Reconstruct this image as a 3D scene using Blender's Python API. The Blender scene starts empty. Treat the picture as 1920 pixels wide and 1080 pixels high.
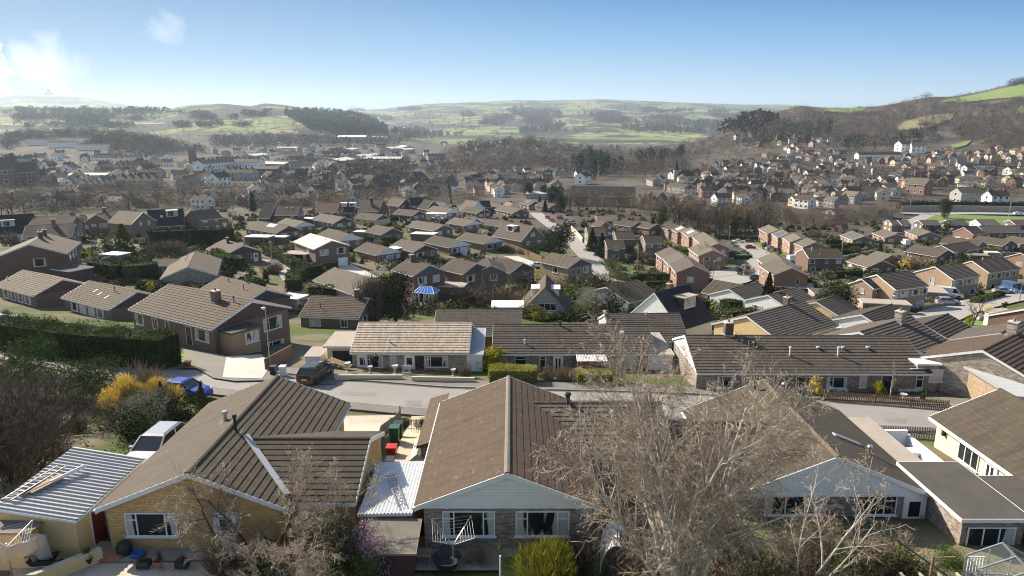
import bpy, math, random
import numpy as np
from mathutils import Vector, Matrix
sc = bpy.context.scene
COL = sc.collection
R = math.radians
random.seed(7)
RNG = np.random.default_rng(11)
# ------------------------------------------------------------------ camera model
CAMZ = 60.0
PITCH = R(13.4)
F = 1297.0
CP, SP = math.cos(PITCH), math.sin(PITCH)
def ray(px, py):
    v = (py - 540.0) / F
    return (px - 960.0) / F, CP - v * SP, -(SP + v * CP)      # right, forward, up
def slope_of(py):
    v = (py - 540.0) / F
    return -(SP + v * CP) / (CP - v * SP)
# ------------------------------------------------------------------ terrain heights (relative to the camera, then + CAMZ)
T_COLS = np.array([-0.8, -0.42, -0.1, 0.25, 0.55, 0.85])
T_ROWS = np.array([0, 12, 24, 31, 39, 50, 63, 78, 100, 123, 150, 190, 225, 290, 350, 450, 650, 1000, 1400, 20000.])
T_TAB = np.array([
 [-15]*6, [-16.5]*6, [-17.8]*6, [-18.3]*6, [-18.9]*6,
 [-21.5,-22.3,-23.3,-23.5,-23.5,-23.5],
 [-22.5,-23.3,-24.1,-24.3,-24.5,-24.5],
 [-24.5,-25.2,-26.0,-26.6,-27,-27],
 [-27.0,-29.5,-30,-31,-31.5,-31.5],
 [-28.3,-31,-33.5,-35,-35.5,-35.5],
 [-29,-32,-35.5,-38,-38.5,-38.5],
 [-31,-34,-38.5,-42,-43,-43],
 [-34,-36,-38.5,-45,-47,-47],
 [-38,-39,-39.5,-48,-50,-50],
 [-46,-45,-44,-50,-50.5,-50.5],
 [-53,-52,-51,-52,-51,-51],
 [-57,-57,-56,-55,-51,-51],
 [-60,-60,-60,-59,-54,-52],
 [-62,-62,-62,-62,-60,-58],
 [-62]*6], float)
# ridges: crest distance, rise length before the crest, fall behind it, exponent, crest outline (pixels)
RIDGES = [
 (5600, 1500, 1500, 1.0, [(-400,300),(880,275),(940,256),(1000,243),(1060,232),(1150,224),(1240,221),(1320,228),(1400,238),(1470,250),(1560,275)]),
 (4600, 1300, 900, 1.0, [(-400,300),(690,270),(740,250),(790,241),(850,239),(910,244),(960,252),(1010,262),(1060,275)]),
 (9500, 4500, 3000, 1.3, [(-400,200),(-200,176),(0,178),(60,176),(120,178),(190,185),(240,197),(300,225),(400,262)]),
 (8000, 4800, 3000, 1.25, [(500,262),(600,215),(660,207),(720,204),(800,195),(900,191),(960,188),(1040,188),(1130,186),(1200,189),(1300,193),(1400,196),(1470,196),(1600,205),(2300,230)]),
 (3600, 1900, 1200, 1.0, [(-500,195),(0,198),(90,205),(170,203),(250,204),(300,207),(360,196),(420,194),(470,199),(500,193),(540,197),(600,208),(650,212),(690,224),(730,238),(780,252),(850,268),(960,270)]),
 (1650, 950, 700, 1.35, [(1180,300),(1260,277),(1300,268),(1350,252),(1400,233),(1450,212),(1500,198),(1560,204),(1620,202),(1680,193),(1740,181),(1780,181),(1830,172),(1880,159),(1920,149),(2000,132),(2300,100)]),
 (1350, 380, 350, 1.0, [(700,310),(780,296),(840,279),(900,265),(950,259),(1010,264),(1080,276),(1160,285),(1260,300)]),
 (1500, 350, 450, 1.0, [(-400,262),(0,258),(60,253),(150,250),(210,252),(280,262),(340,272),(400,283),(470,300)]),
]
def _prep():
    out = []
    for d, wf, wb, ex, pts in RIDGES:
        xs = np.array([p[0] for p in pts], float)
        zs = np.array([d * slope_of(p[1]) for p in pts])
        out.append((d, wf, wb, ex, xs, zs))
    return out
_RD = _prep()
def G(x, y):
    x = np.asarray(x, float); y = np.asarray(y, float)
    yy = np.maximum(y, 0.0)
    t = x / np.maximum(yy, 8.0)
    t = np.clip(t, T_COLS[0], T_COLS[-1] - 1e-6)
    cols = [np.interp(yy, T_ROWS, T_TAB[:, j]) for j in range(len(T_COLS))]
    j = np.clip(np.searchsorted(T_COLS, t, side='right') - 1, 0, len(T_COLS) - 2)
    cs = np.stack(cols)
    f = (t - T_COLS[j]) / (T_COLS[j + 1] - T_COLS[j])
    a = np.take_along_axis(cs, j[None, ...], 0)[0]; b = np.take_along_axis(cs, (j + 1)[None, ...], 0)[0]
    h = a * (1 - f) + b * f
    px = 960 + F * (x / np.maximum(yy, 8.0)) * 1.03
    for d, wf, wb, ex, xs, zs in _RD:
        zk = np.interp(px, xs, zs, left=zs[0] if xs[0] < 0 else -70, right=zs[-1] if xs[-1] > 1920 else -70)
        s = np.where(yy < d, np.clip((yy - (d - wf)) / wf, 0, 1), np.clip(1 - (yy - d) / wb, 0, 1))
        s = np.where(yy < d, s ** ex, s * s * (3 - 2 * s))
        s = np.where(yy < d, np.where(s > .8, .8 + (s - .8) * (1 - (s - .8) * 0.9), s), s * .964)
        bump = -62 + (zk + 62) * s / .964
        und = 0.025 * (zk + 62) * (np.sin(x / 170.0 + y / 230.0) + np.sin(x / 90.0 - y / 140.0 + 1.3)) * np.clip(s, 0, 1) * np.clip((d - yy) / (0.3 * d), 0, 1)
        h = np.maximum(h, bump + np.where(zk > -62, und, 0))
    return h + CAMZ
_YS = np.concatenate([np.linspace(4, 60, 40), np.geomspace(61, 15000, 300)])
def P(px, py, off=0.0):
    """where the line of sight through a pixel meets the ground (or a surface off metres above it)"""
    r, f, u = ray(px, py)
    X = _YS * r / f; Z = CAMZ + _YS * u / f
    d = Z - (G(X, _YS) + off)
    k = np.argmax(d < 0)
    if d[k] >= 0: k = len(_YS) - 1
    k = max(k, 1)
    ys = np.linspace(_YS[k - 1], _YS[k], 26)
    d = CAMZ + ys * u / f - (G(ys * r / f, ys) + off); k = int(np.argmax(d < 0)); k = max(k, 1) if d[k] < 0 else 25
    w = d[k - 1] / (d[k - 1] - d[k]) if d[k - 1] != d[k] else 0
    Y = ys[k - 1] + (ys[k] - ys[k - 1]) * min(max(w, 0), 1)
    return Vector((Y * r / f, Y, CAMZ + Y * u / f))
def at(px, py, Y):
    r, f, u = ray(px, py)
    return Vector((Y * r / f, Y, CAMZ + Y * u / f))
def g1(x, y): return float(G(np.array([x]), np.array([y]))[0])
# ------------------------------------------------------------------ tags
def tag(o, label, cat, group=None, kind=None):
    if label: o['label'] = label
    if cat: o['category'] = cat
    if group: o['group'] = group
    if kind: o['kind'] = kind
    return o
def empty(name, loc, rz=0.0):
    o = bpy.data.objects.new(name, None); COL.objects.link(o)
    o.empty_display_size = .3
    o.location = loc; o.rotation_euler = (0, 0, rz)
    return o
# ------------------------------------------------------------------ mesh builder
Z3 = Vector((0, 0, 1))
class MB:
    def __init__(s): s.v = []; s.f = []; s.m = []; s.uv = []
    def poly(s, pts, mat=0, flip=False):
        pts = [Vector(p) for p in pts]
        if flip: pts = pts[::-1]
        n = (pts[1] - pts[0]).cross(pts[2] - pts[0])
        if n.length < 1e-12: n = Vector((0, 0, 1))
        n.normalize()
        t = Z3.cross(n)
        if t.length < 1e-3: t = Vector((1, 0, 0))
        t.normalize(); b = n.cross(t)
        i = len(s.v)
        s.v += [tuple(p) for p in pts]; s.f.append(tuple(range(i, i + len(pts)))); s.m.append(mat)
        s.uv.append([(p.dot(t), p.dot(b)) for p in pts])
    def box(s, a, b, mat=0, skip=''):
        x0, y0, z0 = [min(a[i], b[i]) for i in range(3)]; x1, y1, z1 = [max(a[i], b[i]) for i in range(3)]
        if '-z' not in skip: s.poly([(x0, y0, z0), (x0, y1, z0), (x1, y1, z0), (x1, y0, z0)], mat)
        s.poly([(x0, y0, z1), (x1, y0, z1), (x1, y1, z1), (x0, y1, z1)], mat)
        s.poly([(x0, y0, z0), (x1, y0, z0), (x1, y0, z1), (x0, y0, z1)], mat)
        s.poly([(x1, y0, z0), (x1, y1, z0), (x1, y1, z1), (x1, y0, z1)], mat)
        s.poly([(x1, y1, z0), (x0, y1, z0), (x0, y1, z1), (x1, y1, z1)], mat)
        s.poly([(x0, y1, z0), (x0, y0, z0), (x0, y0, z1), (x0, y1, z1)], mat)
        return s
    def bar(s, p, q, w, h, mat=0):
        """box along p-q, w wide sideways, h tall"""
        p = Vector(p); q = Vector(q); d = (q - p).normalized()
        a = d.cross(Z3)
        if a.length < 1e-3: a = Vector((1, 0, 0))
        a.normalize(); b = a.cross(d); a = a * w / 2; b = b * h / 2
        P0 = [p - a - b, p + a - b, p + a + b, p - a + b]; Q0 = [x + (q - p) for x in P0]
        s.poly(P0, mat); s.poly(Q0, mat, True)
        for i in range(4):
            k = (i + 1) % 4
            s.poly([P0[i], Q0[i], Q0[k], P0[k]], mat)
        return s
    def tube(s, pts, rad, n=6, mat=0, cap=True):
        pts = [Vector(p) for p in pts]
        if not hasattr(rad, '__len__'): rad = [rad] * len(pts)
        rings = []
        for i, p in enumerate(pts):
            d = (pts[min(i + 1, len(pts) - 1)] - pts[max(i - 1, 0)])
            if d.length < 1e-9: d = Vector((0, 0, 1))
            d.normalize()
            a = d.cross(Vector((0.31, 0.17, 0.94)) if abs(d.z) < .9 else Vector((1, 0, 0))).normalized(); b = d.cross(a)
            rings.append([p + (a * math.cos(2 * math.pi * k / n) + b * math.sin(2 * math.pi * k / n)) * rad[i] for k in range(n)])
        for i in range(len(rings) - 1):
            for k in range(n):
                j = (k + 1) % n
                s.poly([rings[i][k], rings[i][j], rings[i + 1][j], rings[i + 1][k]], mat)
        if cap: s.poly(rings[0], mat, True); s.poly(rings[-1], mat)
        return s
    def lathe(s, prof, n=12, c=(0, 0, 0), mat=0):
        c = Vector(c)
        rings = [[c + Vector((r * math.cos(2 * math.pi * k / n), r * math.sin(2 * math.pi * k / n), z)) for k in range(n)] for r, z in prof]
        for i in range(len(rings) - 1):
            for k in range(n):
                j = (k + 1) % n
                s.poly([rings[i][k], rings[i][j], rings[i + 1][j], rings[i + 1][k]], mat)
        s.poly(rings[-1], mat); s.poly(rings[0], mat, True)
        return s
    def mesh(s, name, mats, smooth=False):
        me = bpy.data.meshes.new(name)
        me.from_pydata(s.v, [], s.f)
        for m in mats: me.materials.append(m)
        me.polygons.foreach_set('material_index', s.m)
        ul = me.uv_layers.new(name='UVMap')
        ul.data.foreach_set('uv', [c for f in s.uv for p in f for c in p])
        if smooth:
            me.polygons.foreach_set('use_smooth', [True] * len(s.f))
        me.update()
        return me
    def build(s, name, mats, parent=None, loc=(0, 0, 0), rz=0, smooth=False):
        if not isinstance(mats, (list, tuple)): mats = [mats]
        return link(name, s.mesh(name, mats, smooth), parent, loc, rz)
def link(name, me, parent=None, loc=(0, 0, 0), rz=0, scale=None):
    o = bpy.data.objects.new(name, me); COL.objects.link(o)
    o.location = loc; o.rotation_euler = (0, 0, rz)
    if scale is not None: o.scale = scale if hasattr(scale, '__len__') else (scale,) * 3
    if parent: o.parent = parent
    return o
def arr_mesh(name, V, k, mats, mi=None, smooth=False):
    """V: (n*k,3) array, faces of k corners each"""
    V = np.ascontiguousarray(V, dtype=np.float32); n = len(V) // k
    me = bpy.data.meshes.new(name)
    me.vertices.add(n * k); me.vertices.foreach_set('co', V.ravel())
    me.loops.add(n * k); me.loops.foreach_set('vertex_index', np.arange(n * k, dtype=np.int32))
    me.polygons.add(n); me.polygons.foreach_set('loop_start', np.arange(0, n * k, k, dtype=np.int32))
    me.polygons.foreach_set('loop_total', np.full(n, k, dtype=np.int32))
    for m in (mats if isinstance(mats, (list, tuple)) else [mats]): me.materials.append(m)
    if mi is not None: me.polygons.foreach_set('material_index', np.asarray(mi, np.int32))
    me.update(calc_edges=True); me.validate()
    return me
def grid_mesh(name, V, nr, nc, mats, uv=None, smooth=True, mi=None):
    V = np.asarray(V, dtype=np.float32).reshape(-1, 3)
    i, j = np.meshgrid(np.arange(nr - 1), np.arange(nc - 1), indexing='ij')
    a = (i * nc + j).ravel(); q = np.stack([a, a + 1, a + nc + 1, a + nc], 1).astype(np.int32)
    me = bpy.data.meshes.new(name)
    me.vertices.add(len(V)); me.vertices.foreach_set('co', V.ravel())
    n = len(q); me.loops.add(n * 4); me.loops.foreach_set('vertex_index', q.ravel())
    me.polygons.add(n); me.polygons.foreach_set('loop_start', np.arange(0, n * 4, 4, dtype=np.int32))
    me.polygons.foreach_set('loop_total', np.full(n, 4, dtype=np.int32))
    me.polygons.foreach_set('use_smooth', np.full(n, smooth))
    for m in (mats if isinstance(mats, (list, tuple)) else [mats]): me.materials.append(m)
    me.update(calc_edges=True)
    return me
# ------------------------------------------------------------------ materials
MATS = {}
def new_mat(name):
    m = bpy.data.materials.new(name); m.use_nodes = True
    nt = m.node_tree; b = nt.nodes['Principled BSDF']
    MATS[name] = m
    return m, nt, b
class NT:
    """tiny node helper"""
    def __init__(s, nt): s.nt = nt; s.L = nt.links
    def n(s, typ, **kw):
        nd = s.nt.nodes.new(typ)
        for k, v in kw.items():
            if k.startswith('_'): setattr(nd, k[1:], v)
            else:
                key = int(k[1:]) if (k[0] == 'i' and k[1:].isdigit()) else k.replace('__', ' ')
                if hasattr(v, 'is_linked') or isinstance(v, bpy.types.NodeSocket): s.L.new(v, nd.inputs[key])
                else: nd.inputs[key].default_value = v
        return nd
    def uv(s): return s.n('ShaderNodeTexCoord').outputs['UV']
    def obj(s): return s.n('ShaderNodeTexCoord').outputs['Object']
    def pos(s): return s.n('ShaderNodeNewGeometry').outputs['Position']
    def rnd(s): return s.n('ShaderNodeObjectInfo').outputs['Random']
    def island(s): return s.n('ShaderNodeNewGeometry').outputs['Random Per Island']
    def noise(s, vec, scale, detail=4, rough=.6, dist=0):
        return s.n('ShaderNodeTexNoise', Vector=vec, Scale=float(scale), Detail=float(detail), Roughness=rough, Distortion=float(dist)).outputs['Fac']
    def ramp(s, fac, stops, interp='LINEAR'):
        nd = s.n('ShaderNodeValToRGB', Fac=fac); cr = nd.color_ramp; cr.interpolation = interp
        while len(cr.elements) < len(stops): cr.elements.new(.5)
        for e, (p, c) in zip(cr.elements, stops):
            e.position = p; e.color = c if len(c) == 4 else (*c, 1)
        return nd.outputs['Color']
    def mix(s, fac, a, b, mode='MIX'):
        nd = s.nt.nodes.new('ShaderNodeMix'); nd.data_type = 'RGBA'; nd.blend_type = mode
        for k, v in ((0, fac), (6, a), (7, b)):
            if isinstance(v, bpy.types.NodeSocket): s.L.new(v, nd.inputs[k])
            elif k == 0: nd.inputs[0].default_value = v
            else: nd.inputs[k].default_value = (*v, 1) if len(v) == 3 else v
        return nd.outputs[2]
    def math(s, op, a, b=0.0, c=0.0, clamp=False):
        nd = s.n('ShaderNodeMath', _operation=op, i0=a, i1=b, i2=c); nd.use_clamp = clamp
        return nd.outputs[0]
    def mr(s, v, a, b, c=0.0, d=1.0):
        nd = s.n('ShaderNodeMapRange', Value=v); nd.clamp = True
        for k, q in zip(('From Min', 'From Max', 'To Min', 'To Max'), (a, b, c, d)): nd.inputs[k].default_value = q
        return nd.outputs[0]
    def scale(s, vec, k):
        nd = s.n('ShaderNodeVectorMath', _operation='MULTIPLY', i0=vec); nd.inputs[1].default_value = k if hasattr(k, '__len__') else (k, k, k)
        return nd.outputs[0]
def g3(c, k): return tuple(min(1, x * k) for x in c)
def plain(name, col, rough=.6, var=.12, nscale=3.0, metal=0.0, spec=.3, coat=0.0):
    if name in MATS: return MATS[name]
    m, nt, b = new_mat(name); h = NT(nt)
    f = h.noise(h.obj(), nscale, 5, .65)
    c = h.mix(f, g3(col, 1 - var * 1.6), g3(col, 1 + var * 1.6))
    nt.links.new(c, b.inputs['Base Color'])
    b.inputs['Roughness'].default_value = rough; b.inputs['Metallic'].default_value = metal
    b.inputs['Specular IOR Level'].default_value = spec; b.inputs['Coat Weight'].default_value = coat
    return m
def roof_mat(name, c, lichen=.25, tile=(.30, .34), var=.22, spot=(.42, .40, .33), moss=(.085, .072, .046), rough=.9):
    m, nt, b = new_mat(name); h = NT(nt); uv = h.uv()
    br = h.n('ShaderNodeTexBrick', Vector=uv, Scale=1.0); br.offset = .5
    br.inputs['Brick Width'].default_value = tile[0]; br.inputs['Row Height'].default_value = tile[1]
    br.inputs['Mortar Size'].default_value = .012; br.inputs['Bias'].default_value = 0
    br.inputs['Color1'].default_value = (*g3(c, 1 - var), 1); br.inputs['Color2'].default_value = (*g3(c, 1 + var), 1)
    br.inputs['Mortar'].default_value = (*g3(c, .55), 1)
    big = h.noise(h.scale(uv, (.5, 1.0, 1)), .55, 6, .7)
    col = h.mix(h.mr(big, .3, .7, .0, 1.0), h.mix(.35, br.outputs['Color'], moss), br.outputs['Color'])
    st = h.noise(h.scale(uv, (2.2, .25, 1)), 1.6, 4, .6)
    col = h.mix(h.mr(st, .35, .7, 0, .6), col, g3(c, 1.4)); s2 = h.noise(h.scale(uv, (.9, .16, 1)), 1.1, 5, .65); col = h.mix(h.mr(s2, .52, .72, 0, .6), col, g3(c, .58))
    sp = h.noise(uv, 2.6, 6, .8)
    col = h.mix(h.mr(sp, .66 - lichen * .16, .74 - lichen * .16, 0, min(.9, .25 + lichen)), col, spot)
    k = h.mr(h.rnd(), 0, 1, .72, 1.22)
    cc = h.n('ShaderNodeCombineColor'); [h.L.new(k, cc.inputs[i]) for i in range(3)]
    col = h.mix(1.0, col, cc.outputs[0], 'MULTIPLY')
    nt.links.new(col, b.inputs['Base Color']); b.inputs['Roughness'].default_value = rough
    b.inputs['Specular IOR Level'].default_value = .25
    return m
def brick_mat(name, c, c2=None, mortar=None, size=(.225, .075), var=.25, rough=.9):
    m, nt, b = new_mat(name); h = NT(nt); uv = h.uv()
    br = h.n('ShaderNodeTexBrick', Vector=uv, Scale=1.0); br.offset = .5
    br.inputs['Brick Width'].default_value = size[0]; br.inputs['Row Height'].default_value = size[1]
    br.inputs['Mortar Size'].default_value = .009; br.inputs['Mortar Smooth'].default_value = .3
    br.inputs['Color1'].default_value = (*g3(c, 1 - var), 1); br.inputs['Color2'].default_value = (*(c2 or g3(c, 1 + var)), 1)
    br.inputs['Mortar'].default_value = (*(mortar or g3(c, .72)), 1)
    f = h.noise(uv, .8, 6, .7)
    col = h.mix(h.mr(f, .3, .75, 0, .5), br.outputs['Color'], h.mix(.5, g3(c, .72), br.outputs['Color']))
    k = h.mr(h.rnd(), 0, 1, .88, 1.12)
    cc = h.n('ShaderNodeCombineColor'); [h.L.new(k, cc.inputs[i]) for i in range(3)]
    col = h.mix(1.0, col, cc.outputs[0], 'MULTIPLY')
    nt.links.new(col, b.inputs['Base Color']); b.inputs['Roughness'].default_value = rough
    bp = h.n('ShaderNodeBump', Strength=.35, Distance=.01, Height=br.outputs['Fac']); bp.invert = True
    nt.links.new(bp.outputs[0], b.inputs['Normal'])
    return m
def render_mat(name, c, rough=.9):
    m, nt, b = new_mat(name); h = NT(nt); uv = h.uv()
    f = h.noise(uv, .6, 7, .7); s = h.noise(h.scale(uv, (2.5, .2, 1)), 1.5, 5, .6); g = h.noise(uv, 25, 2, .5)
    col = h.mix(h.mr(f, .35, .75), c, g3(c, .86)); col = h.mix(h.mr(s, .55, .8, 0, .4), col, g3(c, .66))
    col = h.mix(h.mr(g, .3, .7, 0, .16), col, g3(c, .75))
    nt.links.new(col, b.inputs['Base Color']); b.inputs['Roughness'].default_value = rough
    return m
def board_mat(name, c, pitch=.15, vertical=False, rough=.7, var=.1, gap=.45):
    m, nt, b = new_mat(name); h = NT(nt); uv = h.uv()
    br = h.n('ShaderNodeTexBrick', Vector=uv, Scale=1.0); br.offset = .37
    br.inputs['Brick Width'].default_value = pitch if vertical else 3.1; br.inputs['Row Height'].default_value = 9.0 if vertical else pitch
    br.inputs['Mortar Size'].default_value = .011
    br.inputs['Color1'].default_value = (*g3(c, 1 - var), 1); br.inputs['Color2'].default_value = (*g3(c, 1 + var), 1)
    br.inputs['Mortar'].default_value = (*g3(c, gap), 1)
    f = h.noise(h.scale(uv, (.6, 3, 1) if not vertical else (6, .5, 1)), 1.5, 5, .7)
    col = h.mix(h.mr(f, .35, .8, 0, .4), br.outputs['Color'], g3(c, .7))
    nt.links.new(col, b.inputs['Base Color']); b.inputs['Roughness'].default_value = rough
    return m
def foliage_mat(name, stops, rough=.75, transl=.0, nscale=.9, obj=True):
    """colour by leaf clump (random per island) and by a soft noise through the crown"""
    m, nt, b = new_mat(name); h = NT(nt)
    f = h.noise(h.obj() if obj else h.pos(), nscale, 3, .6)
    k = h.math('ADD', h.math('MULTIPLY', h.island(), .55), h.math('MULTIPLY', h.mr(f, .3, .7), .45))
    n = len(stops)
    col = h.ramp(k, [(i / max(1, n - 1), c) for i, c in enumerate(stops)])
    r = h.mr(h.rnd(), 0, 1, .8, 1.2)
    cc = h.n('ShaderNodeCombineColor'); [h.L.new(r, cc.inputs[i]) for i in range(3)]
    col = h.mix(1.0, col, cc.outputs[0], 'MULTIPLY')
    nt.links.new(col, b.inputs['Base Color']); b.inputs['Roughness'].default_value = .95
    b.inputs['Specular IOR Level'].default_value = .04
    if transl > 0:
        tr = h.n('ShaderNodeBsdfTranslucent', Color=col); mx = h.n('ShaderNodeMixShader', Fac=transl)
        out = nt.nodes['Material Output']
        nt.links.new(b.outputs[0], mx.inputs[1]); nt.links.new(tr.outputs[0], mx.inputs[2]); nt.links.new(mx.outputs[0], out.inputs['Surface'])
    return m
def glass_mat(name, dark=(.02, .023, .027), curt=(.55, .54, .5), amount=.3, mode='noise'):
    m, nt, b = new_mat(name); h = NT(nt); uv = h.uv()
    sx = h.n('ShaderNodeSeparateXYZ', Vector=h.obj())
    w = h.n('ShaderNodeTexWave', Vector=h.obj(), Scale=9.0, Distortion=1.2); w.bands_direction = 'X'
    fold = h.mix(w.outputs['Fac'], g3(curt, .65), curt)
    f = h.math('ADD', h.noise(h.scale(h.obj(), (1.3, 1, .25)), 1.1, 2, .5), h.math('MULTIPLY', h.math('SUBTRACT', h.rnd(), .5), .35))
    gx = h.n('ShaderNodeSeparateXYZ', Vector=h.n('ShaderNodeTexCoord').outputs['Generated']).outputs['X']
    edge = h.math('ADD', h.math('ABSOLUTE', h.math('SUBTRACT', gx, .5)), h.math('MULTIPLY', h.math('SUBTRACT', h.noise(h.scale(h.obj(), (2, 1, .4)), 1.5, 2, .5), .5), .12))
    msk = h.math('MAXIMUM', h.mr(f, .62 - amount * .35, .66 - amount * .35), h.mr(edge, .37, .39) if amount > .2 else 0.0)
    col = h.mix(msk, dark, fold)
    nt.links.new(col, b.inputs['Base Color']); b.inputs['Roughness'].default_value = .06
    b.inputs['Specular IOR Level'].default_value = .55
    return m
# roofs
roof_mat('roof brown', (0.094, 0.074, 0.059), .12)
roof_mat('roof redbrown', (.15, .098, .075), .1)
roof_mat('roof dark', (.082, .067, .057), .22, spot=(.32, .29, .24))
roof_mat('roof grey', (0.111, 0.094, 0.074), .1)
roof_mat('roof beige', (0.340, 0.276, 0.212), .05, spot=(.5, .45, .38))
roof_mat('roof slate', (.026, .027, .033), .0, tile=(.3, .25))
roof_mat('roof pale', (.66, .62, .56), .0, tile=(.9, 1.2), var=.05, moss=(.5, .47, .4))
roof_mat('roof tan', (0.110, 0.084, 0.062), .1)
roof_mat('roof wornbrown', (0.072, 0.048, 0.034), .4, spot=(.33, .29, .24), var=.16)
roof_mat('roof mossgrey', (0.061, 0.048, 0.036), .3, spot=(.30, .27, .22), var=.16)
# walls
brick_mat('wall red', (.165, .096, .074)); brick_mat('wall orange', (.285, .165, .118)); brick_mat('wall brown', (.19, .135, .10))  # lit brick: orange warmth of sunlight put into the red brick's colour
brick_mat('wall yellow', (.58, .35, .12), (.68, .44, .18), (.40, .27, .14), var=.2)
brick_mat('wall stone', (.30, .255, .205), (.42, .37, .30), (.33, .30, .26), size=(.38, .15), var=.4)
brick_mat('wall buff', (.34, .245, .16)); brick_mat('wall dark', (.12, .085, .075))
brick_mat('wall mottled', (.20, .135, .10), (.40, .34, .29), (.3, .27, .23), var=.4)
render_mat('wall white', (.80, .79, .76)); render_mat('wall cream', (.70, .59, .41)); render_mat('wall grey', (.34, .32, .29))
render_mat('wall sand', (.68, .50, .25)); render_mat('wall pink', (.62, .42, .34))
board_mat('boards white', (.78, .77, .75), .15, var=.03, gap=.8); board_mat('boards dark and shade', (.07, .058, .06), .2, True); board_mat('boards maroon', (.10, .05, .045), .15)  # dark boards paint shade onto the gables; fence and dormer boards are dark
board_mat('boards tan', (.36, .25, .16), .14, True); board_mat('fence brown', (.17, .095, .055), .12, True); board_mat('fence grey', (.20, .17, .14), .14, True)
roof_mat('hung tile', (.10, .072, .06), .05, tile=(.17, .11)); roof_mat('hung grey', (.11, .095, .085), .05, tile=(.17, .11))
plain('white paint', (.70, .70, .69), .35, .05); plain('grey paint', (.35, .35, .34), .5); plain('black paint', (.02, .02, .022), .45)
plain('lead', (.30, .31, .33), .5); plain('grey metal', (.26, .26, .26), .5, metal=.5); plain('steel', (.45, .45, .46), .35, metal=.8); plain('concrete', (.40, .375, .33), .9, .15)
plain('render cap', (.45, .43, .39), .9); plain('terracotta', (.38, .16, .09), .8); plain('timber', (.30, .205, .13), .8, .2)
plain('plastic dark', (.03, .033, .035), .5); plain('plastic red', (.45, .03, .025), .4); plain('plastic green', (.03, .10, .06), .5); plain('plastic blue', (.02, .10, .32), .4)
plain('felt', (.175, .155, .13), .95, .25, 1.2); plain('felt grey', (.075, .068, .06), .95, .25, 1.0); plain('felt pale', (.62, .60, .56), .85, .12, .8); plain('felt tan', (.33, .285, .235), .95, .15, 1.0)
plain('yellow paint', (.75, .5, .03), .4); plain('door white', (.78, .78, .77), .4); plain('door red', (.13, .025, .025), .5); plain('door blue', (.11, .16, .24), .4); plain('door orange', (.38, .13, .05), .6)
glass_mat('glass dark', amount=.05); glass_mat('glass net', curt=(.62, .61, .57), amount=.62); glass_mat('glass mix', amount=.34)
def solar():
    m, nt, b = new_mat('solar cells'); h = NT(nt); uv = h.uv()
    br = h.n('ShaderNodeTexBrick', Vector=uv, Scale=1.0); br.offset = 0
    br.inputs['Brick Width'].default_value = 1.0; br.inputs['Row Height'].default_value = 1.6; br.inputs['Mortar Size'].default_value = .03
    br.inputs['Color1'].default_value = (.05, .06, .09, 1); br.inputs['Color2'].default_value = (.07, .08, .11, 1); br.inputs['Mortar'].default_value = (.5, .5, .5, 1)
    nt.links.new(br.outputs['Color'], b.inputs['Base Color']); b.inputs['Roughness'].default_value = .25; b.inputs['Specular IOR Level'].default_value = .8
solar()
def corrug(name, c, dirt=(.16, .15, .14), amt=.45):
    m, nt, b = new_mat(name); h = NT(nt); uv = h.uv()
    f = h.noise(h.scale(uv, (2.5, .35, 1)), 1.2, 6, .7); g = h.noise(uv, .7, 5, .6)
    col = h.mix(h.mr(f, .45, .8, 0, amt), c, dirt); col = h.mix(h.mr(g, .4, .75, 0, amt * .7), col, g3(c, .7))
    nt.links.new(col, b.inputs['Base Color']); b.inputs['Roughness'].default_value = .5
corrug('corrugated slate', (.30, .305, .31)); corrug('corrugated pale', (.66, .66, .66)); corrug('corrugated grey', (.38, .375, .365), (.2, .19, .17), .5); corrug('corrugated worn', (.62, .61, .59), (.2, .19, .17), .6)
def M(n): return MATS[n]
# foliage
foliage_mat('leaf hedge', [(.02, .032, .01), (.05, .07, .018), (.09, .115, .03), (.16, .18, .05)])
foliage_mat('leaf olive', [(.03, .035, .012), (.06, .065, .022), (.10, .10, .036), (.16, .15, .06)])
foliage_mat('leaf dark', [(.01, .017, .009), (.022, .035, .016), (.04, .056, .024), (.07, .085, .038)])
foliage_mat('leaf lime', [(.13, .125, .01), (.22, .20, .014), (.34, .31, .02), (.46, .43, .04)], transl=.15)
foliage_mat('leaf yellowgreen', [(.05, .06, .01), (.14, .135, .02), (.27, .25, .04), (.42, .38, .09)], transl=.1)
foliage_mat('leaf mid', [(.02, .035, .01), (.045, .07, .018), (.08, .115, .03), (.13, .17, .05)], transl=.1)
foliage_mat('leaf grey', [(.07, .075, .045), (.18, .18, .12), (.36, .35, .26), (.58, .56, .46)])
foliage_mat('leaf juniper', [(.022, .036, .014), (.05, .075, .027), (.09, .125, .042), (.16, .19, .065)])
foliage_mat('blossom yellow', [(.45, .3, .05), (.64, .46, .08), (.76, .58, .14), (.82, .68, .28)], transl=.1)
foliage_mat('blossom pink', [(.3, .15, .2), (.5, .3, .36), (.62, .42, .48), (.75, .6, .64)], transl=.15)
foliage_mat('blossom white', [(.4, .36, .28), (.55, .5, .4), (.7, .66, .55), (.8, .77, .68)])
foliage_mat('twig brown', [(.055, .043, .034), (.10, .08, .062), (.15, .12, .093), (.22, .18, .14)], nscale=.4)
foliage_mat('twig dark', [(.035, .026, .021), (.07, .053, .042), (.115, .088, .068), (.17, .133, .105)], nscale=.4)
foliage_mat('twig tan', [(.12, .092, .06), (.2, .155, .10), (.28, .22, .15), (.38, .31, .22)], nscale=.4)
foliage_mat('twig pale', [(.15, .115, .085), (.29, .23, .17), (.44, .36, .275), (.6, .52, .42)], nscale=.4)
foliage_mat('twig red', [(.07, .04, .035), (.12, .07, .06), (.17, .10, .085), (.22, .14, .12)], nscale=.4)
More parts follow.
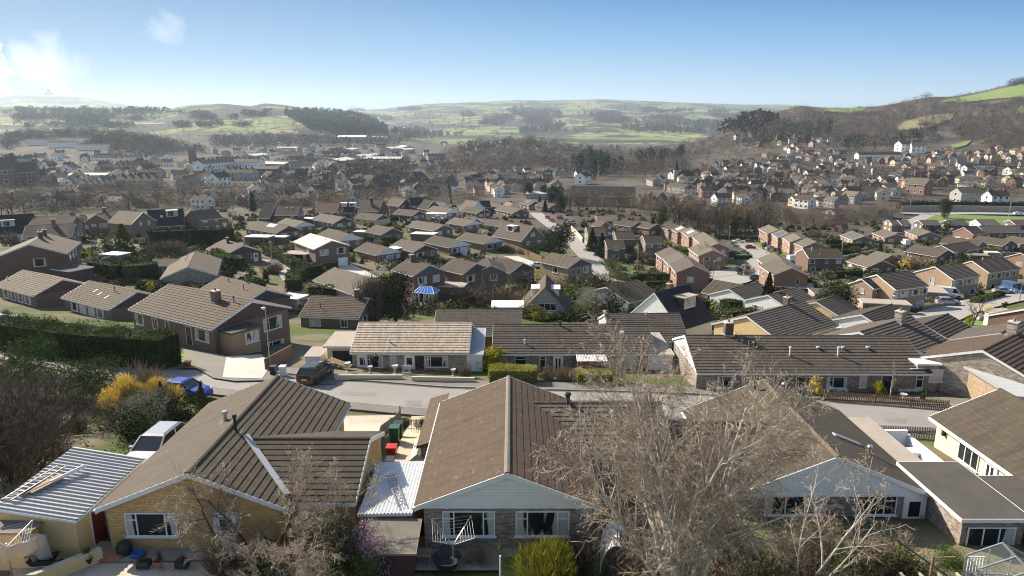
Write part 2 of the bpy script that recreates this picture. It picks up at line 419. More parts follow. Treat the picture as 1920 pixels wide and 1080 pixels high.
foliage_mat('twig gold', [(.16, .13, .05), (.27, .22, .08), (.38, .31, .12), (.48, .42, .2)], nscale=.4)
foliage_mat('wood bark', [(.05, .042, .035), (.09, .075, .062), (.14, .12, .1)])
foliage_mat('birch bark', [(.22, .195, .165), (.45, .41, .36), (.68, .64, .58)], nscale=3)
foliage_mat('hill wood', [(.04, .031, .027), (.075, .058, .049), (.115, .09, .075), (.165, .132, .108)], obj=False, nscale=.012)
foliage_mat('hill conifer', [(.012, .02, .014), (.022, .034, .02), (.035, .05, .028)], obj=False, nscale=.012)
# ------------------------------------------------------------------ windows, doors, chimneys
_wc = {}
def win_mesh(w, h, n=2, style='casement', pane='glass mix'):
    key = (round(w, 2), round(h, 2), n, style, pane)
    if key in _wc: return _wc[key]
    f = MB(); t = .055; d = .05
    def bx(x0, x1, z0, z1, dd=d): f.box((x0, -dd, z0), (x1, -.004, z1))
    bx(-w/2, -w/2 + t, 0, h); bx(w/2 - t, w/2, 0, h); bx(-w/2 + t, w/2 - t, 0, t); bx(-w/2 + t, w/2 - t, h - t, h)
    if style == 'picture' and n >= 3:
        xs = [-w/2 + w * .22, w/2 - w * .22]
    elif style == 'offset':
        xs = [-w/2 + w * .3]
    elif style == 'offsetR':
        xs = [w/2 - w * .3]
    else:
        xs = [-w/2 + w * k / n for k in range(1, n)]
    for x in xs: bx(x - .03, x + .03, t, h - t, d - .004)
    e = [-w/2 + t] + xs + [w/2 - t]
    for k in range(len(e) - 1):
        top = (style in ('picture', 'offset', 'offsetR') and e[k+1] - e[k] < w * .45) or style == 'top'
        if top: bx(e[k] + .031, e[k+1] - .031, h * .68, h * .68 + .05, d - .008)
    f.box((-w/2 - .06, -.11, -.05), (w/2 + .06, -.002, -.001))
    p = MB(); p.poly([(-w/2 + t*.8, -.022, t*.8), (w/2 - t*.8, -.022, t*.8), (w/2 - t*.8, -.022, h - t*.8), (-w/2 + t*.8, -.022, h - t*.8)])
    r = (f.mesh('window', [M('white paint')]), p.mesh('pane', [M(pane)]))
    _wc[key] = r
    return r
def add_window(parent, loc, rz, w=1.6, h=1.2, n=2, style='casement', pane='glass mix'):
    fm, pm = win_mesh(w, h, n, style, pane)
    o = link('window', fm, parent, loc, rz)
    link('pane', pm, o)
    return o
_dc = {}
def add_door(parent, loc, rz, w=.95, h=2.05, mat='door white', glass=True, name='door'):
    key = (w, h, mat, glass)
    if key not in _dc:
        d = MB(); d.box((-w/2, -.05, 0), (w/2, -.004, h), 0)
        d.box((-w/2 - .06, -.07, 0), (-w/2 - .001, -.003, h + .06), 1); d.box((w/2 + .001, -.07, 0), (w/2 + .06, -.003, h + .06), 1); d.box((-w/2, -.07, h + .001), (w/2, -.003, h + .06), 1)
        if name == 'garage_door':
            for k in range(1, 5): d.box((-w/2 + .03, -.062, h*k/5 - .02), (w/2 - .03, -.049, h*k/5 + .02), 0)
        g = MB()
        if glass:
            if glass == 2:
                for x in (-w*.17, w*.17): g.box((x - w*.1, -.058, h*.3), (x + w*.1, -.045, h*.86))
            else: g.box((-w*.28, -.058, h*.5), (w*.28, -.045, h*.88))
        hd = MB(); hd.box((w*.36, -.11, h*.48), (w*.42, -.05, h*.54))
        _dc[key] = (d.mesh(name, [M(mat), M('white paint')]), g.mesh('pane', [M('glass dark')]) if glass else None, hd.mesh('handle', [M('steel')]))
    dm, gm, hm = _dc[key]
    o = link(name, dm, parent, loc, rz)
    if gm: link('pane', gm, o)
    link('handle', hm, o)
    return o
_cc = {}
def add_chimney(parent, loc, w=.6, d=.6, h=1.2, mat='wall brown', pots=1):
    key = (w, d, h, mat, pots)
    if key not in _cc:
        b = MB(); b.box((-w/2, -d/2, -.9), (w/2, d/2, h - .12)); b.box((-w/2 - .05, -d/2 - .05, h - .119), (w/2 + .05, d/2 + .05, h), 1)
        b.box((-w/2 - .1, -d/2 - .1, -.9), (w/2 + .1, d/2 + .1, -.02), 2)
        p = MB(); p.lathe([(.11, 0), (.13, .05), (.1, .3), (.12, .34)], 8)
        _cc[key] = (b.mesh('chimney', [M(mat), M('render cap'), M('lead')]), p.mesh('chimney_pot', [M('terracotta')]))
    bm, pm = _cc[key]
    o = link('chimney', bm, parent, loc)
    for k in range(pots):
        link('chimney_pot', pm, o, ((k - (pots - 1) / 2) * .34, 0, h))
    return o
_fc = {}
def add_flue(parent, loc, h=.7, r=.06, mat='plastic dark', cowl=True):
    key = (h, r, mat, cowl)
    if key not in _fc:
        b = MB(); b.tube([(0, 0, -.3), (0, 0, h)], r, 8, 0)
        if cowl: b.lathe([(r * 1.5, h - .05), (r * 1.7, h + .02), (r * 1.2, h + .1)], 8, mat=0)
        b.bar((0, -.24, -.09), (0, .24, -.09), .5, .05, 1)
        _fc[key] = b.mesh('flue_pipe', [M(mat), M('lead')], True)
    return link('flue_pipe', _fc[key], parent, loc)
# ------------------------------------------------------------------ pitched roofs
def roof_geo(b, L, W, H, tan, over=.35, course=.38, step=.045, th=.14, mats=(0, 1), cap=True, x0=None, sides=(1, -1), course_w=None):
    """two slopes over a body W wide; courses are real overlapping steps"""
    if x0 is None: x0 = -L / 2
    x1 = x0 + L
    hw = W / 2 + over; ct = 1 / math.sqrt(1 + tan * tan)
    zr = H + W / 2 * tan + th; ze = H - over * tan + th
    slen = hw / ct
    for s in sides:
        def pt(x, q, lift):     # q: distance down from the ridge along the slope
            y = s * q * ct; z = zr - q * ct * tan
            return (x, y + s * lift * tan * ct, z + lift * ct)
        if course:
            n = max(2, int(round(slen / course))); c = slen / n
            for i in range(n):
                a, e = i * c, (i + 1) * c; o = min(.07, c * .2); lip = step * .36
                b.poly([pt(x0, a, .004), pt(x1, a, .004), pt(x1, e + o, step), pt(x0, e + o, step)], mats[0], flip=(s > 0))
                b.poly([pt(x0, e + o, step), pt(x1, e + o, step), pt(x1, e + o, step - lip), pt(x0, e + o, step - lip)], mats[0], flip=(s > 0))
                b.poly([pt(x0, e + o, step - lip), pt(x1, e + o, step - lip), pt(x1, e - .06, step - lip), pt(x0, e - .06, step - lip)], mats[0], flip=(s > 0))
                if i == n - 1:
                    b.poly([pt(x0, e, step - lip), pt(x1, e, step - lip), pt(x1, e, -th), pt(x0, e, -th)], mats[0], flip=(s > 0))
        else:
            b.poly([pt(x0, 0, .004), pt(x1, 0, .004), pt(x1, slen, .02), pt(x0, slen, .02)], mats[0], flip=(s > 0))
            b.poly([pt(x0, slen, .02), pt(x1, slen, .02), pt(x1, slen, -th), pt(x0, slen, -th)], mats[0], flip=(s > 0))
        b.poly([pt(x0, 0, -th), pt(x1, 0, -th), pt(x1, slen, -th), pt(x0, slen, -th)], mats[0], flip=(s < 0))
        for x, fl in ((x0, s < 0), (x1, s > 0)):
            b.poly([pt(x, 0, 0), pt(x, 0, -th), pt(x, slen, -th), pt(x, slen, 0.01)], mats[0], flip=fl)
    if cap:
        pr = [(-.15, -.075), (-.1, .035), (0, .075), (.1, .035), (.15, -.075)]
        for k in range(4):
            (ya, za), (yb, zb) = pr[k], pr[k + 1]
            b.poly([(x0 - .02, ya, zr + za), (x0 - .02, yb, zr + zb), (x1 + .02, yb, zr + zb), (x1 + .02, ya, zr + za)], mats[1], flip=True)
        for x in (x0 - .02, x1 + .02):
            b.poly([(x, y, zr + z) for y, z in pr], mats[1], flip=x < 0)
    return zr, ze, hw
def barge_geo(b, x, W, H, tan, over=.35, th=.14, out=-1, dep=.2, t=.035, mat=0):
    """sloping boards closing a gable end at local x"""
    hw = W / 2 + over; zr = H + W / 2 * tan + th
    xa, xb = (x, x + out * t)
    for s in (1, -1):
        top = [(0, zr + .015), (s * hw, zr - hw * tan + .015)]; bot = [(0, zr - dep - .02), (s * hw, zr - hw * tan - dep)]
        A = [(xa, top[0][0], top[0][1]), (xa, top[1][0], top[1][1]), (xa, bot[1][0], bot[1][1]), (xa, bot[0][0], bot[0][1])]
        B = [(xb, p[1], p[2]) for p in A]
        b.poly(A, mat); b.poly(B, mat, True)
        for i in range(4):
            k = (i + 1) % 4
            b.poly([A[i], B[i], B[k], A[k]], mat)
HOUSES = []
def solve_ridge(A, B, Hr):
    """ridge end pixels -> two points at one level, Hr above the ground under the middle"""
    r, f, u = ray(*A); r2, f2, u2 = ray(*B)
    zr = P(A[0], A[1], Hr).z
    for _ in range(12):
        d = zr - CAMZ
        ya = d / (u / f); yb = d / (u2 / f2)
        a = Vector((ya * r / f, ya, zr)); b = Vector((yb * r2 / f2, yb, zr))
        m = (a + b) / 2
        zn = g1(m.x, m.y) + Hr
        if abs(zn - zr) < .01: break
        zr = zr * .5 + zn * .5
    return a, b
def house(label, A, B, W=8.0, H=2.5, pitch=22, roof='roof brown', wall='wall brown', gable=None, wins='auto', name='house', cat='house', group=None,
          chim=(), flues=(), panel=None, barge='white paint', ridge=None, solid=False, over=.32, up=0.0, Lmin=4.0, Lmax=26.0, world=None, pane='glass mix', dorm=(), skyl=(), doors=(), hd=None, fascia='white paint', garage=None, L=None, trim_ends='AB', step=.056, course=.42):
    tan = math.tan(R(pitch)); Hr = H + W / 2 * tan + .14
    if world is not None:
        a, b = Vector(world[0]), Vector(world[1])
    else:
        a, b = solve_ridge(A, B, Hr + up)
    dv = b - a; Lr = L or min(max(dv.length, Lmin), Lmax)
    ang = math.atan2(dv.y, dv.x) if hd is None else R(hd)
    mid = a + Vector((math.cos(ang), math.sin(ang), 0)) * Lr / 2
    dist = math.hypot(mid.x, mid.y)
    root = empty(name, (mid.x, mid.y, a.z - Hr), ang)
    tag(root, label, cat, group)
    det = dist < 235
    # walls
    w = MB(); l2 = Lr / 2 - .12; w2 = W / 2; zb = -4.0; zt = H + w2 * tan - .02
    gw, fr = 1, 2
    for s in (1, -1):
        w.poly([(-l2, s*w2, zb), (l2, s*w2, zb), (l2, s*w2, H + .06), (-l2, s*w2, H + .06)], 0, flip=(s > 0))
        x = s * l2
        w.poly([(x, -w2, zb), (x, w2, zb), (x, w2, H), (x, 0, zt), (x, -w2, H)], 0, flip=(s < 0))
    # which sides look at the camera
    ca, sa = math.cos(ang), math.sin(ang)
    cl = Vector((-mid.x * ca - mid.y * sa, mid.x * sa - mid.y * ca))      # camera in local xy
    sN = 1 if cl.y > 0 else -1
    if wins == 'auto':
        wins = []
        fl = [0.95] if H < 4 else [0.95, 3.45]
        for z in fl:
            n = max(1, int(Lr / 3.1))
            for k in range(n):
                x = -l2 + (k + .5) * 2 * l2 / n
                wins.append(('N', x, z, 1.7 if (k % 2 == 0) else 1.1, 1.15, 2))
        if W > 5:
            if H < 4: wins += [('A', -W*.22, .85, 2.2, 1.25, 3), ('A', W*.27, .95, 1.2, 1.1, 2)]
            else: wins += [('A', -W*.22, .85, 2.0, 1.25, 3), ('A', W*.24, .95, 1.3, 1.1, 2), ('A', -W*.22, 3.4, 1.9, 1.2, 2), ('A', W*.24, 3.4, 1.3, 1.15, 2)]
    def place(side, p):
        if side in 'NF':
            s = sN if side == 'N' else -sN
            return Vector((p * (-s), s * (w2 + .004), 0)), (0 if s < 0 else math.pi)
        s = -1 if side == 'A' else 1
        return Vector((s * (l2 + .004), p * s, 0)), (-math.pi / 2 if s < 0 else math.pi / 2)
    wparts = []
    for sp in wins:
        side, p, z, ww, hh, n = sp[:6]; st = sp[6] if len(sp) > 6 else ('picture' if n >= 3 else ('offset' if n == 2 and ww > 1.4 else 'casement'))
        pn = sp[7] if len(sp) > 7 else pane
        lo, rz = place(side, p); lo.z = z
        if det: wparts.append((lo, rz, ww, hh, n, st, pn))
        else:
            rot = Matrix.Rotation(rz, 3, 'Z')
            for (dx, dz, d2, mi) in ((0, 0, .02, fr), (.09, .09, .04, 3)):
                q = [rot @ Vector(v) + lo for v in ((-ww/2 + dx, -d2, dz), (ww/2 - dx, -d2, dz), (ww/2 - dx, -d2, hh - dz), (-ww/2 + dx, -d2, hh - dz))]
                w.poly(q, mi)
    wo = w.build('wall', [M(wall), M(wall), M('white paint'), M(pane)], root)
    for (lo, rz, ww, hh, n, st, pn) in wparts: add_window(wo, lo, rz, ww, hh, n, st, pn)
    for sp in doors:
        lo, rz = place(sp[0], sp[1]); lo.z = sp[2] if len(sp) > 2 else 0
        add_door(wo, lo, rz, mat=sp[3] if len(sp) > 3 else 'door white', glass=sp[4] if len(sp) > 4 else True)
    if garage:
        lo, rz = place(garage[0], garage[1]); lo.z = garage[2] if len(garage) > 2 else 0
        add_door(wo, lo, rz, garage[3] if len(garage) > 3 else 2.3, 2.1, 'door white', False, 'garage_door')
    if gable:
        for s in ((-1, 1) if det else (-1,)):
            g = MB(); x = s * (l2 + .03); zlo = H - .15
            for xx, fl in ((x, s < 0), (x - s * .028, s > 0)):
                g.poly([(xx, -w2 - .02, zlo), (xx, w2 + .02, zlo), (xx, w2 + .02, H + .02), (xx, 0, zt + .03), (xx, -w2 - .02, H + .02)], 0, flip=fl)
            g.poly([(x, -w2 - .02, zlo), (x, w2 + .02, zlo), (x - s*.028, w2 + .02, zlo), (x - s*.028, -w2 - .02, zlo)], 0)
            g.build('gable_panel', M(gable), root)
    # roof
    rb = MB()
    near = dist < 150
    zr, ze, hw = roof_geo(rb, Lr, W, H, tan, over, (course if det else None), step, mats=(0, 1))
    ro = rb.build('roof', [M(roof), M(ridge or roof)], root)
    # trim
    for en, sx in (('A', -1), ('B', 1)):
        if en not in trim_ends or (not det and sx > 0): continue
        tb = MB(); barge_geo(tb, sx * (Lr/2 + .003), W, H, tan, over, out=sx)
        tb.build('bargeboard', M(barge), ro)
    for s in (sN, -sN) if det else (sN,):
        gb = MB()
        gb.box((-Lr/2, s*(hw + .002), ze - .26), (Lr/2, s*(hw + .06), ze - .06))
        gb.box((-Lr/2, s*(hw + .05), ze - .16), (Lr/2, s*(hw + .14), ze - .07))
        gb.build('gutter', M(fascia), ro)
    def on_roof(u, q, side):         # u along the ridge 0..1 from A, q metres down the slope
        s = sN if side == 'N' else -sN
        ct = math.cos(R(pitch))
        return Vector((-Lr/2 + u * Lr, s * q * ct, zr - q * math.sin(R(pitch)))), s
    for c in chim:
        u, q, side = c[0], c[1], c[2]
        lo, s = on_roof(u, q, side)
        add_chimney(ro, lo, *(c[3:] or (.6, .6, 1.2)))
    for c in flues:
        lo, s = on_roof(c[0], c[1], c[2])
        add_flue(ro, lo, *(c[3:] or ()))
    for c in skyl:                   # u, q, side, w, h, mat, name
        lo, s = on_roof(c[0], c[1], c[2])
        sk = MB(); wv, hv = c[3], c[4]
        sk.box((-wv/2, -hv/2, .0), (wv/2, hv/2, .09), 0); sk.box((-wv/2 + .06, -hv/2 + .06, .091), (wv/2 - .06, hv/2 - .06, .1), 1)
        nm = c[6] if len(c) > 6 else 'skylight'
        so = sk.build(nm, [M(c[7] if len(c) > 7 else 'grey paint'), M(c[5])], ro, lo)
        so.rotation_euler = (-s * R(pitch), 0, 0)
    for c in dorm:                   # u, q, side, w, h, depth, roofmat
        lo, s = on_roof(c[0], c[1], c[2])
        wv, hv, dv2 = c[3], c[4], c[5]
        d = empty('dormer', lo, 0 if s < 0 else math.pi); d.parent = ro
        k = MB(); k.box((-wv/2, 0, -.9), (wv/2, dv2, hv)); k.build('wall', M(c[7] if len(c) > 7 else 'boards white'), d)
        k = MB(); k.box((-wv/2 - .2, -.3, hv + .001), (wv/2 + .2, dv2, hv + .16)); k.build('dormer_roof', M(c[6]), d)
        add_window(d, (0, -.004, .12), 0, wv - .3, hv - .25, 3 if wv > 2 else 2)
    HOUSES.append((mid.x, mid.y, max(Lr, W) / 2, root))
    return root

def wing(root, A3, B3, **k):
    w = house(None, None, None, world=(A3, B3), name='wing', cat=None, **k)
    bpy.context.view_layer.update()
    w.parent = root; w.matrix_parent_inverse = Matrix.Translation(root.location).__matmul__(Matrix.Rotation(root.rotation_euler.z, 4, 'Z')).inverted()
    return w
# ------------------------------------------------------------------ ground sheet
def ground_mat():
    m, nt, b = new_mat('ground'); h = NT(nt); pos = h.pos()
    sep = h.n('ShaderNodeSeparateXYZ', Vector=pos); Y = sep.outputs['Y']; Zc = sep.outputs['Z']
    p2 = h.n('ShaderNodeCombineXYZ', X=sep.outputs['X'], Y=Y).outputs[0]
    # near: gardens, lawns, earth
    n1 = h.noise(p2, .07, 4, .6); n2 = h.noise(p2, .35, 6, .7); n3 = h.noise(p2, 3.5, 6, .75)
    earth = h.mix(n3, (.07, .055, .042), (.23, .19, .145)); grass = h.mix(n3, (.04, .055, .016), (.11, .13, .04)); dry = h.mix(n3, (.085, .075, .042), (.22, .195, .125))
    near = h.mix(h.mr(n2, .42, .56), earth, dry); near = h.mix(h.mr(n1, .44, .54), near, grass)
    # town floor: trees' litter, yards, tarmac
    t1 = h.noise(p2, .022, 5, .65); t2 = h.noise(p2, .12, 4, .7)
    town = h.mix(h.mr(t1, .4, .62), (.055, .045, .037), (.12, .10, .083)); town = h.mix(h.mr(t2, .58, .66, 0, .7), town, (.075, .09, .035)); town = h.mix(h.mr(t2, .28, .36, .6, 0), town, (.2, .185, .165))
    col = h.mix(h.mr(Y, 240, 300), near, town)
    # fields on the hills
    wv = h.n('ShaderNodeVectorMath', _operation='ADD', i0=p2); wn = h.n('ShaderNodeTexNoise', Vector=p2, Scale=.004, Detail=2.0)
    sc1 = h.n('ShaderNodeVectorMath', _operation='SCALE', i0=wn.outputs['Color']); sc1.inputs['Scale'].default_value = 160
    h.L.new(sc1.outputs[0], wv.inputs[1])
    sv = h.scale(wv.outputs[0], (1 / 170.0, 1 / 250.0, 1))
    vo = h.n('ShaderNodeTexVoronoi', Vector=sv, Scale=1.0); vo.voronoi_dimensions = '2D'
    ve = h.n('ShaderNodeTexVoronoi', Vector=sv, Scale=1.0, _feature='DISTANCE_TO_EDGE'); ve.voronoi_dimensions = '2D'
    rs = h.n('ShaderNodeSeparateColor', Color=vo.outputs['Color']).outputs[0]
    fld = h.ramp(rs, [(0, (.115, .165, .045)), (.35, (.17, .23, .06)), (.6, (.22, .26, .085)), (.8, (.30, .29, .13)), (1, (.13, .15, .06))])
    fld = h.mix(h.mr(h.noise(p2, .012, 5, .7), .35, .75, 0, .5), fld, (.24, .225, .12))
    hedge = h.mr(h.math('ADD', ve.outputs['Distance'], h.math('MULTIPLY', h.math('SUBTRACT', h.noise(p2, .05, 3, .6), .5), .06)), .03, .065, 1, 0)
    wood = h.mr(h.math('ADD', h.noise(p2, .0022, 5, .62), h.math('MULTIPLY', rs, .12)), .535, .565)
    cop = h.mr(h.noise(h.scale(p2, (1, .6, 1)), .016, 3, .6), .60, .64)
    tree = h.mix(h.noise(p2, .04, 4, .7), (.022, .022, .022), (.07, .062, .055))
    fld = h.mix(h.math('MAXIMUM', h.math('MAXIMUM', hedge, wood), cop), fld, tree)
    high = h.mr(Y, 2050, 2250)
    col = h.mix(high, col, fld)
    nt.links.new(col, b.inputs['Base Color']); b.inputs['Roughness'].default_value = .95; b.inputs['Specular IOR Level'].default_value = .1
    return m
def make_ground():
    ys = np.concatenate([np.linspace(-6, 40, 40), np.linspace(41, 160, 90), np.geomspace(162, 1000, 110), np.geomspace(1010, 14500, 230)])
    ts = np.linspace(-1.3, 1.3, 300)
    Yg, Tg = np.meshgrid(ys, ts, indexing='ij')
    Xg = Tg * (np.maximum(Yg, 0) + 30)
    Zg = G(Xg, Yg)
    fine = .10 * np.sin(Xg * .9 + 1.3 * np.sin(Yg * .31)) * np.sin(Yg * .8 + Xg * .2)
    Zg = Zg + fine * np.clip((46 - Yg) / 8, 0, .6)
    V = np.stack([Xg, Yg, Zg], -1)
    me = grid_mesh('ground', V, len(ys), len(ts), ground_mat())
    return tag(link('ground', me), None, None, kind='structure')
make_ground()
# ------------------------------------------------------------------ roads, pavements, drives
def tarmac(name, c, rough=.85, grain=.3):
    m, nt, b = new_mat(name); h = NT(nt); p = h.pos()
    f = h.noise(p, .35, 6, .7); g = h.noise(p, 18, 3, .6); s = h.noise(p, 1.4, 5, .7)
    col = h.mix(h.mr(f, .35, .7), g3(c, .86), g3(c, 1.12)); col = h.mix(h.mr(s, .58, .66, 0, .35), col, g3(c, .68)); col = h.mix(h.mr(g, .3, .7, 0, grain), col, g3(c, .7 if grain < .5 else .45))
    nt.links.new(col, b.inputs['Base Color']); b.inputs['Roughness'].default_value = rough
    return m
tarmac('tarmac', (.235, .22, .2)); tarmac('tarmac pale', (.30, .28, .255)); tarmac('pavement', (.155, .14, .122)); tarmac('tarmac patch', (.195, .182, .166)); tarmac('gutter dark', (.10, .09, .08)); tarmac('kerb', (.30, .28, .25))
tarmac('concrete drive', (.47, .43, .375)); tarmac('cream drive', (.46, .385, .25)); tarmac('gravel', (.54, .47, .37), grain=.75); tarmac('gravel pink', (.46, .39, .335), grain=.75); tarmac('soil', (.10, .08, .06)); tarmac('brick paving', (.27, .2, .155)); tarmac('patio', (.32, .29, .245))
def lawn_mat(name, a, c):
    m, nt, b = new_mat(name); h = NT(nt); p = h.pos()
    f = h.noise(p, .5, 5, .7); g = h.noise(p, 9, 5, .75)
    col = h.mix(h.mr(f, .3, .7), a, c); col = h.mix(h.mr(g, .35, .7, 0, .55), col, g3(a, .5))
    nt.links.new(col, b.inputs['Base Color']); b.inputs['Roughness'].default_value = .9
lawn_mat('lawn', (.10, .15, .025), (.19, .225, .05)); lawn_mat('lawn dry', (.16, .165, .07), (.25, .22, .12)); lawn_mat('bank green', (.09, .16, .03), (.15, .22, .045)); lawn_mat('hill pasture', (.13, .19, .035), (.19, .24, .06)); lawn_mat('hill dry', (.20, .175, .085), (.27, .235, .12))
def catmull(pts, n=8):
    pts = [np.array(p, float) for p in pts]; out = []
    for i in range(len(pts) - 1):
        p0 = pts[max(i - 1, 0)]; p1 = pts[i]; p2 = pts[i + 1]; p3 = pts[min(i + 2, len(pts) - 1)]
        for k in range(n):
            t = k / n
            out.append(.5 * ((2 * p1) + (-p0 + p2) * t + (2 * p0 - 5 * p1 + 4 * p2 - p3) * t * t + (-p0 + 3 * p1 - 3 * p2 + p3) * t ** 3))
    out.append(pts[-1]); return np.array(out)
def ribbon(name, line, lo, hi, off, mat, n=8, thick=0.0, kind='structure', cross=5):
    """strip beside a centre line from lateral offset lo to hi"""
    c = catmull(line, n)[:, :2]
    d = np.gradient(c, axis=0); d /= np.linalg.norm(d, axis=1)[:, None] + 1e-9
    nn = np.stack([-d[:, 1], d[:, 0]], 1)
    ls = np.linspace(lo, hi, cross)
    XY = c[:, None, :] + nn[:, None, :] * ls[None, :, None]
    Z = G(XY[..., 0], XY[..., 1]) + off
    V = np.concatenate([XY, Z[..., None]], -1)
    if thick:
        a = V[:, :1].copy(); a[..., 2] -= thick; e = V[:, -1:].copy(); e[..., 2] -= thick
        V = np.concatenate([a, V, e], 1)
    me = grid_mesh(name, V, V.shape[0], V.shape[1], M(mat), smooth=False)
    return tag(link(name, me), None, None, kind=kind)
def px_line(pts): return [tuple(P(*p))[:2] for p in pts]
def patch(name, pxs, off, mat, world=False, kind='structure', res=1.2):
    """flat-lying area with a pixel outline, draped on the ground"""
    import bmesh
    q = [Vector(p) for p in pxs] if world else [P(*p) for p in pxs]
    bm = bmesh.new(); vs = [bm.verts.new((p.x, p.y, 0)) for p in q]
    f = bm.faces.new(vs); bmesh.ops.triangulate(bm, faces=[f])
    for _ in range(6):
        es = [e for e in bm.edges if e.calc_length() > res * 2.2]
        if not es or len(es) > 6000: break
        bmesh.ops.subdivide_edges(bm, edges=es, cuts=1, use_grid_fill=False)
        bmesh.ops.triangulate(bm, faces=bm.faces[:])
    bm.verts.ensure_lookup_table()
    xs = np.array([v.co.x for v in bm.verts]); ys = np.array([v.co.y for v in bm.verts]); zs = G(xs, ys) + off
    for v, z in zip(bm.verts, zs): v.co.z = z
    bm.normal_update()
    for f in bm.faces:
        if f.normal.z < 0: f.normal_flip()
    me = bpy.data.meshes.new(name); bm.to_mesh(me); bm.free(); me.materials.append(M(mat))
    return tag(link(name, me), None, None, kind=kind)
ROAD = [(-75, 80), (-58, 73.5), (-40, 65.5), (-25, 60.2), (-8, 57.4), (10, 56.4), (22, 55.3), (33, 53.9), (45, 51.5), (62, 47)]
ribbon('road', ROAD, -3.1, 3.1, .06, 'tarmac', 10)
ribbon('pavement', ROAD, 3.22, 5.3, .17, 'pavement', 10, .2)
ribbon('pavement', ROAD, -4.9, -3.22, .17, 'pavement', 10, .2)
ribbon('kerb', ROAD, 3.1, 3.22, .18, 'kerb', 10, .2, cross=2)
ribbon('kerb', ROAD, -3.22, -3.1, .18, 'kerb', 10, .2, cross=2)
ribbon('gutter_line', ROAD, 2.75, 3.08, .066, 'gutter dark', 10, cross=2)  # darker strip along the road edge
ribbon('gutter_line', ROAD, -3.08, -2.8, .066, 'gutter dark', 10, cross=2)
for pts in ([(640, 735), (705, 737), (704, 744), (640, 742)], [(760, 752), (790, 752), (790, 766), (762, 766)], [(470, 722), (520, 726), (519, 731), (468, 727)], [(1660, 785), (1700, 788), (1697, 796), (1656, 792)]): patch('road_patch', pts, .068, 'tarmac patch', res=2)
# estate roads further down
def road_px(pts, w, mat='tarmac pale', off=.25, name='road'):
    return ribbon(name, px_line(pts), -w/2, w/2, off, mat, 8)
road_px([(1004, 400), (1018, 412), (1040, 428), (1062, 442), (1080, 460), (1098, 478), (1120, 500), (1150, 530)], 7.0, off=.4)
road_px([(1388, 452), (1400, 463), (1418, 472), (1428, 482), (1424, 492), (1400, 505), (1360, 514), (1318, 520)], 7.5, off=.4)
patch('turning_area', [(1322, 512), (1420, 500), (1440, 515), (1400, 532), (1345, 545), (1325, 530)], .35, 'tarmac pale')
road_px([(1700, 640), (1740, 605), (1790, 583), (1850, 568), (1925, 552)], 8, off=.3)
road_px([(1980, 406), (1900, 403), (1820, 402), (1740, 403), (1690, 401)], 9, off=.7, name='main_road')
road_px([(1745, 403), (1722, 413), (1705, 422), (1690, 440)], 7, off=.7)
road_px([(505, 488), (525, 500), (540, 515), (552, 530), (562, 545), (556, 562)], 4.2, off=.2, name='drive')
road_px([(640, 497), (668, 510), (690, 522)], 5, 'concrete drive', .25, 'drive')
road_px([(958, 482), (985, 492), (1012, 503)], 5, 'concrete drive', .3, 'drive')
patch('drive', [(338, 655), (420, 668), (470, 686), (515, 690), (520, 716), (440, 718), (400, 712), (365, 692)], .2, 'pavement')
patch('drive_apron', [(425, 672), (490, 668), (510, 688), (492, 714), (418, 712)], .23, 'concrete drive')
patch('lawn', [(332, 668), (352, 664), (372, 682), (368, 694), (334, 694)], .2, 'lawn')
patch('lawn', [(300, 458), (318, 486), (288, 505), (258, 500), (270, 487)], .25, 'lawn')
patch('lawn', [(440, 521), (470, 530), (515, 548), (505, 560), (470, 552), (445, 535)], .25, 'lawn')
patch('lawn', [(765, 566), (800, 567), (832, 574), (825, 580), (768, 578)], .25, 'lawn dry')
patch('lawn', [(1800, 605), (1850, 602), (1862, 618), (1838, 624), (1815, 616)], .3, 'bank green')
patch('lawn', [(1398, 458), (1428, 458), (1430, 468), (1412, 469), (1392, 463)], .35, 'lawn')
patch('lawn', [(1455, 470), (1472, 474), (1478, 482), (1466, 480)], .35, 'lawn')
patch('grass_bank', [(1690, 412), (1760, 404), (1820, 405), (1925, 409), (1960, 425), (1840, 428), (1770, 428), (1700, 424)], .6, 'bank green')
patch('patio', [(1800, 622), (1835, 624), (1845, 632), (1800, 634)], .3, 'plastic blue') if False else None
# fields on the right hill
patch('field', [(1762, 191), (1800, 184), (1870, 169), (1930, 156), (1930, 182), (1870, 186), (1800, 194)], 1.5, 'hill pasture', res=40)
patch('field', [(1540, 203), (1580, 201), (1632, 201), (1616, 209), (1590, 214), (1545, 209)], 1.5, 'hill pasture', res=40)
patch('field', [(1676, 236), (1720, 222), (1790, 212), (1785, 224), (1745, 240), (1690, 246)], 1.5, 'hill dry', res=40)
patch('field', [(1830, 268), (1862, 254), (1872, 258), (1840, 270)], 1.5, 'hill pasture', res=40)
patch('field', [(1780, 274), (1822, 264), (1812, 274), (1790, 280)], 1.5, 'hill pasture', res=40)
patch('field', [(1900, 205), (1930, 195), (1930, 215), (1905, 216)], 1.5, 'hill pasture', res=40)
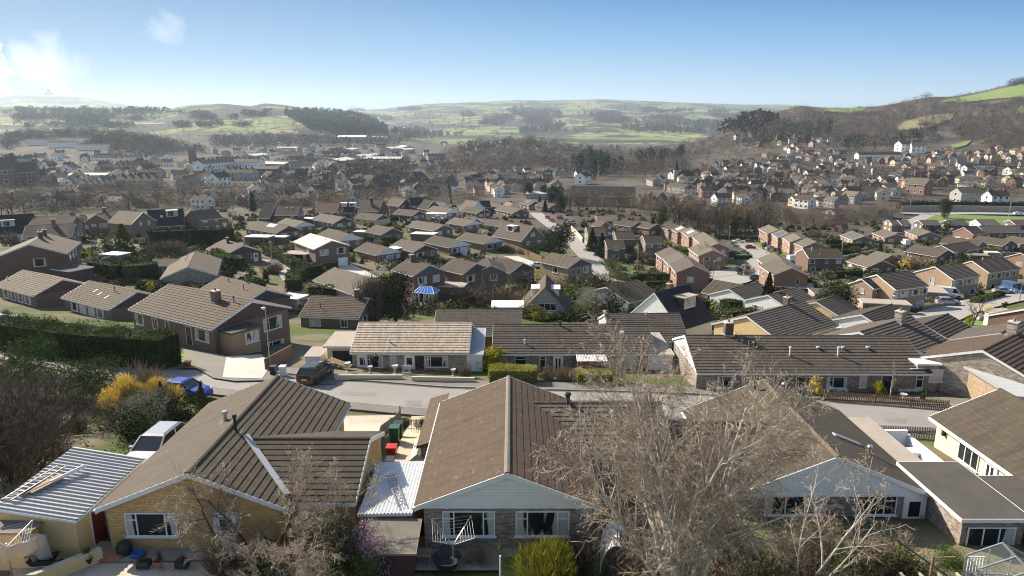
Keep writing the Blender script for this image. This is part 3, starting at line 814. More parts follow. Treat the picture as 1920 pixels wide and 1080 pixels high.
# near plots
patch('gravel_garden', [(628, 782), (742, 780), (735, 802), (708, 852), (640, 850), (626, 812)], .10, 'gravel')
patch('path', [(772, 783), (800, 783), (800, 830), (790, 872), (738, 872), (752, 830), (766, 800)], .14, 'cream drive')
patch('forecourt', [(1780, 752), (1862, 756), (1890, 740), (1905, 775), (1800, 778), (1785, 768)], .12, 'gravel pink')
patch('forecourt', [(560, 705), (625, 700), (632, 722), (560, 724)], .12, 'pavement')
patch('yard', [(30, 985), (150, 985), (205, 1035), (150, 1085), (20, 1085)], .12, 'gravel')
patch('terrace', [(190, 1020), (470, 1035), (480, 1056), (170, 1060)], .16, 'patio')
patch('gravel_garden', [(170, 1056), (520, 1056), (560, 1110), (60, 1110)], .10, 'gravel')
patch('terrace', [(780, 1010), (960, 1010), (985, 1075), (770, 1075)], .14, 'patio')
patch('lawn', [(935, 1052), (1010, 1045), (1030, 1100), (935, 1100)], .16, 'lawn')
# ------------------------------------------------------------------ camera, sun, sky, air
cam = bpy.data.cameras.new('camera'); co = bpy.data.objects.new('camera', cam); COL.objects.link(co)
co.location = (0, 0, CAMZ); co.rotation_euler = (math.pi / 2 - PITCH, 0, 0)
cam.sensor_width = 36; cam.lens = 36 * F / 1920; cam.clip_end = 40000; cam.clip_start = .5
sc.camera = co
SUN_AZ, SUN_EL = R(-52), R(33)         # azimuth from the view axis (to the left), height
sd = Vector((math.sin(SUN_AZ) * math.cos(SUN_EL), math.cos(SUN_AZ) * math.cos(SUN_EL), math.sin(SUN_EL)))
sl = bpy.data.lights.new('sun', 'SUN'); so = bpy.data.objects.new('sun', sl); COL.objects.link(so)
sl.energy = 5.0; sl.angle = R(.53); sl.color = (1, .91, .76)
so.rotation_euler = sd.to_track_quat('Z', 'Y').to_euler()
W = bpy.data.worlds.new('World'); sc.world = W; W.use_nodes = True
wt = W.node_tree; h = NT(wt); bg = wt.nodes['Background']
sky = h.n('ShaderNodeTexSky', _sky_type='NISHITA'); sky.sun_disc = False
sky.sun_elevation = SUN_EL; sky.sun_rotation = SUN_AZ
sky.altitude = 200; sky.air_density = 1.0; sky.dust_density = 1.6; sky.ozone_density = 1.0
gen = h.n('ShaderNodeTexCoord').outputs['Generated']; sx = h.n('ShaderNodeSeparateXYZ', Vector=gen)
az = h.math('DIVIDE', sx.outputs['X'], h.math('MAXIMUM', sx.outputs['Y'], .05)); el = h.math('DIVIDE', sx.outputs['Z'], h.math('MAXIMUM', sx.outputs['Y'], .05))
cv = h.n('ShaderNodeCombineXYZ', X=az, Y=el).outputs[0]
nz = h.noise(cv, 34, 10, .66, .5); nz2 = h.noise(h.scale(cv, (1, .6, 1)), 14, 6, .6, .8)
def blob(cx, cy, rx, ry):
    dx = h.math('DIVIDE', h.math('SUBTRACT', az, cx), rx); dy = h.math('DIVIDE', h.math('SUBTRACT', el, cy), ry)
    return h.math('SQRT', h.math('ADD', h.math('MULTIPLY', dx, dx), h.math('MULTIPLY', dy, dy)))
d1 = h.math('ADD', blob(-.745, .064, .055, .056), h.math('MULTIPLY', h.math('SUBTRACT', nz, .5), -2.6))
c1 = h.mr(d1, .7, 1.05, 1, 0)
d2 = h.math('ADD', blob(-.655, .075, .07, .036), h.math('MULTIPLY', h.math('SUBTRACT', nz2, .5), -3.4))
c2 = h.mr(d2, .15, 1.0, .5, 0)
d3 = h.math('ADD', blob(-.478, .118, .034, .03), h.math('MULTIPLY', h.math('SUBTRACT', nz2, .5), -3.2))
c3 = h.mr(d3, .1, .8, .3, 0)
cl = h.math('MAXIMUM', h.math('MAXIMUM', c1, c2), c3)
grad = h.ramp(h.mr(el, -.01, .34), [(0, (2.9, 3.7, 4.2)), (.13, (2.75, 3.95, 4.8)), (.31, (1.3, 2.8, 4.5)), (.5, (.52, 1.72, 3.6)), (.8, (.3, 1.15, 2.95)), (1, (.25, .95, 2.5))])
left = h.mr(az, -.85, .1, 1, 0)
grad = h.mix(h.math('MULTIPLY', left, h.mr(el, .02, .12, .25, .62)), grad, (1.9, 2.65, 3.6))
front = h.math('MULTIPLY', h.mr(sx.outputs['Y'], .25, .5), h.mr(el, .28, .6, 1, 0))
skyb = h.mix(front, sky.outputs['Color'], grad)
skyc = h.mix(cl, skyb, (6.7, 6.8, 7.0))
wt.links.new(skyc, bg.inputs['Color']); bg.inputs['Strength'].default_value = .088
hz = MB(); hz.box((-12000, -200, -4), (12000, 12500, CAMZ + 420))
hm = bpy.data.materials.new('haze'); hm.use_nodes = True
for n in list(hm.node_tree.nodes):
    if n.type == 'BSDF_PRINCIPLED': hm.node_tree.nodes.remove(n)
pv = hm.node_tree.nodes.new('ShaderNodeVolumePrincipled'); pv.inputs['Density'].default_value = 6.2e-5; pv.inputs['Color'].default_value = (.72, .85, 1, 1); pv.inputs['Anisotropy'].default_value = .3
hm.node_tree.links.new(pv.outputs[0], hm.node_tree.nodes['Material Output'].inputs['Volume'])
HAZE = True
if HAZE: tag(hz.build('haze', hm), None, None, kind='stuff')
# distant snowy peak
pk = MB(); rn = random.Random(3); base = at(92, 181, 11800)
rings = []
for k in range(6):
    r = 1 - k / 6; rings.append([(base.x + 165 * r ** 1.3 * (1 + .22 * rn.uniform(-1, 1)) * math.cos(a * math.pi / 7), base.y + 130 * r * math.sin(a * math.pi / 7), base.z - 40 + (190 * (1 - r) + rn.uniform(-8, 8))) for a in range(14)])
for k in range(5):
    for a in range(14): pk.poly([rings[k][a], rings[k][(a+1) % 14], rings[k+1][(a+1) % 14], rings[k+1][a]])
pk.poly(rings[5])
m, nt, b = new_mat('snow rock'); hh_ = NT(nt)
nt.links.new(hh_.mix(hh_.mr(hh_.noise(hh_.pos(), .02, 5, .7), .46, .54), (.8, .82, .86), (.12, .14, .24)), b.inputs['Base Color']); b.inputs['Roughness'].default_value = .9
tag(pk.build('mountain_peak', m), None, None, kind='structure')
# ------------------------------------------------------------------ render settings
sc.view_settings.view_transform = 'Standard'; sc.view_settings.look = 'None'; sc.view_settings.gamma = 1
sc.view_settings.exposure = 1.06
cy = sc.cycles
try:
    cy.use_adaptive_sampling = True; cy.adaptive_threshold = .02; cy.use_denoising = True
    cy.max_bounces = 4; cy.diffuse_bounces = 2; cy.glossy_bounces = 2; cy.transmission_bounces = 2; cy.transparent_max_bounces = 6; cy.volume_bounces = 0
    cy.filter_width = 1.05; cy.volume_step_rate = 4; cy.volume_max_steps = 64
except Exception: pass
# ------------------------------------------------------------------ the estate: every house by its ridge
def hh(label, ax, ay, bx, by, **k):
    return house(label, (ax, ay), (bx, by), **k)
DK = dict(roof='roof dark'); RD = dict(wall='wall red'); TWO = dict(H=5.0)
# left flank
hh('long bungalow at the left edge with a row of white windows under ribbed tiles', 117, 523, 42.5, 506, W=8.2, roof='roof tan', gable='boards maroon', wins=[('N', -3.6, .7, 2.0, 1.4, 3), ('N', -1.2, .7, 1.8, 1.4, 2), ('N', 1.2, .7, 1.8, 1.4, 2), ('N', 3.6, .7, 2.0, 1.4, 3)], flues=((.93, 3.0, 'N', .5, .06, 'white paint'),))
hh('bungalow behind the long dark hedge with pale vent tiles dotted over its roof', 257.5, 546, 166.7, 526, W=8.2, roof='roof tan', gable='boards maroon', wins=[('N', -3.6, .7, 2.0, 1.4, 3), ('N', -1.2, .7, 1.8, 1.4, 2), ('N', 1.2, .7, 1.8, 1.4, 2), ('N', 3.6, .7, 2.0, 1.4, 3)], flues=((.3, 1.2, 'N', .8),), skyl=((.62, 1.9, 'N', .25, .7, 'felt pale'), (.48, 2.3, 'N', .25, .7, 'felt pale'), (.3, 2.6, 'N', .25, .7, 'felt pale')))
split = hh('split level bungalow with a maroon gable and timber clad side porch by the pale driveway', 472.5, 564, 316.7, 532.5, W=10, H=2.6, roof='roof tan', gable='boards maroon', pitch=20, Lmax=30, up=1.4,
   wins=[('N', -6.3, .8, 1.6, 1.3, 2), ('N', -3.2, .8, 1.1, 1.3, 2), ('N', -.8, .8, .8, 1.3, 1), ('N', 5.6, .8, 2.4, 1.3, 3), ('A', 2.6, .55, 2.6, 1.5, 2), ('A', 2.8, -2.3, 2.4, 1.4, 2)],
   chim=((.3, 1.3, 'N', .8, .8, 1.3),), flues=((.13, .9, 'N', .7),), doors=(('N', 3.2, 0, 'plastic dark'),))
hh('bungalow tucked behind the split level house with a dark gable and slim brick stack', 499, 542.5, 415, 517.5, W=8.5, roof='roof tan', gable='boards dark and shade', wins=[], chim=((.45, -.4, 'N', .5, .5, 1.5),), flues=((.72, .9, 'N', .7), (.3, 1.6, 'N', .8)))
hh('tall red brick house at the left with one window high in its broad gable', 54, 457.5, 91, 435, W=11, H=5.2, pitch=21, roof='roof tan', wall='wall red', Lmax=14, wins=[('A', 1.2, 3.1, 2.0, 1.5, 1), ('N', -3, 3.4, 1.5, 1.2, 2), ('N', 0, 3.4, 1.2, 1.2, 2), ('N', 2.6, 3.4, 1.5, 1.2, 2)], chim=((.55, .3, 'N', .7, .7, 1.3, 'wall red'), (.8, .3, 'N', .7, .7, 1.3, 'wall red')))
hh('upper of the two stepped brown roofed houses left of the pale brick gable', 143, 404, 63, 406, W=9.5, H=4.6, pitch=26, roof='roof tan')
hh('lower of the two stepped brown roofed houses with a chimney on its ridge', 141, 419, 48, 423, W=9.5, H=4.2, pitch=26, roof='roof tan', chim=((.43, .5, 'N', .8, .8, 1.6),))
hh('black roofed chalet house at the far left edge above the valley', 64, 400, -20, 405, W=10, H=2.5, pitch=42, roof='roof slate', wall='wall white', dorm=((.62, 4.2, 'N', 3, 1.6, 3, 'felt tan'),))
hh('two storey buff house with a white edged front gable and a window with four lights', 180, 402, 214, 393, W=8.5, H=4.2, pitch=30, wall='wall brown', wins=[('A', 1.8, 2.4, 2.6, 1.4, 3), ('A', -1.2, 2.8, 1.5, .8, 1), ('A', -3.4, 2.1, .9, 1.2, 1)], chim=((.5, .3, 'F', .9, .9, 1.6),))
hh('brick house with two small gable windows left of the big black roof', 268, 397.5, 224, 394, W=8.5, H=4.6, pitch=36, roof='roof tan', wall='wall brown', wins=[('A', -1.2, 3.6, .8, 1.3, 1), ('A', 1.7, 3.6, .8, 1.3, 1)])
hh('big black roofed chalet with a white framed dormer above the tall clipped hedge', 344, 391, 276, 394, W=10.5, H=2.6, pitch=42, roof='roof slate', wall='wall brown', dorm=((.33, 3.4, 'N', 3.4, 2.0, 3, 'felt pale'),), skyl=((.62, 3.2, 'N', .8, 1.1, 'glass net'),))
hh('grey brown house with a wide upstairs window at the right end of the tall hedge', 402, 391, 357, 396, W=8.5, H=4.6, pitch=32, wall='wall brown', chim=((.1, .2, 'F', .8, .8, 1.3),))
hh('grey stone gabled bungalow with a stepped front roof in the walled garden', 352, 500, 366.7, 471, W=9.2, H=2.5, roof='roof tan', wall='wall stone', wins=[], flues=((.5, 1.2, 'F', .5), (.75, 1.4, 'F', .5)))
hh('small low brown roofed wing beside the grey stone gable', 346, 485, 288, 486, W=5, H=2.4, pitch=18, wall='wall brown', wins=[('N', .2, .8, 1.6, 1.2, 2)])
hh('bungalow with a dark gable and a stack above the bend of the drive', 456, 460, 420, 448.5, W=8.6, gable='boards maroon', chim=((.62, .9, 'N', .6, .6, 1.5, 'wall dark'),), doors=(('A', 2.9),))
hh('dark roofed bungalow with a pale square panel on the slope', 541.7, 422.5, 483, 414, W=9, roof='roof mossgrey', gable='boards dark and shade', skyl=((.42, 1.5, 'N', 4.2, 2.0, 'felt pale', 'roof_panel'),))
hh('bungalow with a pale blue grey gable behind the square roof panel', 570, 415, 536, 408.5, W=8, gable='boards white', flues=((.6, .6, 'N', .6),))
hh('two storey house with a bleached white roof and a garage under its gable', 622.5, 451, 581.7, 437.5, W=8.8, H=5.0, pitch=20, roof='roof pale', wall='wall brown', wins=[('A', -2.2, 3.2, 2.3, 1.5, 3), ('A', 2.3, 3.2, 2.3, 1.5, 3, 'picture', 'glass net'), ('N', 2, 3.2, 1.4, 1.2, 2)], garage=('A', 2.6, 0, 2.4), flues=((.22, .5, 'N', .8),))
# top row with steep roofs
hh('steep black roofed house on the skyline of the estate beside a dark cypress', 520, 378, 497, 377, W=10, H=3, pitch=48, roof='roof slate', wall='wall dark')
hh('red brick house with two rooflights beside the steep black roof', 563, 383, 520, 383, W=8, H=4.6, pitch=40, roof='roof redbrown', wall='wall red', skyl=((.55, 2, 'N', .8, 1, 'glass net'), (.3, 2, 'N', .8, 1, 'glass net')))
hh('red brick house with a dark roof left of the white dormer windows', 637, 378.5, 598, 378, W=8, H=4.6, pitch=40, roof='roof redbrown', wall='wall red')
hh('black gambrel house with two white dormers', 667, 380, 640, 380, W=8, H=2.8, pitch=42, roof='roof slate', wall='wall dark', dorm=((.2, 2.4, 'N', 2.6, 1.5, 3, 'felt pale'), (.8, 2.4, 'N', 2.6, 1.5, 3, 'felt pale')))
hh('brown half hipped house with a sunlit mottled roof and dark brick gable', 719, 374.5, 682, 373, W=9, H=3.6, pitch=44, roof='roof tan', wall='wall red', chim=((.45, 3.4, 'N', .8, .8, 3.4, 'wall dark'),))
hh('brown roofed house with twin gable windows right of the half hipped roof', 761, 372.5, 736, 369.5, W=8, H=4.4, pitch=38, roof='roof tan', wall='wall red')
hh('dark slate roof behind the twin window gable', 792, 370, 766, 371, W=8, H=4.4, pitch=40, roof='roof slate', wall='wall dark')
hh('small sunlit garage with pinkish roof and white gable', 782, 385, 767, 381, W=6, H=2.3, pitch=34, roof='roof tan', wall='wall white', wins=[])
hh('second dark roof along the skyline row left of the bare poplar', 813, 376, 796, 373.5, W=8, H=3.4, pitch=42, roof='roof slate', wall='wall dark')
hh('little cream gabled house right of the dark skyline roofs', 834, 379, 817, 377.5, W=7, H=3.4, pitch=38, roof='roof tan', wall='wall white')
hh('pinkish roofed house with a white gable under the bare poplar', 896, 377.5, 874, 374.5, W=8, H=3.4, pitch=40, roof='roof tan', wall='wall white')
hh('dark roofed house between the poplar and the long brick bungalow', 918, 376, 899, 376.5, W=7.5, H=3.2, pitch=38, roof='roof slate', wall='wall red')
hh('small house with a white gable just left of the solar panel roof', 962, 381, 950, 378, W=6.5, H=3.2, pitch=36, roof='roof redbrown', wall='wall white')
hh('house with solar panels at the top of the estate road', 1004, 377, 985, 373.5, W=8, H=3, pitch=28, wall='wall red', skyl=((.5, 1.7, 'N', 4.5, 2.4, 'solar cells', 'solar_panel', 'steel'),))
hh('brown roofed bungalow right of the solar house behind the conifers', 1042, 382, 1013, 378, W=8, H=3, wall='wall orange')
# bungalow rows
hh('bungalow with a dark gable in the back row beside the flat white carport', 786, 394.5, 747, 391, W=8, gable='boards dark and shade')
hh('bungalow with a grey gable at the left of the back row above two hedges', 718, 402, 677, 398, W=8, wall='wall sand', gable='boards dark and shade', flues=((.4, .5, 'N', .4, .06, 'white paint'),))
hh('bungalow with a pale ruined looking gable wall left of the two hedged lawns', 645, 407, 602, 400, W=8.5, gable='boards dark and shade')
hh('bungalow with a dark gable above the narrow flat white porch', 736, 427.5, 704, 421.5, W=8.2, gable='boards dark and shade')
hh('long low bungalow with plain brown end wall in front of the parked white saloon', 832, 421, 779, 413, W=8.2)
hh('bungalow with a bluish white gable behind the white pickup', 850, 391.5, 813, 385.5, W=8, gable='boards white')
hh('bungalow with a white gable and a brick chimney near its far end', 888, 412.5, 852, 407, W=8, gable='boards white', chim=((.78, .2, 'F', .7, .7, 1.5, 'wall red'),))
hh('bungalow with a dark gable joined to a black box dormer', 908, 392, 876, 387, W=8, gable='boards dark and shade')
hh('bungalow with a pale gable low behind the white roofed house', 657, 439, 616, 428, W=8.2, gable='boards white')
hh('bungalow with white gable and yellow brick flank at the left of the front row', 729, 464, 687, 454, W=7.6, wall='wall brown', gable='boards white', wins=[('A', -2.6, .8, 1.2, 1.1, 2), ('A', .3, .7, 2.4, 1.3, 3, 'picture', 'glass net'), ('A', 2.9, .9, 1.2, 1, 2)], flues=((.4, .4, 'N', .3, .06, 'white paint'),))
hh('bungalow with dark gable second along the front row', 798, 458.5, 753, 448, W=7.8, wall='wall brown', gable='boards maroon', wins=[('A', -1.8, .7, 2.6, 1.4, 3, 'picture', 'glass net'), ('A', 2.4, .9, 1.1, 1.1, 2)])
hh('bungalow with white gable and a glazed white porch third along the front row', 863, 451, 814, 441, W=7.8, wall='wall brown', gable='boards white', wins=[('A', -2, .7, 2.6, 1.4, 3), ('A', 3, .9, 1, 1, 1)], roof='roof mossgrey')
hh('bungalow with white gable and dark picture window fourth along the front row', 926, 444.5, 873, 435.5, W=7.8, wall='wall brown', gable='boards white', wins=[('A', -1.8, .7, 2.8, 1.4, 3, 'picture', 'glass dark'), ('A', 2.8, 1, 1.2, .9, 2)], doors=(('A', .7, 0, 'plastic dark'),))
hh('tall chalet with a white dormer and a big brown gable beside the estate road', 1001, 423.5, 945, 414.5, W=10.5, H=2.7, pitch=40, wall='wall brown', wins=[('A', -2.5, .8, 2, 1.4, 3), ('A', 2.6, .8, 1.7, 1.3, 2, 'offset', 'glass net'), ('A', -.3, 3.6, 2, 1.3, 3)], dorm=((.55, 4.1, 'N', 3.6, 1.9, 2.6, 'felt pale'),))
hh('bungalow mostly hidden behind the chalet dormer beside a white flat roof', 949, 414, 917, 410.5, W=8)
hh('long brick bungalow at the top of the road with a plain red end gable', 977, 391.5, 944, 385, W=9, wall='wall red', H=2.8, flues=((.5, 1.5, 'N', .4, .06, 'white paint'),))
hh('left half of the long brick bungalow range below the skyline row', 946, 385, 914, 378, W=9, wall='wall red', H=2.8)
# two storey pairs in the middle
hh('red brick two storey house with a chimney above the blue glazed conservatory', 805, 496, 764.5, 485, W=7.4, H=5.1, pitch=24, wall='wall red', gable='hung grey', roof='roof mossgrey', wins=[('A', -1.7, 3.1, 2.1, 1.45, 2, 'offsetR', 'glass net'), ('A', 1.6, 3.1, 1.6, 1.45, 2, 'casement', 'glass net'), ('A', 1.7, .7, 1.6, 1.2, 2)], chim=((.72, .5, 'N', .8, .8, 1.5, 'wall dark'),))
hh('two storey house with a grey tile hung gable right of the conservatory house', 894, 493, 850, 484, W=7.4, H=5.0, pitch=24, wall='wall brown', gable='hung grey', roof='roof mossgrey', wins=[('A', -1.7, 3, 2.2, 1.4, 3, 'picture', 'glass net'), ('A', 2.2, 3.1, 1, 1.2, 2)])
hh('brown roofed twin wing joined to the right of the grey tile hung gable', 921, 497, 914, 483, W=6.2, H=5.0, pitch=24, wall='wall brown', roof='roof mossgrey', wins=[('A', .5, 3.1, 1.6, 1.3, 2)])
hh('house with a shadowed gable above the orange brick drive wall', 981, 492.5, 934, 483, W=7.8, H=3.2, pitch=24, wall='wall brown', gable='hung grey', roof='roof mossgrey', wins=[('A', 1.0, 1, .8, 1.5, 1), ('A', 2.4, 1, .8, 1.5, 1)])
hh('two storey house with a slate grey hung gable and a yellowish flank beside the road', 1089, 484.5, 1034, 473.5, W=8, H=5, pitch=22, wall='wall buff', gable='hung grey', wins=[('A', -2.3, 3, .8, 1.3, 1), ('A', -.4, 3, .8, 1.3, 1), ('A', 2, 3, 1.9, 1.5, 2, 'offset', 'glass net'), ('A', -1.9, .4, 2.2, 1.3, 2, 'casement', 'glass dark'), ('N', .5, 3, 1.8, 1.4, 2)])
hh('steep A frame chalet with a pale boarded gable and two flat white dormers', 1022.5, 538.5, 1024, 514, W=8.4, H=1.6, pitch=47, roof='roof mossgrey', wall='wall grey', barge='timber', fascia='timber', wins=[('A', .4, 2.1, 3.0, 1.2, 3, 'casement', 'glass dark')], dorm=((.45, 3.4, 'N', 3.0, 1.3, 2.4, 'felt pale'), (.45, 3.4, 'F', 3.0, 1.3, 2.4, 'felt pale')))
hh('dark ribbed roof just behind the yellow bush and the beige roofed bungalow', 978, 580.5, 818, 580.5, W=8.6, roof='roof dark', pitch=22)
hh('brown ribbed bungalow roof behind the carport with one small dark flue', 692, 558, 584, 554, W=8.8, roof='roof tan', chim=((.2, .1, 'N', .6, .6, 1.3, 'wall red'),), flues=((.72, 3.0, 'N', .7),))
hh('pale brown roofed bungalow with a grey gable beside the rounded hedges', 708, 527, 627, 501, W=9, roof='roof grey', wall='wall grey', flues=((.9, .3, 'N', .6),), wins=[('N', -4, .9, 1.8, 1.2, 2), ('N', 0, .9, 1.5, 1.2, 2), ('A', -.6, 1, 1.4, 1, 2)])
hh('big weathered bungalow roof behind the bare shrubs in the middle', 1136, 538, 1195, 523.5, W=11, roof='roof mossgrey', wall='wall grey', pitch=20)
hh('black roofed chalet with a white gable and a box dormer', 1226.7, 548.5, 1291.7, 532.5, W=9.4, H=2.3, pitch=43, roof='roof slate', wall='wall white', wins=[('A', .2, 2.3, 2.6, 1.3, 3), ], dorm=((.58, 3.9, 'N', 3.0, 1.7, 3.2, 'felt tan', 'boards dark and shade'),), chim=((.45, .3, 'F', .7, .7, 1.0),))
hh('dark mossy bungalow roof with a small white gable below the A frame chalet', 1133, 588.5, 1273, 587, W=9, roof='roof dark', wall='wall white', flues=((.0, .3, 'N', .5, .1, 'white paint'), (.55, .4, 'N', .4, .06, 'white paint')))
hh('dark ribbed roof with a white gable behind the clipped hedge', 1367.5, 542, 1421, 528.5, W=9, roof='roof dark', wall='wall white', wins=[])
hh('plain brown roofed bungalow left of the white gable below the turning head', 1393, 534, 1338, 524.5, W=9, roof='roof mossgrey', wall='wall brown')
hh('dark ribbed roof with a small white front behind the drooping conifer', 1440, 553, 1495, 538.5, W=9.6, roof='roof dark', wall='wall white')
hh('cream gabled bungalow with a dark ribbed roof and a white lean-to', 1400, 592.5, 1507.5, 564, W=9.8, H=2.7, pitch=23, roof='roof dark', wall='wall sand', chim=((.72, .4, 'F', .7, .7, 1.2),), wins=[('A', -2, .9, 2.6, 1.2, 3), ('A', 2.2, .5, 2.4, 1.2, 3)], skyl=())
hh('dark ribbed roof almost hidden by a round evergreen tree', 1531, 566, 1569, 553, W=9.4, roof='roof dark', wall='wall sand')
hh('dark ribbed roof with a blue white gable below the left pair of buff houses', 1615, 589.5, 1672, 570, W=9.6, roof='roof dark', wall='wall white', wins=[])
hh('dark ribbed bungalow roof with a stone chimney behind the long white fronted terrace', 1612, 622, 1706.7, 593.5, W=10.5, roof='roof dark', wall='wall white', chim=((.72, .3, 'N', .8, .8, 1.3, 'wall stone'),), flues=((.3, 4.2, 'N', .4, .08, 'white paint'),))
hh('dark ribbed gable roof standing alone above the blue terrace', 1731, 608, 1777.5, 588, W=10.5, roof='roof dark', wall='wall brown', wins=[])
hh('bungalow with a mossy tan slope and a stone gable behind the grey garage', 1842.5, 656.5, 1912, 622.5, W=11, roof='roof wornbrown', wall='wall stone', chim=((.88, .3, 'F', .8, .8, 1.3, 'wall stone'),), wins=[])
hh('dark roof at the right edge behind the mossy tan slope', 1876, 624.5, 1916, 602.5, W=10, roof='roof dark', wall='wall brown', wins=[])
# buff semis on the right
SW = [('N', -4.3, 3.3, 1.6, 1.2, 3), ('N', -1.8, 3.3, 2.4, 1.2, 3), ('N', 1.6, 3.3, 2.4, 1.2, 3), ('N', 4.2, 3.3, 1.6, 1.2, 3), ('N', -3.6, .7, 2.4, 1.3, 3), ('N', 3.2, .7, 2.4, 1.3, 3)]
hh('left pair of buff brick houses with white panelled front above the blue car', 1644, 514.5, 1705, 507.5, W=8.8, H=5.1, pitch=25, roof='roof dark', wall='wall buff', wins=SW, Lmax=15)
hh('narrow gabled buff wing with two windows left of the blue car houses', 1616, 523, 1637, 519, W=5, H=4.7, pitch=28, roof='roof slate', wall='wall buff', wins=[('A', .3, 3.1, .9, 1.2, 2), ('A', .3, .5, .9, 1.5, 2), ('N', 0, 3.3, 1.1, .9, 1)])
hh('middle pair of buff brick houses with an arched gable window beside the white van', 1752.5, 499.5, 1803, 492.5, W=8.8, H=5.1, pitch=25, roof='roof dark', wall='wall buff', wins=SW + [('A', -.2, 3.0, 1.2, 1.5, 2)], Lmax=15)
hh('right pair of buff brick houses behind the blue and white van', 1822.5, 489, 1881.7, 482, W=8.8, H=5.1, pitch=25, roof='roof dark', wall='wall buff', wins=SW, Lmax=15, flues=((.3, .2, 'N', .6, .08, 'white paint'),))
hh('red brick gable cut by the right edge above the buff pairs', 1914, 474, 1960, 466, W=8.4, H=5, pitch=25, wall='wall orange', roof='roof dark', wins=[('A', 0, 3, 1.8, 1.2, 2)])
hh('brick house at the right edge with a white garage in front', 1921, 579, 1975, 566, W=8.5, H=3.4, pitch=24, wall='wall red', wins=[])
# red bungalows on the right
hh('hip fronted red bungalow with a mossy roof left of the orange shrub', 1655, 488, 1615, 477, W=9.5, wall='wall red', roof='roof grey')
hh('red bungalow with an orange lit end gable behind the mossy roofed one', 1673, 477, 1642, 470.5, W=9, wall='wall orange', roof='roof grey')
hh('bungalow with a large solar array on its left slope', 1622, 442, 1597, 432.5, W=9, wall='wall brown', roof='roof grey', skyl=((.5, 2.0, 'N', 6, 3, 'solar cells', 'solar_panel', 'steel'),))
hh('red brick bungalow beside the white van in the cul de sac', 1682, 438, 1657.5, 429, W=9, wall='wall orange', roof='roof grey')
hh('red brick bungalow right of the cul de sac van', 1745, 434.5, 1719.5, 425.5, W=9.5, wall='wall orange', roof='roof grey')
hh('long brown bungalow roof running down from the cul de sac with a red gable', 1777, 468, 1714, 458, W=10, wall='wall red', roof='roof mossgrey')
hh('orange lit gabled cross wing with a dark side slope left of the green bushes', 1766, 460, 1816, 452.5, W=9, wall='wall orange', roof='roof mossgrey')
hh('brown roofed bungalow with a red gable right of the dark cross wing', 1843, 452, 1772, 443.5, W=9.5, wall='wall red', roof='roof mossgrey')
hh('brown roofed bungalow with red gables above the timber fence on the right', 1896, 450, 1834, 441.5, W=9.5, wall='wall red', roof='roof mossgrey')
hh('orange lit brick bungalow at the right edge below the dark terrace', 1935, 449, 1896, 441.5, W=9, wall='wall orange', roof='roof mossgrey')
hh('orange lit brick gable end of the long dark roofed terrace', 1807, 426, 1831, 423.5, W=8.5, H=3.8, pitch=30, wall='wall orange', roof='roof mossgrey')
hh('long dark roofed terrace below the sunny bank', 1833, 424, 1905, 422.5, W=9.5, H=3.0, pitch=24, wall='wall dark', roof='roof dark', Lmax=30)
hh('dark roofed cottage left of the bank at the road junction', 1722, 412.5, 1757, 412.5, W=8, H=2.6, roof='roof dark', wall='wall dark')
hh('second dark roofed cottage on the bank behind the dark fir', 1773, 412.5, 1808, 412.5, W=8, H=2.6, roof='roof dark', wall='wall dark')
hh('dark roofed cottage with a white end gable on the sunny bank', 1829, 411.5, 1865, 411.5, W=8, H=2.6, roof='roof dark', wall='wall white')
hh('dark roofed cottage at the right end of the sunny bank', 1893, 412, 1928, 412, W=8, H=2.6, roof='roof dark', wall='wall dark')
hh('left half of the small dark roofed pair with white windows at the junction', 1665, 412, 1681, 412, W=8, H=4.2, roof='roof dark', wall='wall brown')
hh('right half of the small dark roofed pair with white windows at the junction', 1682.5, 412.5, 1701, 412.5, W=8, H=4.2, roof='roof dark', wall='wall brown')
hh('grey rendered two storey house above the road junction', 1677, 385.5, 1645, 384, W=8.5, H=5, wall='wall grey', roof='roof mossgrey')
hh('white walled brown roofed bungalow with a small lawn above the bare thicket', 1611, 386, 1574, 384, W=9, H=2.8, wall='wall white', roof='roof tan')
hh('small dark roofed red brick house left of the white walled bungalow', 1556, 394, 1578, 391.5, W=7.5, H=4, wall='wall red', roof='roof dark')
# centre right
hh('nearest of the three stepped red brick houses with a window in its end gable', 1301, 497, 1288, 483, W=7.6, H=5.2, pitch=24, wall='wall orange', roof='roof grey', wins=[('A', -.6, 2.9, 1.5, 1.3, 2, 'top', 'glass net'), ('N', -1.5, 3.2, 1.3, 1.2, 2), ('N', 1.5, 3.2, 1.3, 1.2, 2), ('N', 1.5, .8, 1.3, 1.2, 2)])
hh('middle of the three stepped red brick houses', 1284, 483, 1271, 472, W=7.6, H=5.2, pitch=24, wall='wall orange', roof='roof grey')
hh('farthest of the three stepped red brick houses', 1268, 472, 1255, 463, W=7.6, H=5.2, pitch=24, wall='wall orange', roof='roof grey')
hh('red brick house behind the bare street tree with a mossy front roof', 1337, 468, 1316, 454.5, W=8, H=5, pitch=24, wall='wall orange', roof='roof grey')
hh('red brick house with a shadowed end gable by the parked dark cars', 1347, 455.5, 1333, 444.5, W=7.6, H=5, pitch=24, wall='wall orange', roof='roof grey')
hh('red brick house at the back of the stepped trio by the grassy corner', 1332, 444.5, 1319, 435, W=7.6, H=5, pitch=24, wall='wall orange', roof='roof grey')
hh('narrow red house with a large solar roof right of its twin', 1311, 437, 1295, 426, W=7.2, H=5, pitch=24, wall='wall orange', roof='roof grey', skyl=((.5, 1.9, 'N', 4, 2.6, 'felt pale', 'solar_panel', 'steel'),))
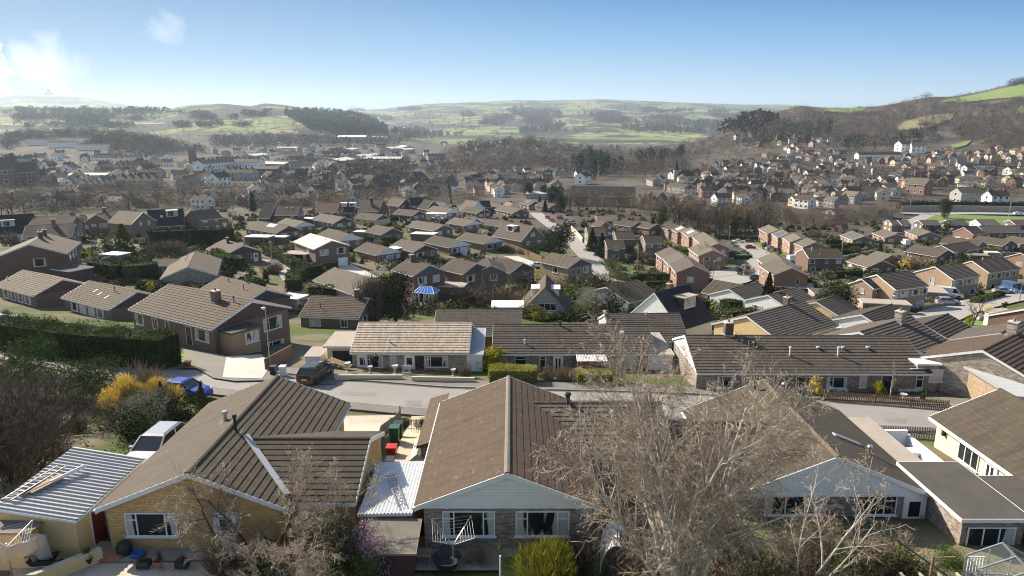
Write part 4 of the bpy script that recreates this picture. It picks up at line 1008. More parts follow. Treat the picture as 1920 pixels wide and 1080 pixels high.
hh('narrow red house with a solar roof at the left of the pair', 1288, 428, 1276.5, 422, W=7.2, H=5, pitch=24, wall='wall orange', roof='roof grey', skyl=((.5, 1.9, 'N', 4, 2.6, 'felt pale', 'solar_panel', 'steel'),))
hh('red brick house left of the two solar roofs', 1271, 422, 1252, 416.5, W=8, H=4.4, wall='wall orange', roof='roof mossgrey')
hh('brown roofed house beside the small round cypress', 1232, 419.5, 1204, 415, W=8.5, H=3.4, wall='wall red', roof='roof mossgrey')
hh('brown roof half hidden by bare trees above the cypress', 1198, 416, 1166, 411, W=8.5, H=3, wall='wall red', roof='roof mossgrey')
hh('left of the three two storey houses with grey roofs facing the road bend', 1099, 426, 1134, 425.7, W=8, H=5, pitch=26, wall='wall brown', roof='roof mossgrey')
hh('middle of the three grey roofed houses with a dark garage side', 1151, 433.5, 1186, 433, W=8, H=5, pitch=26, wall='wall brown', roof='roof mossgrey')
hh('right of the three grey roofed houses with white windows above a terraced garden', 1204.5, 441.5, 1240, 441, W=8, H=5, pitch=26, wall='wall brown', roof='roof mossgrey')
hh('lower brown roofed house behind the ivy covered trees by the road bend', 1134, 450.5, 1168, 450, W=7.5, H=4.2, pitch=26, wall='wall brown', roof='roof mossgrey')
hh('brown gabled house behind the left grey roof', 1136, 415.5, 1120, 412, W=8, H=4, pitch=30, wall='wall brown', roof='roof mossgrey')
hh('red roofed house with a small white gable above the road bend', 1118, 404.5, 1147, 404.5, W=8, H=3.6, wall='wall red', roof='roof redbrown')
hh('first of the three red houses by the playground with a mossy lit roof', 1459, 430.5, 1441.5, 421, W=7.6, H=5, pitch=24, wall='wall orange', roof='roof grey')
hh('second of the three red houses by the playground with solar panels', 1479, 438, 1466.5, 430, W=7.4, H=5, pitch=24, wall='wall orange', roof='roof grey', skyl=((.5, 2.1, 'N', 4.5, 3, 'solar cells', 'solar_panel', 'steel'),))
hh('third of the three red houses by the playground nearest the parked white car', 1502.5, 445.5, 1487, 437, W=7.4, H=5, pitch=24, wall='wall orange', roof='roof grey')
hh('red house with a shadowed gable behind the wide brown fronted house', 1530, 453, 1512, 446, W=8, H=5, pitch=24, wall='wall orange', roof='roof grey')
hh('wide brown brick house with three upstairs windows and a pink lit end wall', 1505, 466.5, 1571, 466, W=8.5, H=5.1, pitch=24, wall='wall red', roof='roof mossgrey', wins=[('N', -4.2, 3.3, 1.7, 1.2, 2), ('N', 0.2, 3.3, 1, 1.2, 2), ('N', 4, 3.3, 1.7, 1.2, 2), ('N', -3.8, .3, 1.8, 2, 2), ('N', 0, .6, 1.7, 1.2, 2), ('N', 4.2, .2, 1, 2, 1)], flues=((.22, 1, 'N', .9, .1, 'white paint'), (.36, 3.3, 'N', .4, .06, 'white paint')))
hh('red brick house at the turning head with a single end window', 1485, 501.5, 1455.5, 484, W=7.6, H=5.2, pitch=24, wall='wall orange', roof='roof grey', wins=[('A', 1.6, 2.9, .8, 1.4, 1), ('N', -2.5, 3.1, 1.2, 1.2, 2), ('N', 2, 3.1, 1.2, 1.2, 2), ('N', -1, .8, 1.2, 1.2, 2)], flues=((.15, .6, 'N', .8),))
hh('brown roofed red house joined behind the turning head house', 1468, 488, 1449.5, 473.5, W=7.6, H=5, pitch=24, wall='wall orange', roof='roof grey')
# ------------------------------------------------------------------ the near street
Zc = lambda drop: CAMZ - drop
# house 1: yellow brick, left foreground
h1 = house('yellow brick bungalow in the left foreground with one wide window under its gable', None, None, world=((-13.55, 26.3, Zc(14.2)), (-13.55, 37.7, Zc(14.2))), W=7.4, H=2.35, pitch=22.4, roof='roof mossgrey', wall='wall yellow', name='bungalow', cat='bungalow', over=.36, step=.036, course=.345,
   wins=[('A', -1.85, .98, 2.2, 1.12, 3, 'picture', 'glass mix')], doors=(('A', 1.35, 0, 'door white', True),), flues=((.38, .35, 'N', .75, .07, 'plastic dark'), (.52, .9, 'F', .45, .1, 'steel')))
wing(h1, (-6.75, 30.3, Zc(14.55)), (-13.7, 30.3, Zc(14.55)), W=6.2, H=2.3, pitch=20.5, roof='roof mossgrey', wall='wall yellow', wins=[('A', .3, .9, 1.3, 1.1, 2)], trim_ends='A', step=.036, course=.345)
v = MB(); v.bar((-12.6, 30.25, Zc(14.36)), (-9.7, 27.0, Zc(15.6)), .26, .07); v.build('valley_lining', M('lead'), h1).matrix_parent_inverse = h1.matrix_basis.inverted() if False else Matrix.Translation(h1.location).__matmul__(Matrix.Rotation(h1.rotation_euler.z, 4, 'Z')).inverted()
vt = MB(); vt.box((-.16, -.09, 0), (.16, -.0, .22)); vt.build('air_vent', M('timber'), h1, (-5.62, 0.0, 3.05), -math.pi/2)
# house 2: centre foreground
h2 = house('bungalow in the centre foreground with a worn brown roof and white boarded gable', None, None, world=((-.2, 26.3, Zc(14.2)), (-.2, 37.6, Zc(14.2))), W=7.1, H=2.55, pitch=21.8, roof='roof wornbrown', wall='wall mottled', gable='boards white', name='bungalow', cat='bungalow', over=.34, step=.024, course=.345, ridge='felt',
   wins=[('A', -1.65, 1.08, 2.25, 1.2, 3, 'picture', 'glass mix'), ('A', 1.5, 1.08, 2.3, 1.2, 3, 'picture', 'glass mix')], barge='white paint')
wing(h2, (8.1, 35.1, Zc(14.75)), (-.1, 35.1, Zc(14.75)), W=5.6, H=2.35, pitch=21.5, roof='roof dark', wall='wall mottled', wins=[('N', 1.5, .9, 1.8, 1.1, 2)], trim_ends='A', step=.042, course=.345,
     flues=((.35, 1.7, 'N', .75, .07, 'white paint'), (.62, .1, 'N', .55, .12, 'plastic dark')))
lb = MB(); lb.box((-4.75, 33.0, Zc(19)), (-3.85, 39.2, Zc(16.25))); lb.build('porch_wall', M('wall mottled'), h2).matrix_parent_inverse = Matrix.Translation(h2.location).__matmul__(Matrix.Rotation(h2.rotation_euler.z, 4, 'Z')).inverted()
def world_child(o, root):
    o.parent = root; o.matrix_parent_inverse = Matrix.Translation(root.location).__matmul__(Matrix.Rotation(root.rotation_euler.z, 4, 'Z')).inverted(); return o
lb = MB(); lb.poly([(-4.95, 32.9, Zc(16.25)), (-3.8, 32.9, Zc(15.9)), (-3.8, 39.3, Zc(15.9)), (-4.95, 39.3, Zc(16.25))]); lb.poly([(-4.95, 32.9, Zc(16.25)), (-4.95, 39.3, Zc(16.25)), (-4.95, 39.3, Zc(16.4)), (-4.95, 32.9, Zc(16.4))]); lb.poly([(-4.95, 32.9, Zc(16.4)), (-3.8, 32.9, Zc(16.05)), (-3.8, 32.9, Zc(15.9)), (-4.95, 32.9, Zc(16.25))]); world_child(lb.build('porch_roof', M('roof wornbrown')), h2)
# house 3: right foreground
h3 = house('bungalow in the right foreground with a white brick gable half hidden by the birch', None, None, world=((15.1, 29.3, Zc(15.0)), (15.1, 39.2, Zc(15.0))), W=8.7, H=2.2, pitch=22.6, roof='roof mossgrey', wall='wall mottled', gable='boards white', name='bungalow', cat='bungalow', over=.36, step=.024, course=.345, ridge='roof tan',
   wins=[('A', 2.1, 1.1, 1.9, 1.05, 2, 'offsetR', 'glass dark'), ('A', -1.7, 1.1, 2.9, 1.05, 3, 'casement', 'glass mix')], doors=(('A', 3.9, 0),), flues=((.86, .8, 'F', .55, .1, 'steel'), (.28, 3.2, 'F', .35, .09, 'steel'), (.9, .9, 'N', .5, .07)), skyl=((.36, 2.3, 'F', .35, 1.5, 'lead'), ))
wing(h3, (8.6, 34.2, Zc(15.55)), (15, 34.2, Zc(15.55)), W=5.8, H=2.2, pitch=21, roof='roof mossgrey', wall='wall mottled', wins=[], trim_ends='A', step=.042, course=.345)
def flat_building(name, label, cat, x0, x1, y0, y1, zf, zl, zr, wall, roof, over=.18, fasc='white paint', th=.14, corr=False, group=None, back=0.0):
    """flat or single pitch roofed box: zl / zr are the roof levels on its left and right, back lifts the far edge"""
    r = empty(name, ((x0 + x1) / 2, (y0 + y1) / 2, zf)); tag(r, label, cat, group)
    cx, cy = (x0 + x1) / 2, (y0 + y1) / 2
    w = MB(); a, b_ = (x0 - cx, x1 - cx); c, d = (y0 - cy, y1 - cy); L_, R_ = zl - zf - th - .01, zr - zf - th - .01; K = back
    P8 = [(a, c, -2.5), (b_, c, -2.5), (b_, d, -2.5), (a, d, -2.5), (a, c, L_), (b_, c, R_), (b_, d, R_ + K), (a, d, L_ + K)]
    for q in ((0, 1, 5, 4), (1, 2, 6, 5), (2, 3, 7, 6), (3, 0, 4, 7)): w.poly([P8[i] for i in q])
    wo = w.build('wall', M(wall), r)
    f = MB(); o = over
    if corr:
        n = int((y1 - y0 + 2*o) / .26) if corr == 'x' else int((x1 - x0 + 2*o) / .15)
        for i in range(n):
            for k in (0, 1):
                t0, t1 = (i + k * .28) / n, (i + (.28 if k == 0 else 1)) / n; hh0 = .07 if corr == 'x' else .05; h0, h1_ = (0, hh0) if k == 0 else (hh0, 0)
                if corr == 'x':
                    ya, yb = c - o + t0 * (d - c + 2*o), c - o + t1 * (d - c + 2*o)
                    za, zb_ = K * t0 + h0, K * t1 + h1_
                    f.poly([(a - o, ya, L_ + th + za), (b_ + o, ya, R_ + th + za), (b_ + o, yb, R_ + th + zb_), (a - o, yb, L_ + th + zb_)])
                else:
                    xa, xb = a - o + t0 * (b_ - a + 2*o), a - o + t1 * (b_ - a + 2*o)
                    za, zb_ = L_ + (R_ - L_) * t0 + h0 + th, L_ + (R_ - L_) * t1 + h1_ + th
                    f.poly([(xa, c - o, za), (xb, c - o, zb_), (xb, d + o, zb_ + K), (xa, d + o, za + K)])
    else:
        f.poly([(a - o, c - o, L_ + th), (b_ + o, c - o, R_ + th), (b_ + o, d + o, R_ + th + K), (a - o, d + o, L_ + th + K)])
    f.poly([(a - o, c - o, L_ + .02), (a - o, d + o, L_ + .02 + K), (b_ + o, d + o, R_ + .02 + K), (b_ + o, c - o, R_ + .02)])
    ro = f.build('roof', M(roof), r)
    e = MB(); Q = [(a - o, c - o, L_), (b_ + o, c - o, R_), (b_ + o, d + o, R_ + K), (a - o, d + o, L_ + K)]
    for i in range(4):
        p, q = Q[i], Q[(i + 1) % 4]; e.bar((p[0], p[1], p[2] + th/2 - .01), (q[0], q[1], q[2] + th/2 - .01), .03, th + .03)
    e.build('fascia', M(fasc), ro)
    return r, wo, (cx, cy)
# corrugated garage, left
r, wo, c = flat_building('garage', 'rendered garage with a grey corrugated roof carrying a ladder and pipes', 'garage', -21.3, -18.15, 25.7, 31.0, Zc(18.3), Zc(15.4), Zc(16.0), 'wall sand', 'corrugated grey', corr='x', th=.08, over=.12)
add_door(wo, (1.56, -1.2, 0), math.pi/2, .95, 2.0, 'door red', False)
def thing(name, label, cat, loc=(0, 0, 0), rz=0, group=None): return tag(empty(name, loc, rz), label, cat, group)
def ladder(p, q, w, label, n=9):
    p, q = Vector(p), Vector(q); r = thing('ladder', label, 'ladder', p)
    d = q - p; s = d.cross(Z3).normalized() * w / 2
    for k in (-1, 1): MB().bar(s * k, d + s * k, .04, .05).build('rail', M('grey metal'), r)
    for i in range(n):
        t = (i + .5) / n; MB().bar(d * t - s, d * t + s, .028, .028).build('rung', M('grey metal'), r)
    return r
ladder((-21.15, 26.1, Zc(15.33)), (-20.75, 29.1, Zc(15.36)), .42, 'aluminium ladder lying along the left edge of the corrugated garage roof', 10)
pp = MB(); pp.tube([(0, 0, 0), (.55, 1.55, -.02)], .085, 8); tag(pp.build('drain_pipe', M('white paint'), None, (-20.35, 27.7, Zc(15.42)), 0, True), 'pale plastic pipe lying on the corrugated garage roof', 'pipe')
pp = MB(); pp.box((-.25, -.9, 0), (.0, 1.0, .1)); pp.box((0.03, -.6, 0), (.16, .8, .08)); tag(pp.build('timber_offcut', M('timber'), None, (-20.5, 27.4, Zc(15.47)), -.35), 'weathered boards lying beside the pipe on the corrugated garage roof', 'timber')
# shed roofs between house 1 and 2
r, wo, c = flat_building('lean_to', 'lean-to store with a pale ribbed metal roof between the two foreground bungalows', 'shed', -6.5, -4.35, 26.5, 31.0, Zc(18.3), Zc(16.2), Zc(16.15), 'wall mottled', 'corrugated pale', corr='y', th=.08, over=.08)
ladder((-4.75, 26.8, Zc(16.02)), (-5.7, 29.5, Zc(16.02)), .34, 'light metal ladder lying on the pale ribbed roof of the lean-to', 12)
r, wo, c = flat_building('shed', 'dark red garden shed with a worn felt roof below the ribbed lean-to', 'shed', -6.0, -3.95, 24.5, 26.2, Zc(18.6), Zc(16.7), Zc(16.7), 'boards maroon', 'felt', over=.12, th=.06, fasc='timber', back=.35)
# flat roofed extensions on the right
r, wo, c = flat_building('extension', 'flat roofed stone extension with a large white window beside the right foreground bungalow', 'extension', 19.6, 22.3, 26.9, 31.7, Zc(19.3), Zc(16.6), Zc(16.6), 'wall mottled', 'felt grey', over=.2)
add_window(wo, (-.05, -2.42, .8), 0, 2.1, 1.4, 3, 'casement', 'glass dark')
r, wo, c = flat_building('extension', 'lower flat roofed link at the foot of the cream house', 'extension', 22.75, 24.9, 26.0, 31.0, Zc(19.4), Zc(16.95), Zc(16.95), 'wall mottled', 'felt grey', over=.15)
r, wo, c = flat_building('garage', 'long pale flat roofed garage running beside the right foreground bungalow', 'garage', 19.9, 21.0, 32.2, 38.0, Zc(19.8), Zc(16.95), Zc(16.95), 'wall mottled', 'felt tan', over=.15, fasc='lead')
pw = thing('parapet_wall', 'white painted wall with steps behind the flat roofed garage', 'wall', (22.3, 35, Zc(20)))
for a, b_ in (((-.95, -2.2, -2), (-.75, 2.4, 2.6)), ((.75, -2.2, -2), (.95, 2.4, 2.3)), ((-.74, 2.2, -2), (.74, 2.4, 2.6))): MB().box(a, b_).build('wall', M('wall white'), pw)
for k in range(5): MB().box((-.7, -2.0 + k * .7, -2), (.7, -1.3 + k * .7 - .01, .7 + k * .3)).build('step', M('wall white'), pw)
# cream house at the right edge
h6 = house('cream rendered bungalow at the right edge with white door and brown tiled roof', None, None, world=((28.7, 24.5, Zc(15.2)), (28.7, 38.2, Zc(15.2))), W=6.9, H=2.45, pitch=24, roof='roof mossgrey', wall='wall cream', name='bungalow', cat='bungalow', over=.4, step=.02, course=.35,
   wins=[('N', -3.7, .9, 1.7, 1.2, 3, 'casement', 'glass dark')], doors=(('N', -1.9, 0, 'door white', 2),))
lt = MB(); lt.box((-.09, -.16, 0), (.09, 0, .3)); lt.build('wall_lamp', M('black paint'), h6, (5.9, 3.47, 1.6), math.pi)
# ------------------------------------------------------------------ houses across the road
h4 = house('bungalow with a beige ribbed roof and a low cream garden wall across the road', (673, 604.5), (885, 605), W=8.4, H=2.45, pitch=22, roof='roof beige', wall='wall stone', name='bungalow', cat='bungalow', pane='glass mix', step=.056, course=.42,
   wins=[('N', -3.75, .75, 1.9, 1.25, 2, 'offset', 'glass mix'), ('N', -1.75, .95, .65, 1.1, 1, 'top', 'glass net'), ('N', 2.7, .8, 2.3, 1.15, 3, 'picture', 'glass mix')], doors=(('N', -.1, 0, 'door white'), ('N', .95, 0, 'plastic dark', False), ('N', -4.9, 0, 'door white')), flues=((.31, 3.3, 'N', .35, .07, 'white paint'),))
h5 = house('long bungalow with a dark ribbed roof and glazed white front door across the road', (925, 607.5), (1215, 607.5), W=8.4, H=2.4, pitch=22, roof='roof dark', wall='wall mottled', name='bungalow', cat='bungalow', step=.056, course=.42,
   wins=[('N', -5.5, .9, 1.2, 1.1, 1, 'top', 'glass dark'), ('N', -3.2, .7, .7, 1.3, 1, 'top', 'glass net'), ('N', 5.5, .7, 1.9, 1.35, 2, 'offset', 'glass net'), ('N', 3.2, .8, 1.5, 1.2, 2)], doors=(('N', -1.6, 0, 'door white', 2),), flues=((.43, .35, 'N', .55, .1, 'plastic dark'), (.2, 3.4, 'N', .45, .07, 'white paint')))
h7 = house('very long white fronted bungalow terrace with a dark ribbed roof behind the picket fence', (1284, 628.5), (1697, 629.5), W=9.6, H=2.45, pitch=21, roof='roof dark', wall='wall mottled', gable='boards white', name='bungalow', cat='bungalow', Lmax=32, step=.056, course=.42,
   wins=[('N', -.6, .85, 1.8, 1.1, 2, 'offsetR', 'glass dark'), ('N', 2.3, .85, 1.8, 1.1, 2, 'offset', 'glass mix'), ('N', 4.7, .9, .65, 1.2, 1, 'top', 'glass net'), ('N', 9.9, .9, .65, 1.2, 1, 'top', 'glass dark'), ('N', -5, .85, 1.8, 1.1, 2), ('N', -8, .85, 1.5, 1.1, 2)], doors=(('N', 6.9, 0, 'plastic dark'), ),
   flues=((.43, 3.1, 'N', .8, .08, 'white paint'), (.64, 3.1, 'N', .8, .08, 'white paint'), (.57, 2.1, 'N', .18, .13, 'lead'), (.68, 2.1, 'N', .18, .13, 'lead'), (.79, 2.1, 'N', .18, .13, 'lead')), chim=((.2, -.3, 'N', .8, .8, 1.2, 'wall dark'),))
def hpt(h, x, y, z):     # point in a house's own axes to the world
    return Matrix.Translation(h.location) @ Matrix.Rotation(h.rotation_euler.z, 4, 'Z') @ Vector((x, y, z))
for x in (-.6, 2.3, 9.2): MB().box((-1.1, -.04, -.6), (1.1, -.006, .78)).build('white_panel', M('white paint'), h7, (x, -4.8, 0))
def pxw(x, Y): return (x - 960) / F * (Y + 3.5) / .95
# extension of the terrace, garages and small outbuildings on the far side
q = hpt(h7, 0, 0, 0)
e0 = at(1736, 690, q.y - 4.5).x; e1 = at(1803, 690, q.y - 4.5).x - 2.2
zf = g1(e0, q.y - 4) + .1
r, wo, c = flat_building('extension', 'pale flat roofed extension with a white garage door at the end of the terrace', 'extension', e0 - .9, e1, q.y - 4.75, q.y + 3.5, zf, zf + 2.75, zf + 2.7, 'wall mottled', 'felt pale', over=.15)
add_door(wo, (-1.05, -4.13, 0), 0, 1.15, 2.2, 'door white', False); add_window(wo, (1.0, -4.13, .9), 0, 1.75, 1.25, 2, 'offsetR', 'glass net')
p0, p1, p2 = at(1828, 715, 57.5), at(1985, 742, 50), at(1825, 672, 66)
gr = thing('garage', 'stone walled garage with a ribbed grey roof and blue door at the right', 'garage', (41.5, 54, g1(42, 57)), 0)
gw = MB(); gw.poly([(-.4, 7, -2), (-.4, -1, -2), (-.4, -1, 2.3), (-.4, 7, 2.4)]); gw.poly([(-.4, -1, -2), (2.9, -1, -2), (2.9, -1, 2.1), (-.4, -1, 2.3)]); gw.poly([(2.9, -1, -2), (2.9, 7, -2), (2.9, 7, 2.1), (2.9, -1, 2.1)]); wo = gw.build('wall', M('wall buff'), gr)
gf = MB()
for i in range(30):
    for k in (0, 1):
        xa, xb = -.7 + (i + .5 * k) * .122, -.7 + (i + .5 * k + .5) * .122; za, zb_ = (0, .03) if not k else (.03, 0)
        gf.poly([(xa, -1.4, 2.42 - .06 * xa + za), (xb, -1.4, 2.42 - .06 * xb + zb_), (xb, 7.5, 2.75 - .06 * xb + zb_), (xa, 7.5, 2.75 - .06 * xa + za)])
gf.poly([(-.7, -1.4, 2.45), (2.96, -1.4, 2.25), (2.96, -1.4, 2.05), (-.7, -1.4, 2.25)], flip=True); gf.poly([(-.7, -1.4, 2.45), (-.7, -1.4, 2.25), (-.7, 7.5, 2.6), (-.7, 7.5, 2.8)], flip=True)
gf.build('roof', M('corrugated slate'), gr)
add_door(wo, (1.25, -1.01, 0), 0, 2.4, 2.0, 'door blue', False, 'garage_door')
# left end of the beige bungalow: garage with open door, side store
q = hpt(h4, 0, 0, 0); xl = hpt(h4, -5.6, 0, 0).x; zf = q.z
r, wo, c = flat_building('garage', 'flat tan roofed garage with its dark door open left of the beige bungalow', 'garage', xl - 3.3, xl + .1, q.y - 2.6, q.y + 2.0, zf, zf + 2.6, zf + 2.6, 'wall cream', 'felt tan', over=.3, th=.2)
MB().box((-1.15, -2.32, 0), (1.15, -2.306, 2.0)).build('opening_shade', M('plastic dark'), wo)  # dark panel on the wall stands in for shade inside the open door
r, wo, c = flat_building('store', 'low white rendered store with a tan felt roof beside the open garage', 'shed', xl - 5.4, xl - 3.9, q.y - 3.4, q.y - .4, zf, zf + 1.7, zf + 1.7, 'wall white', 'felt tan', over=.1, th=.08)
r, wo, c = flat_building('lean_to', 'metal roofed lean-to at the right end of the beige bungalow', 'extension', hpt(h4, 5.7, 0, 0).x, hpt(h4, 7.3, 0, 0).x, q.y - 4.4, q.y + 3, zf, zf + 2.3, zf + 2.25, 'wall white', 'lead', over=.1, th=.12, back=.5)
q5 = hpt(h5, 0, 0, 0); zf = q5.z
r, wo, c = flat_building('carport', 'striped corrugated porch roof in front of the dark ribbed bungalow', 'porch', hpt(h5, .3, 0, 0).x, hpt(h5, 3.2, 0, 0).x, q5.y - 6.0, q5.y - 4.3, zf, zf + 2.1, zf + 2.1, 'fence brown', 'corrugated worn', corr='y', th=.06, over=.1, back=.3, fasc='timber')
r, wo, c = flat_building('extension', 'tan felt roofed extension at the right end of the dark ribbed bungalow', 'extension', hpt(h5, 7.7, 0, 0).x, hpt(h5, 10.2, 0, 0).x, q5.y - 4.3, q5.y + 3, zf, zf + 2.35, zf + 2.3, 'wall white', 'felt tan', over=.2, th=.2)
# split level house: porch, lower garage
MATR = lambda o: Matrix.Translation(o.location) @ Matrix.Rotation(o.rotation_euler.z, 4, 'Z')
pr = empty('side_porch', (0, 0, 0)); pr.parent = split
L2 = 0
sb = bpy.data.objects
Ls = max(abs(v.co.x) for v in [c for c in split.children if c.name.startswith('wall')][0].data.vertices)
MB().box((-Ls - 2.2, .9, -3), (-Ls - .01, 4.4, 2.1)).build('porch_wall', M('boards tan'), pr)
MB().box((-Ls - 2.4, .7, 2.101), (-Ls - .01, 4.6, 2.28)).build('porch_roof', M('felt grey'), pr)
add_window(pr, (-Ls - 2.21, 2.0, .6), -math.pi/2, 1.7, 1.2, 2, 'casement', 'glass net')
LM = []
# ------------------------------------------------------------------ walls and fences
def wall_run(name, label, pts, h, t, mat, cat='wall', cap=None, base=-1.2, group=None, gate=None):
    """wall along world points, stepping with the ground"""
    pts = [Vector((p[0], p[1], 0)) for p in pts]
    o = None; b = MB()
    for i in range(len(pts) - 1):
        p, q = pts[i], pts[i + 1]; n = max(1, int((q - p).length / 3))
        for k in range(n):
            a = p.lerp(q, k / n); c = p.lerp(q, (k + 1) / n); za, zc_ = g1(a.x, a.y), g1(c.x, c.y); zt = max(za, zc_) + h; zb = min(za, zc_) + base
            d = (c - a).normalized(); s = Vector((-d.y, d.x, 0)) * t / 2
            A = [a - s, c - s, c + s, a + s]
            lo = [Vector((v.x, v.y, zb)) for v in A]; hi = [Vector((v.x, v.y, (za if j in (0, 3) else zc_) + h)) for j, v in enumerate(A)]
            for j in range(4): b.poly([lo[j], lo[(j + 1) % 4], hi[(j + 1) % 4], hi[j]], 0)
            b.poly(hi, 1 if cap else 0)
    o = b.build(name, [M(mat), M(cap)] if cap else [M(mat)])
    return tag(o, label, cat, group)
def picket(label, pts, h=.9, sp=.14, w=.08, mat='fence brown', cat='fence', name='picket_fence'):
    r = None; pk = MB(); rails = []; posts = []
    pts = [Vector((p[0], p[1], 0)) for p in pts]
    c0 = pts[0]; r = thing(name, label, cat, (c0.x, c0.y, g1(c0.x, c0.y)))
    o0 = Vector(r.location)
    for i in range(len(pts) - 1):
        p, q = pts[i], pts[i + 1]; d = (q - p); L_ = d.length; d.normalize(); n = int(L_ / sp); s = Vector((-d.y, d.x, 0))
        for k in range(n):
            a = p + d * (k + .5) * sp; z = g1(a.x, a.y); a = Vector((a.x, a.y, z)) - o0
            e = d * w / 2; f = s * .012
            B = [a - e - f, a + e - f, a + e + f, a - e + f]; T = [v + Vector((0, 0, h - .06)) for v in B]; B = [v + Vector((0, 0, .06)) for v in B]
            for j in range(4): pk.poly([B[j], B[(j + 1) % 4], T[(j + 1) % 4], T[j]])
            m = (T[0] + T[1]) / 2 + Vector((0, 0, .06)); m2 = (T[2] + T[3]) / 2 + Vector((0, 0, .06))
            pk.poly([T[0], T[1], m]); pk.poly([T[2], T[3], m2]); pk.poly([T[1], T[2], m2, m]); pk.poly([T[3], T[0], m, m2])
        A, B2 = Vector((p.x, p.y, g1(p.x, p.y))) - o0, Vector((q.x, q.y, g1(q.x, q.y))) - o0
        for z in (.25, .65 * h + .05):
            rb = MB(); rb.bar(A + s * .035 + Vector((0, 0, z)), B2 + s * .035 + Vector((0, 0, z)), .035, .08); rb.build('rail', M(mat), r)
        np_ = max(2, int(L_ / 2.2) + 1)
        for k in range(np_):
            a = A.lerp(B2, k / (np_ - 1)) + s * .07; MB().box((a.x - .045, a.y - .045, a.z - .4), (a.x + .045, a.y + .045, a.z + h)).build('post', M(mat), r)
    pk.build('pickets', M(mat), r)
    return r
fy = lambda x, y: tuple(P(x, y))[:2]
picket('brown picket fence with a short return along the front gardens of the white terrace', [fy(1545, 752), fy(1640, 759), fy(1777, 770)], .95)
picket('dark picket fence by the near pavement behind the white steps', [fy(1640, 822), fy(1775, 836)], .9, mat='boards dark and shade')
picket('tall brown slatted gate between the terrace and the stone garage', [fy(1802, 738), fy(1852, 736)], 1.7, .16, .14, 'fence brown', 'gate', 'side_gate')
picket('dark timber fence along the bin path between the foreground bungalows', [fy(704, 870), fy(735, 808), fy(752, 783)], 1.0, .2, .16, 'fence grey')
wall_run('garden_wall', 'low cream garden wall left of the white gate of the beige bungalow', [fy(628, 713), fy(755, 713)], .55, .22, 'wall cream', cap='render cap')
wall_run('garden_wall', 'low cream garden wall right of the white gate of the beige bungalow', [fy(772, 716), fy(890, 718)], .55, .22, 'wall cream', cap='render cap')
wall_run('retaining_wall', 'sand coloured low wall beside the gravel yard at bottom left', [(-19.2, 22.8), (-17.2, 25.6)], .7, .25, 'wall sand', cap='concrete')
wall_run('road_wall', 'dark stone retaining wall beside the main road on the right', [fy(1690, 399), fy(1780, 398), fy(1925, 400)], 4.0, .6, 'wall stone')
wall_run('fence', 'long dark fence beside the chalet drive in the middle', [fy(944, 464), fy(985, 478), fy(1016, 492)], 1.8, .15, 'fence brown', 'fence')
wall_run('wall', 'pale rendered wall beside the bend of the estate road', [fy(1071, 431), fy(1085, 446), fy(1092, 455)], 1.8, .3, 'wall cream')
wall_run('fence', 'brown panel fence behind the gardens left of the red brick house', [fy(155, 512), fy(235, 484)], 1.6, .1, 'fence grey', 'fence')
wall_run('garden_wall', 'brick front wall beside the parked blue car on the right', [fy(1729, 582), fy(1776, 574)], .9, .3, 'wall buff', cap='concrete')
wall_run('fence', 'timber fence below the red bungalow gables at right', [fy(1875, 466), fy(1935, 468)], 1.6, .15, 'fence brown', 'fence')
wall_run('garden_wall', 'long low stone wall beside the hedge lines below the solar bungalow', [fy(1575, 487), fy(1640, 474)], 1.2, .3, 'wall stone')
wall_run('fence', 'dark brown sloping fence behind the driveway bins at left', [fy(498, 697), fy(520, 684), fy(548, 668)], 1.3, .1, 'fence brown', 'fence')
# ------------------------------------------------------------------ vehicles
def paint(name, c, rough=.25, metal=.35):
    if name not in MATS:
        m, nt, b = new_mat(name); b.inputs['Base Color'].default_value = (*c, 1); b.inputs['Roughness'].default_value = rough; b.inputs['Metallic'].default_value = metal; b.inputs['Coat Weight'].default_value = .6; b.inputs['Coat Roughness'].default_value = .08
    return MATS[name]
for n, c in dict(blue=(.01, .045, .30), olive=(.055, .056, .036), silver=(.34, .355, .37), white=(.80, .80, .80), red=(.22, .01, .015), dark=(.02, .022, .028), maroon=(.12, .03, .03), steelblue=(.06, .12, .25), grey=(.2, .2, .21), beige=(.5, .47, .4)).items(): paint('paint ' + n, c)
m, nt, b = new_mat('car glass'); b.inputs['Base Color'].default_value = (.015, .018, .022, 1); b.inputs['Roughness'].default_value = .04; b.inputs['Specular IOR Level'].default_value = .7
m, nt, b = new_mat('tail lamp'); b.inputs['Base Color'].default_value = (.35, .01, .01, 1); b.inputs['Roughness'].default_value = .2
m, nt, b = new_mat('head lamp'); b.inputs['Base Color'].default_value = (.7, .7, .7, 1); b.inputs['Roughness'].default_value = .1
plain('number plate', (.75, .6, .08), .4, .02); plain('number plate front', (.75, .75, .73), .4, .02)
_vc = {}
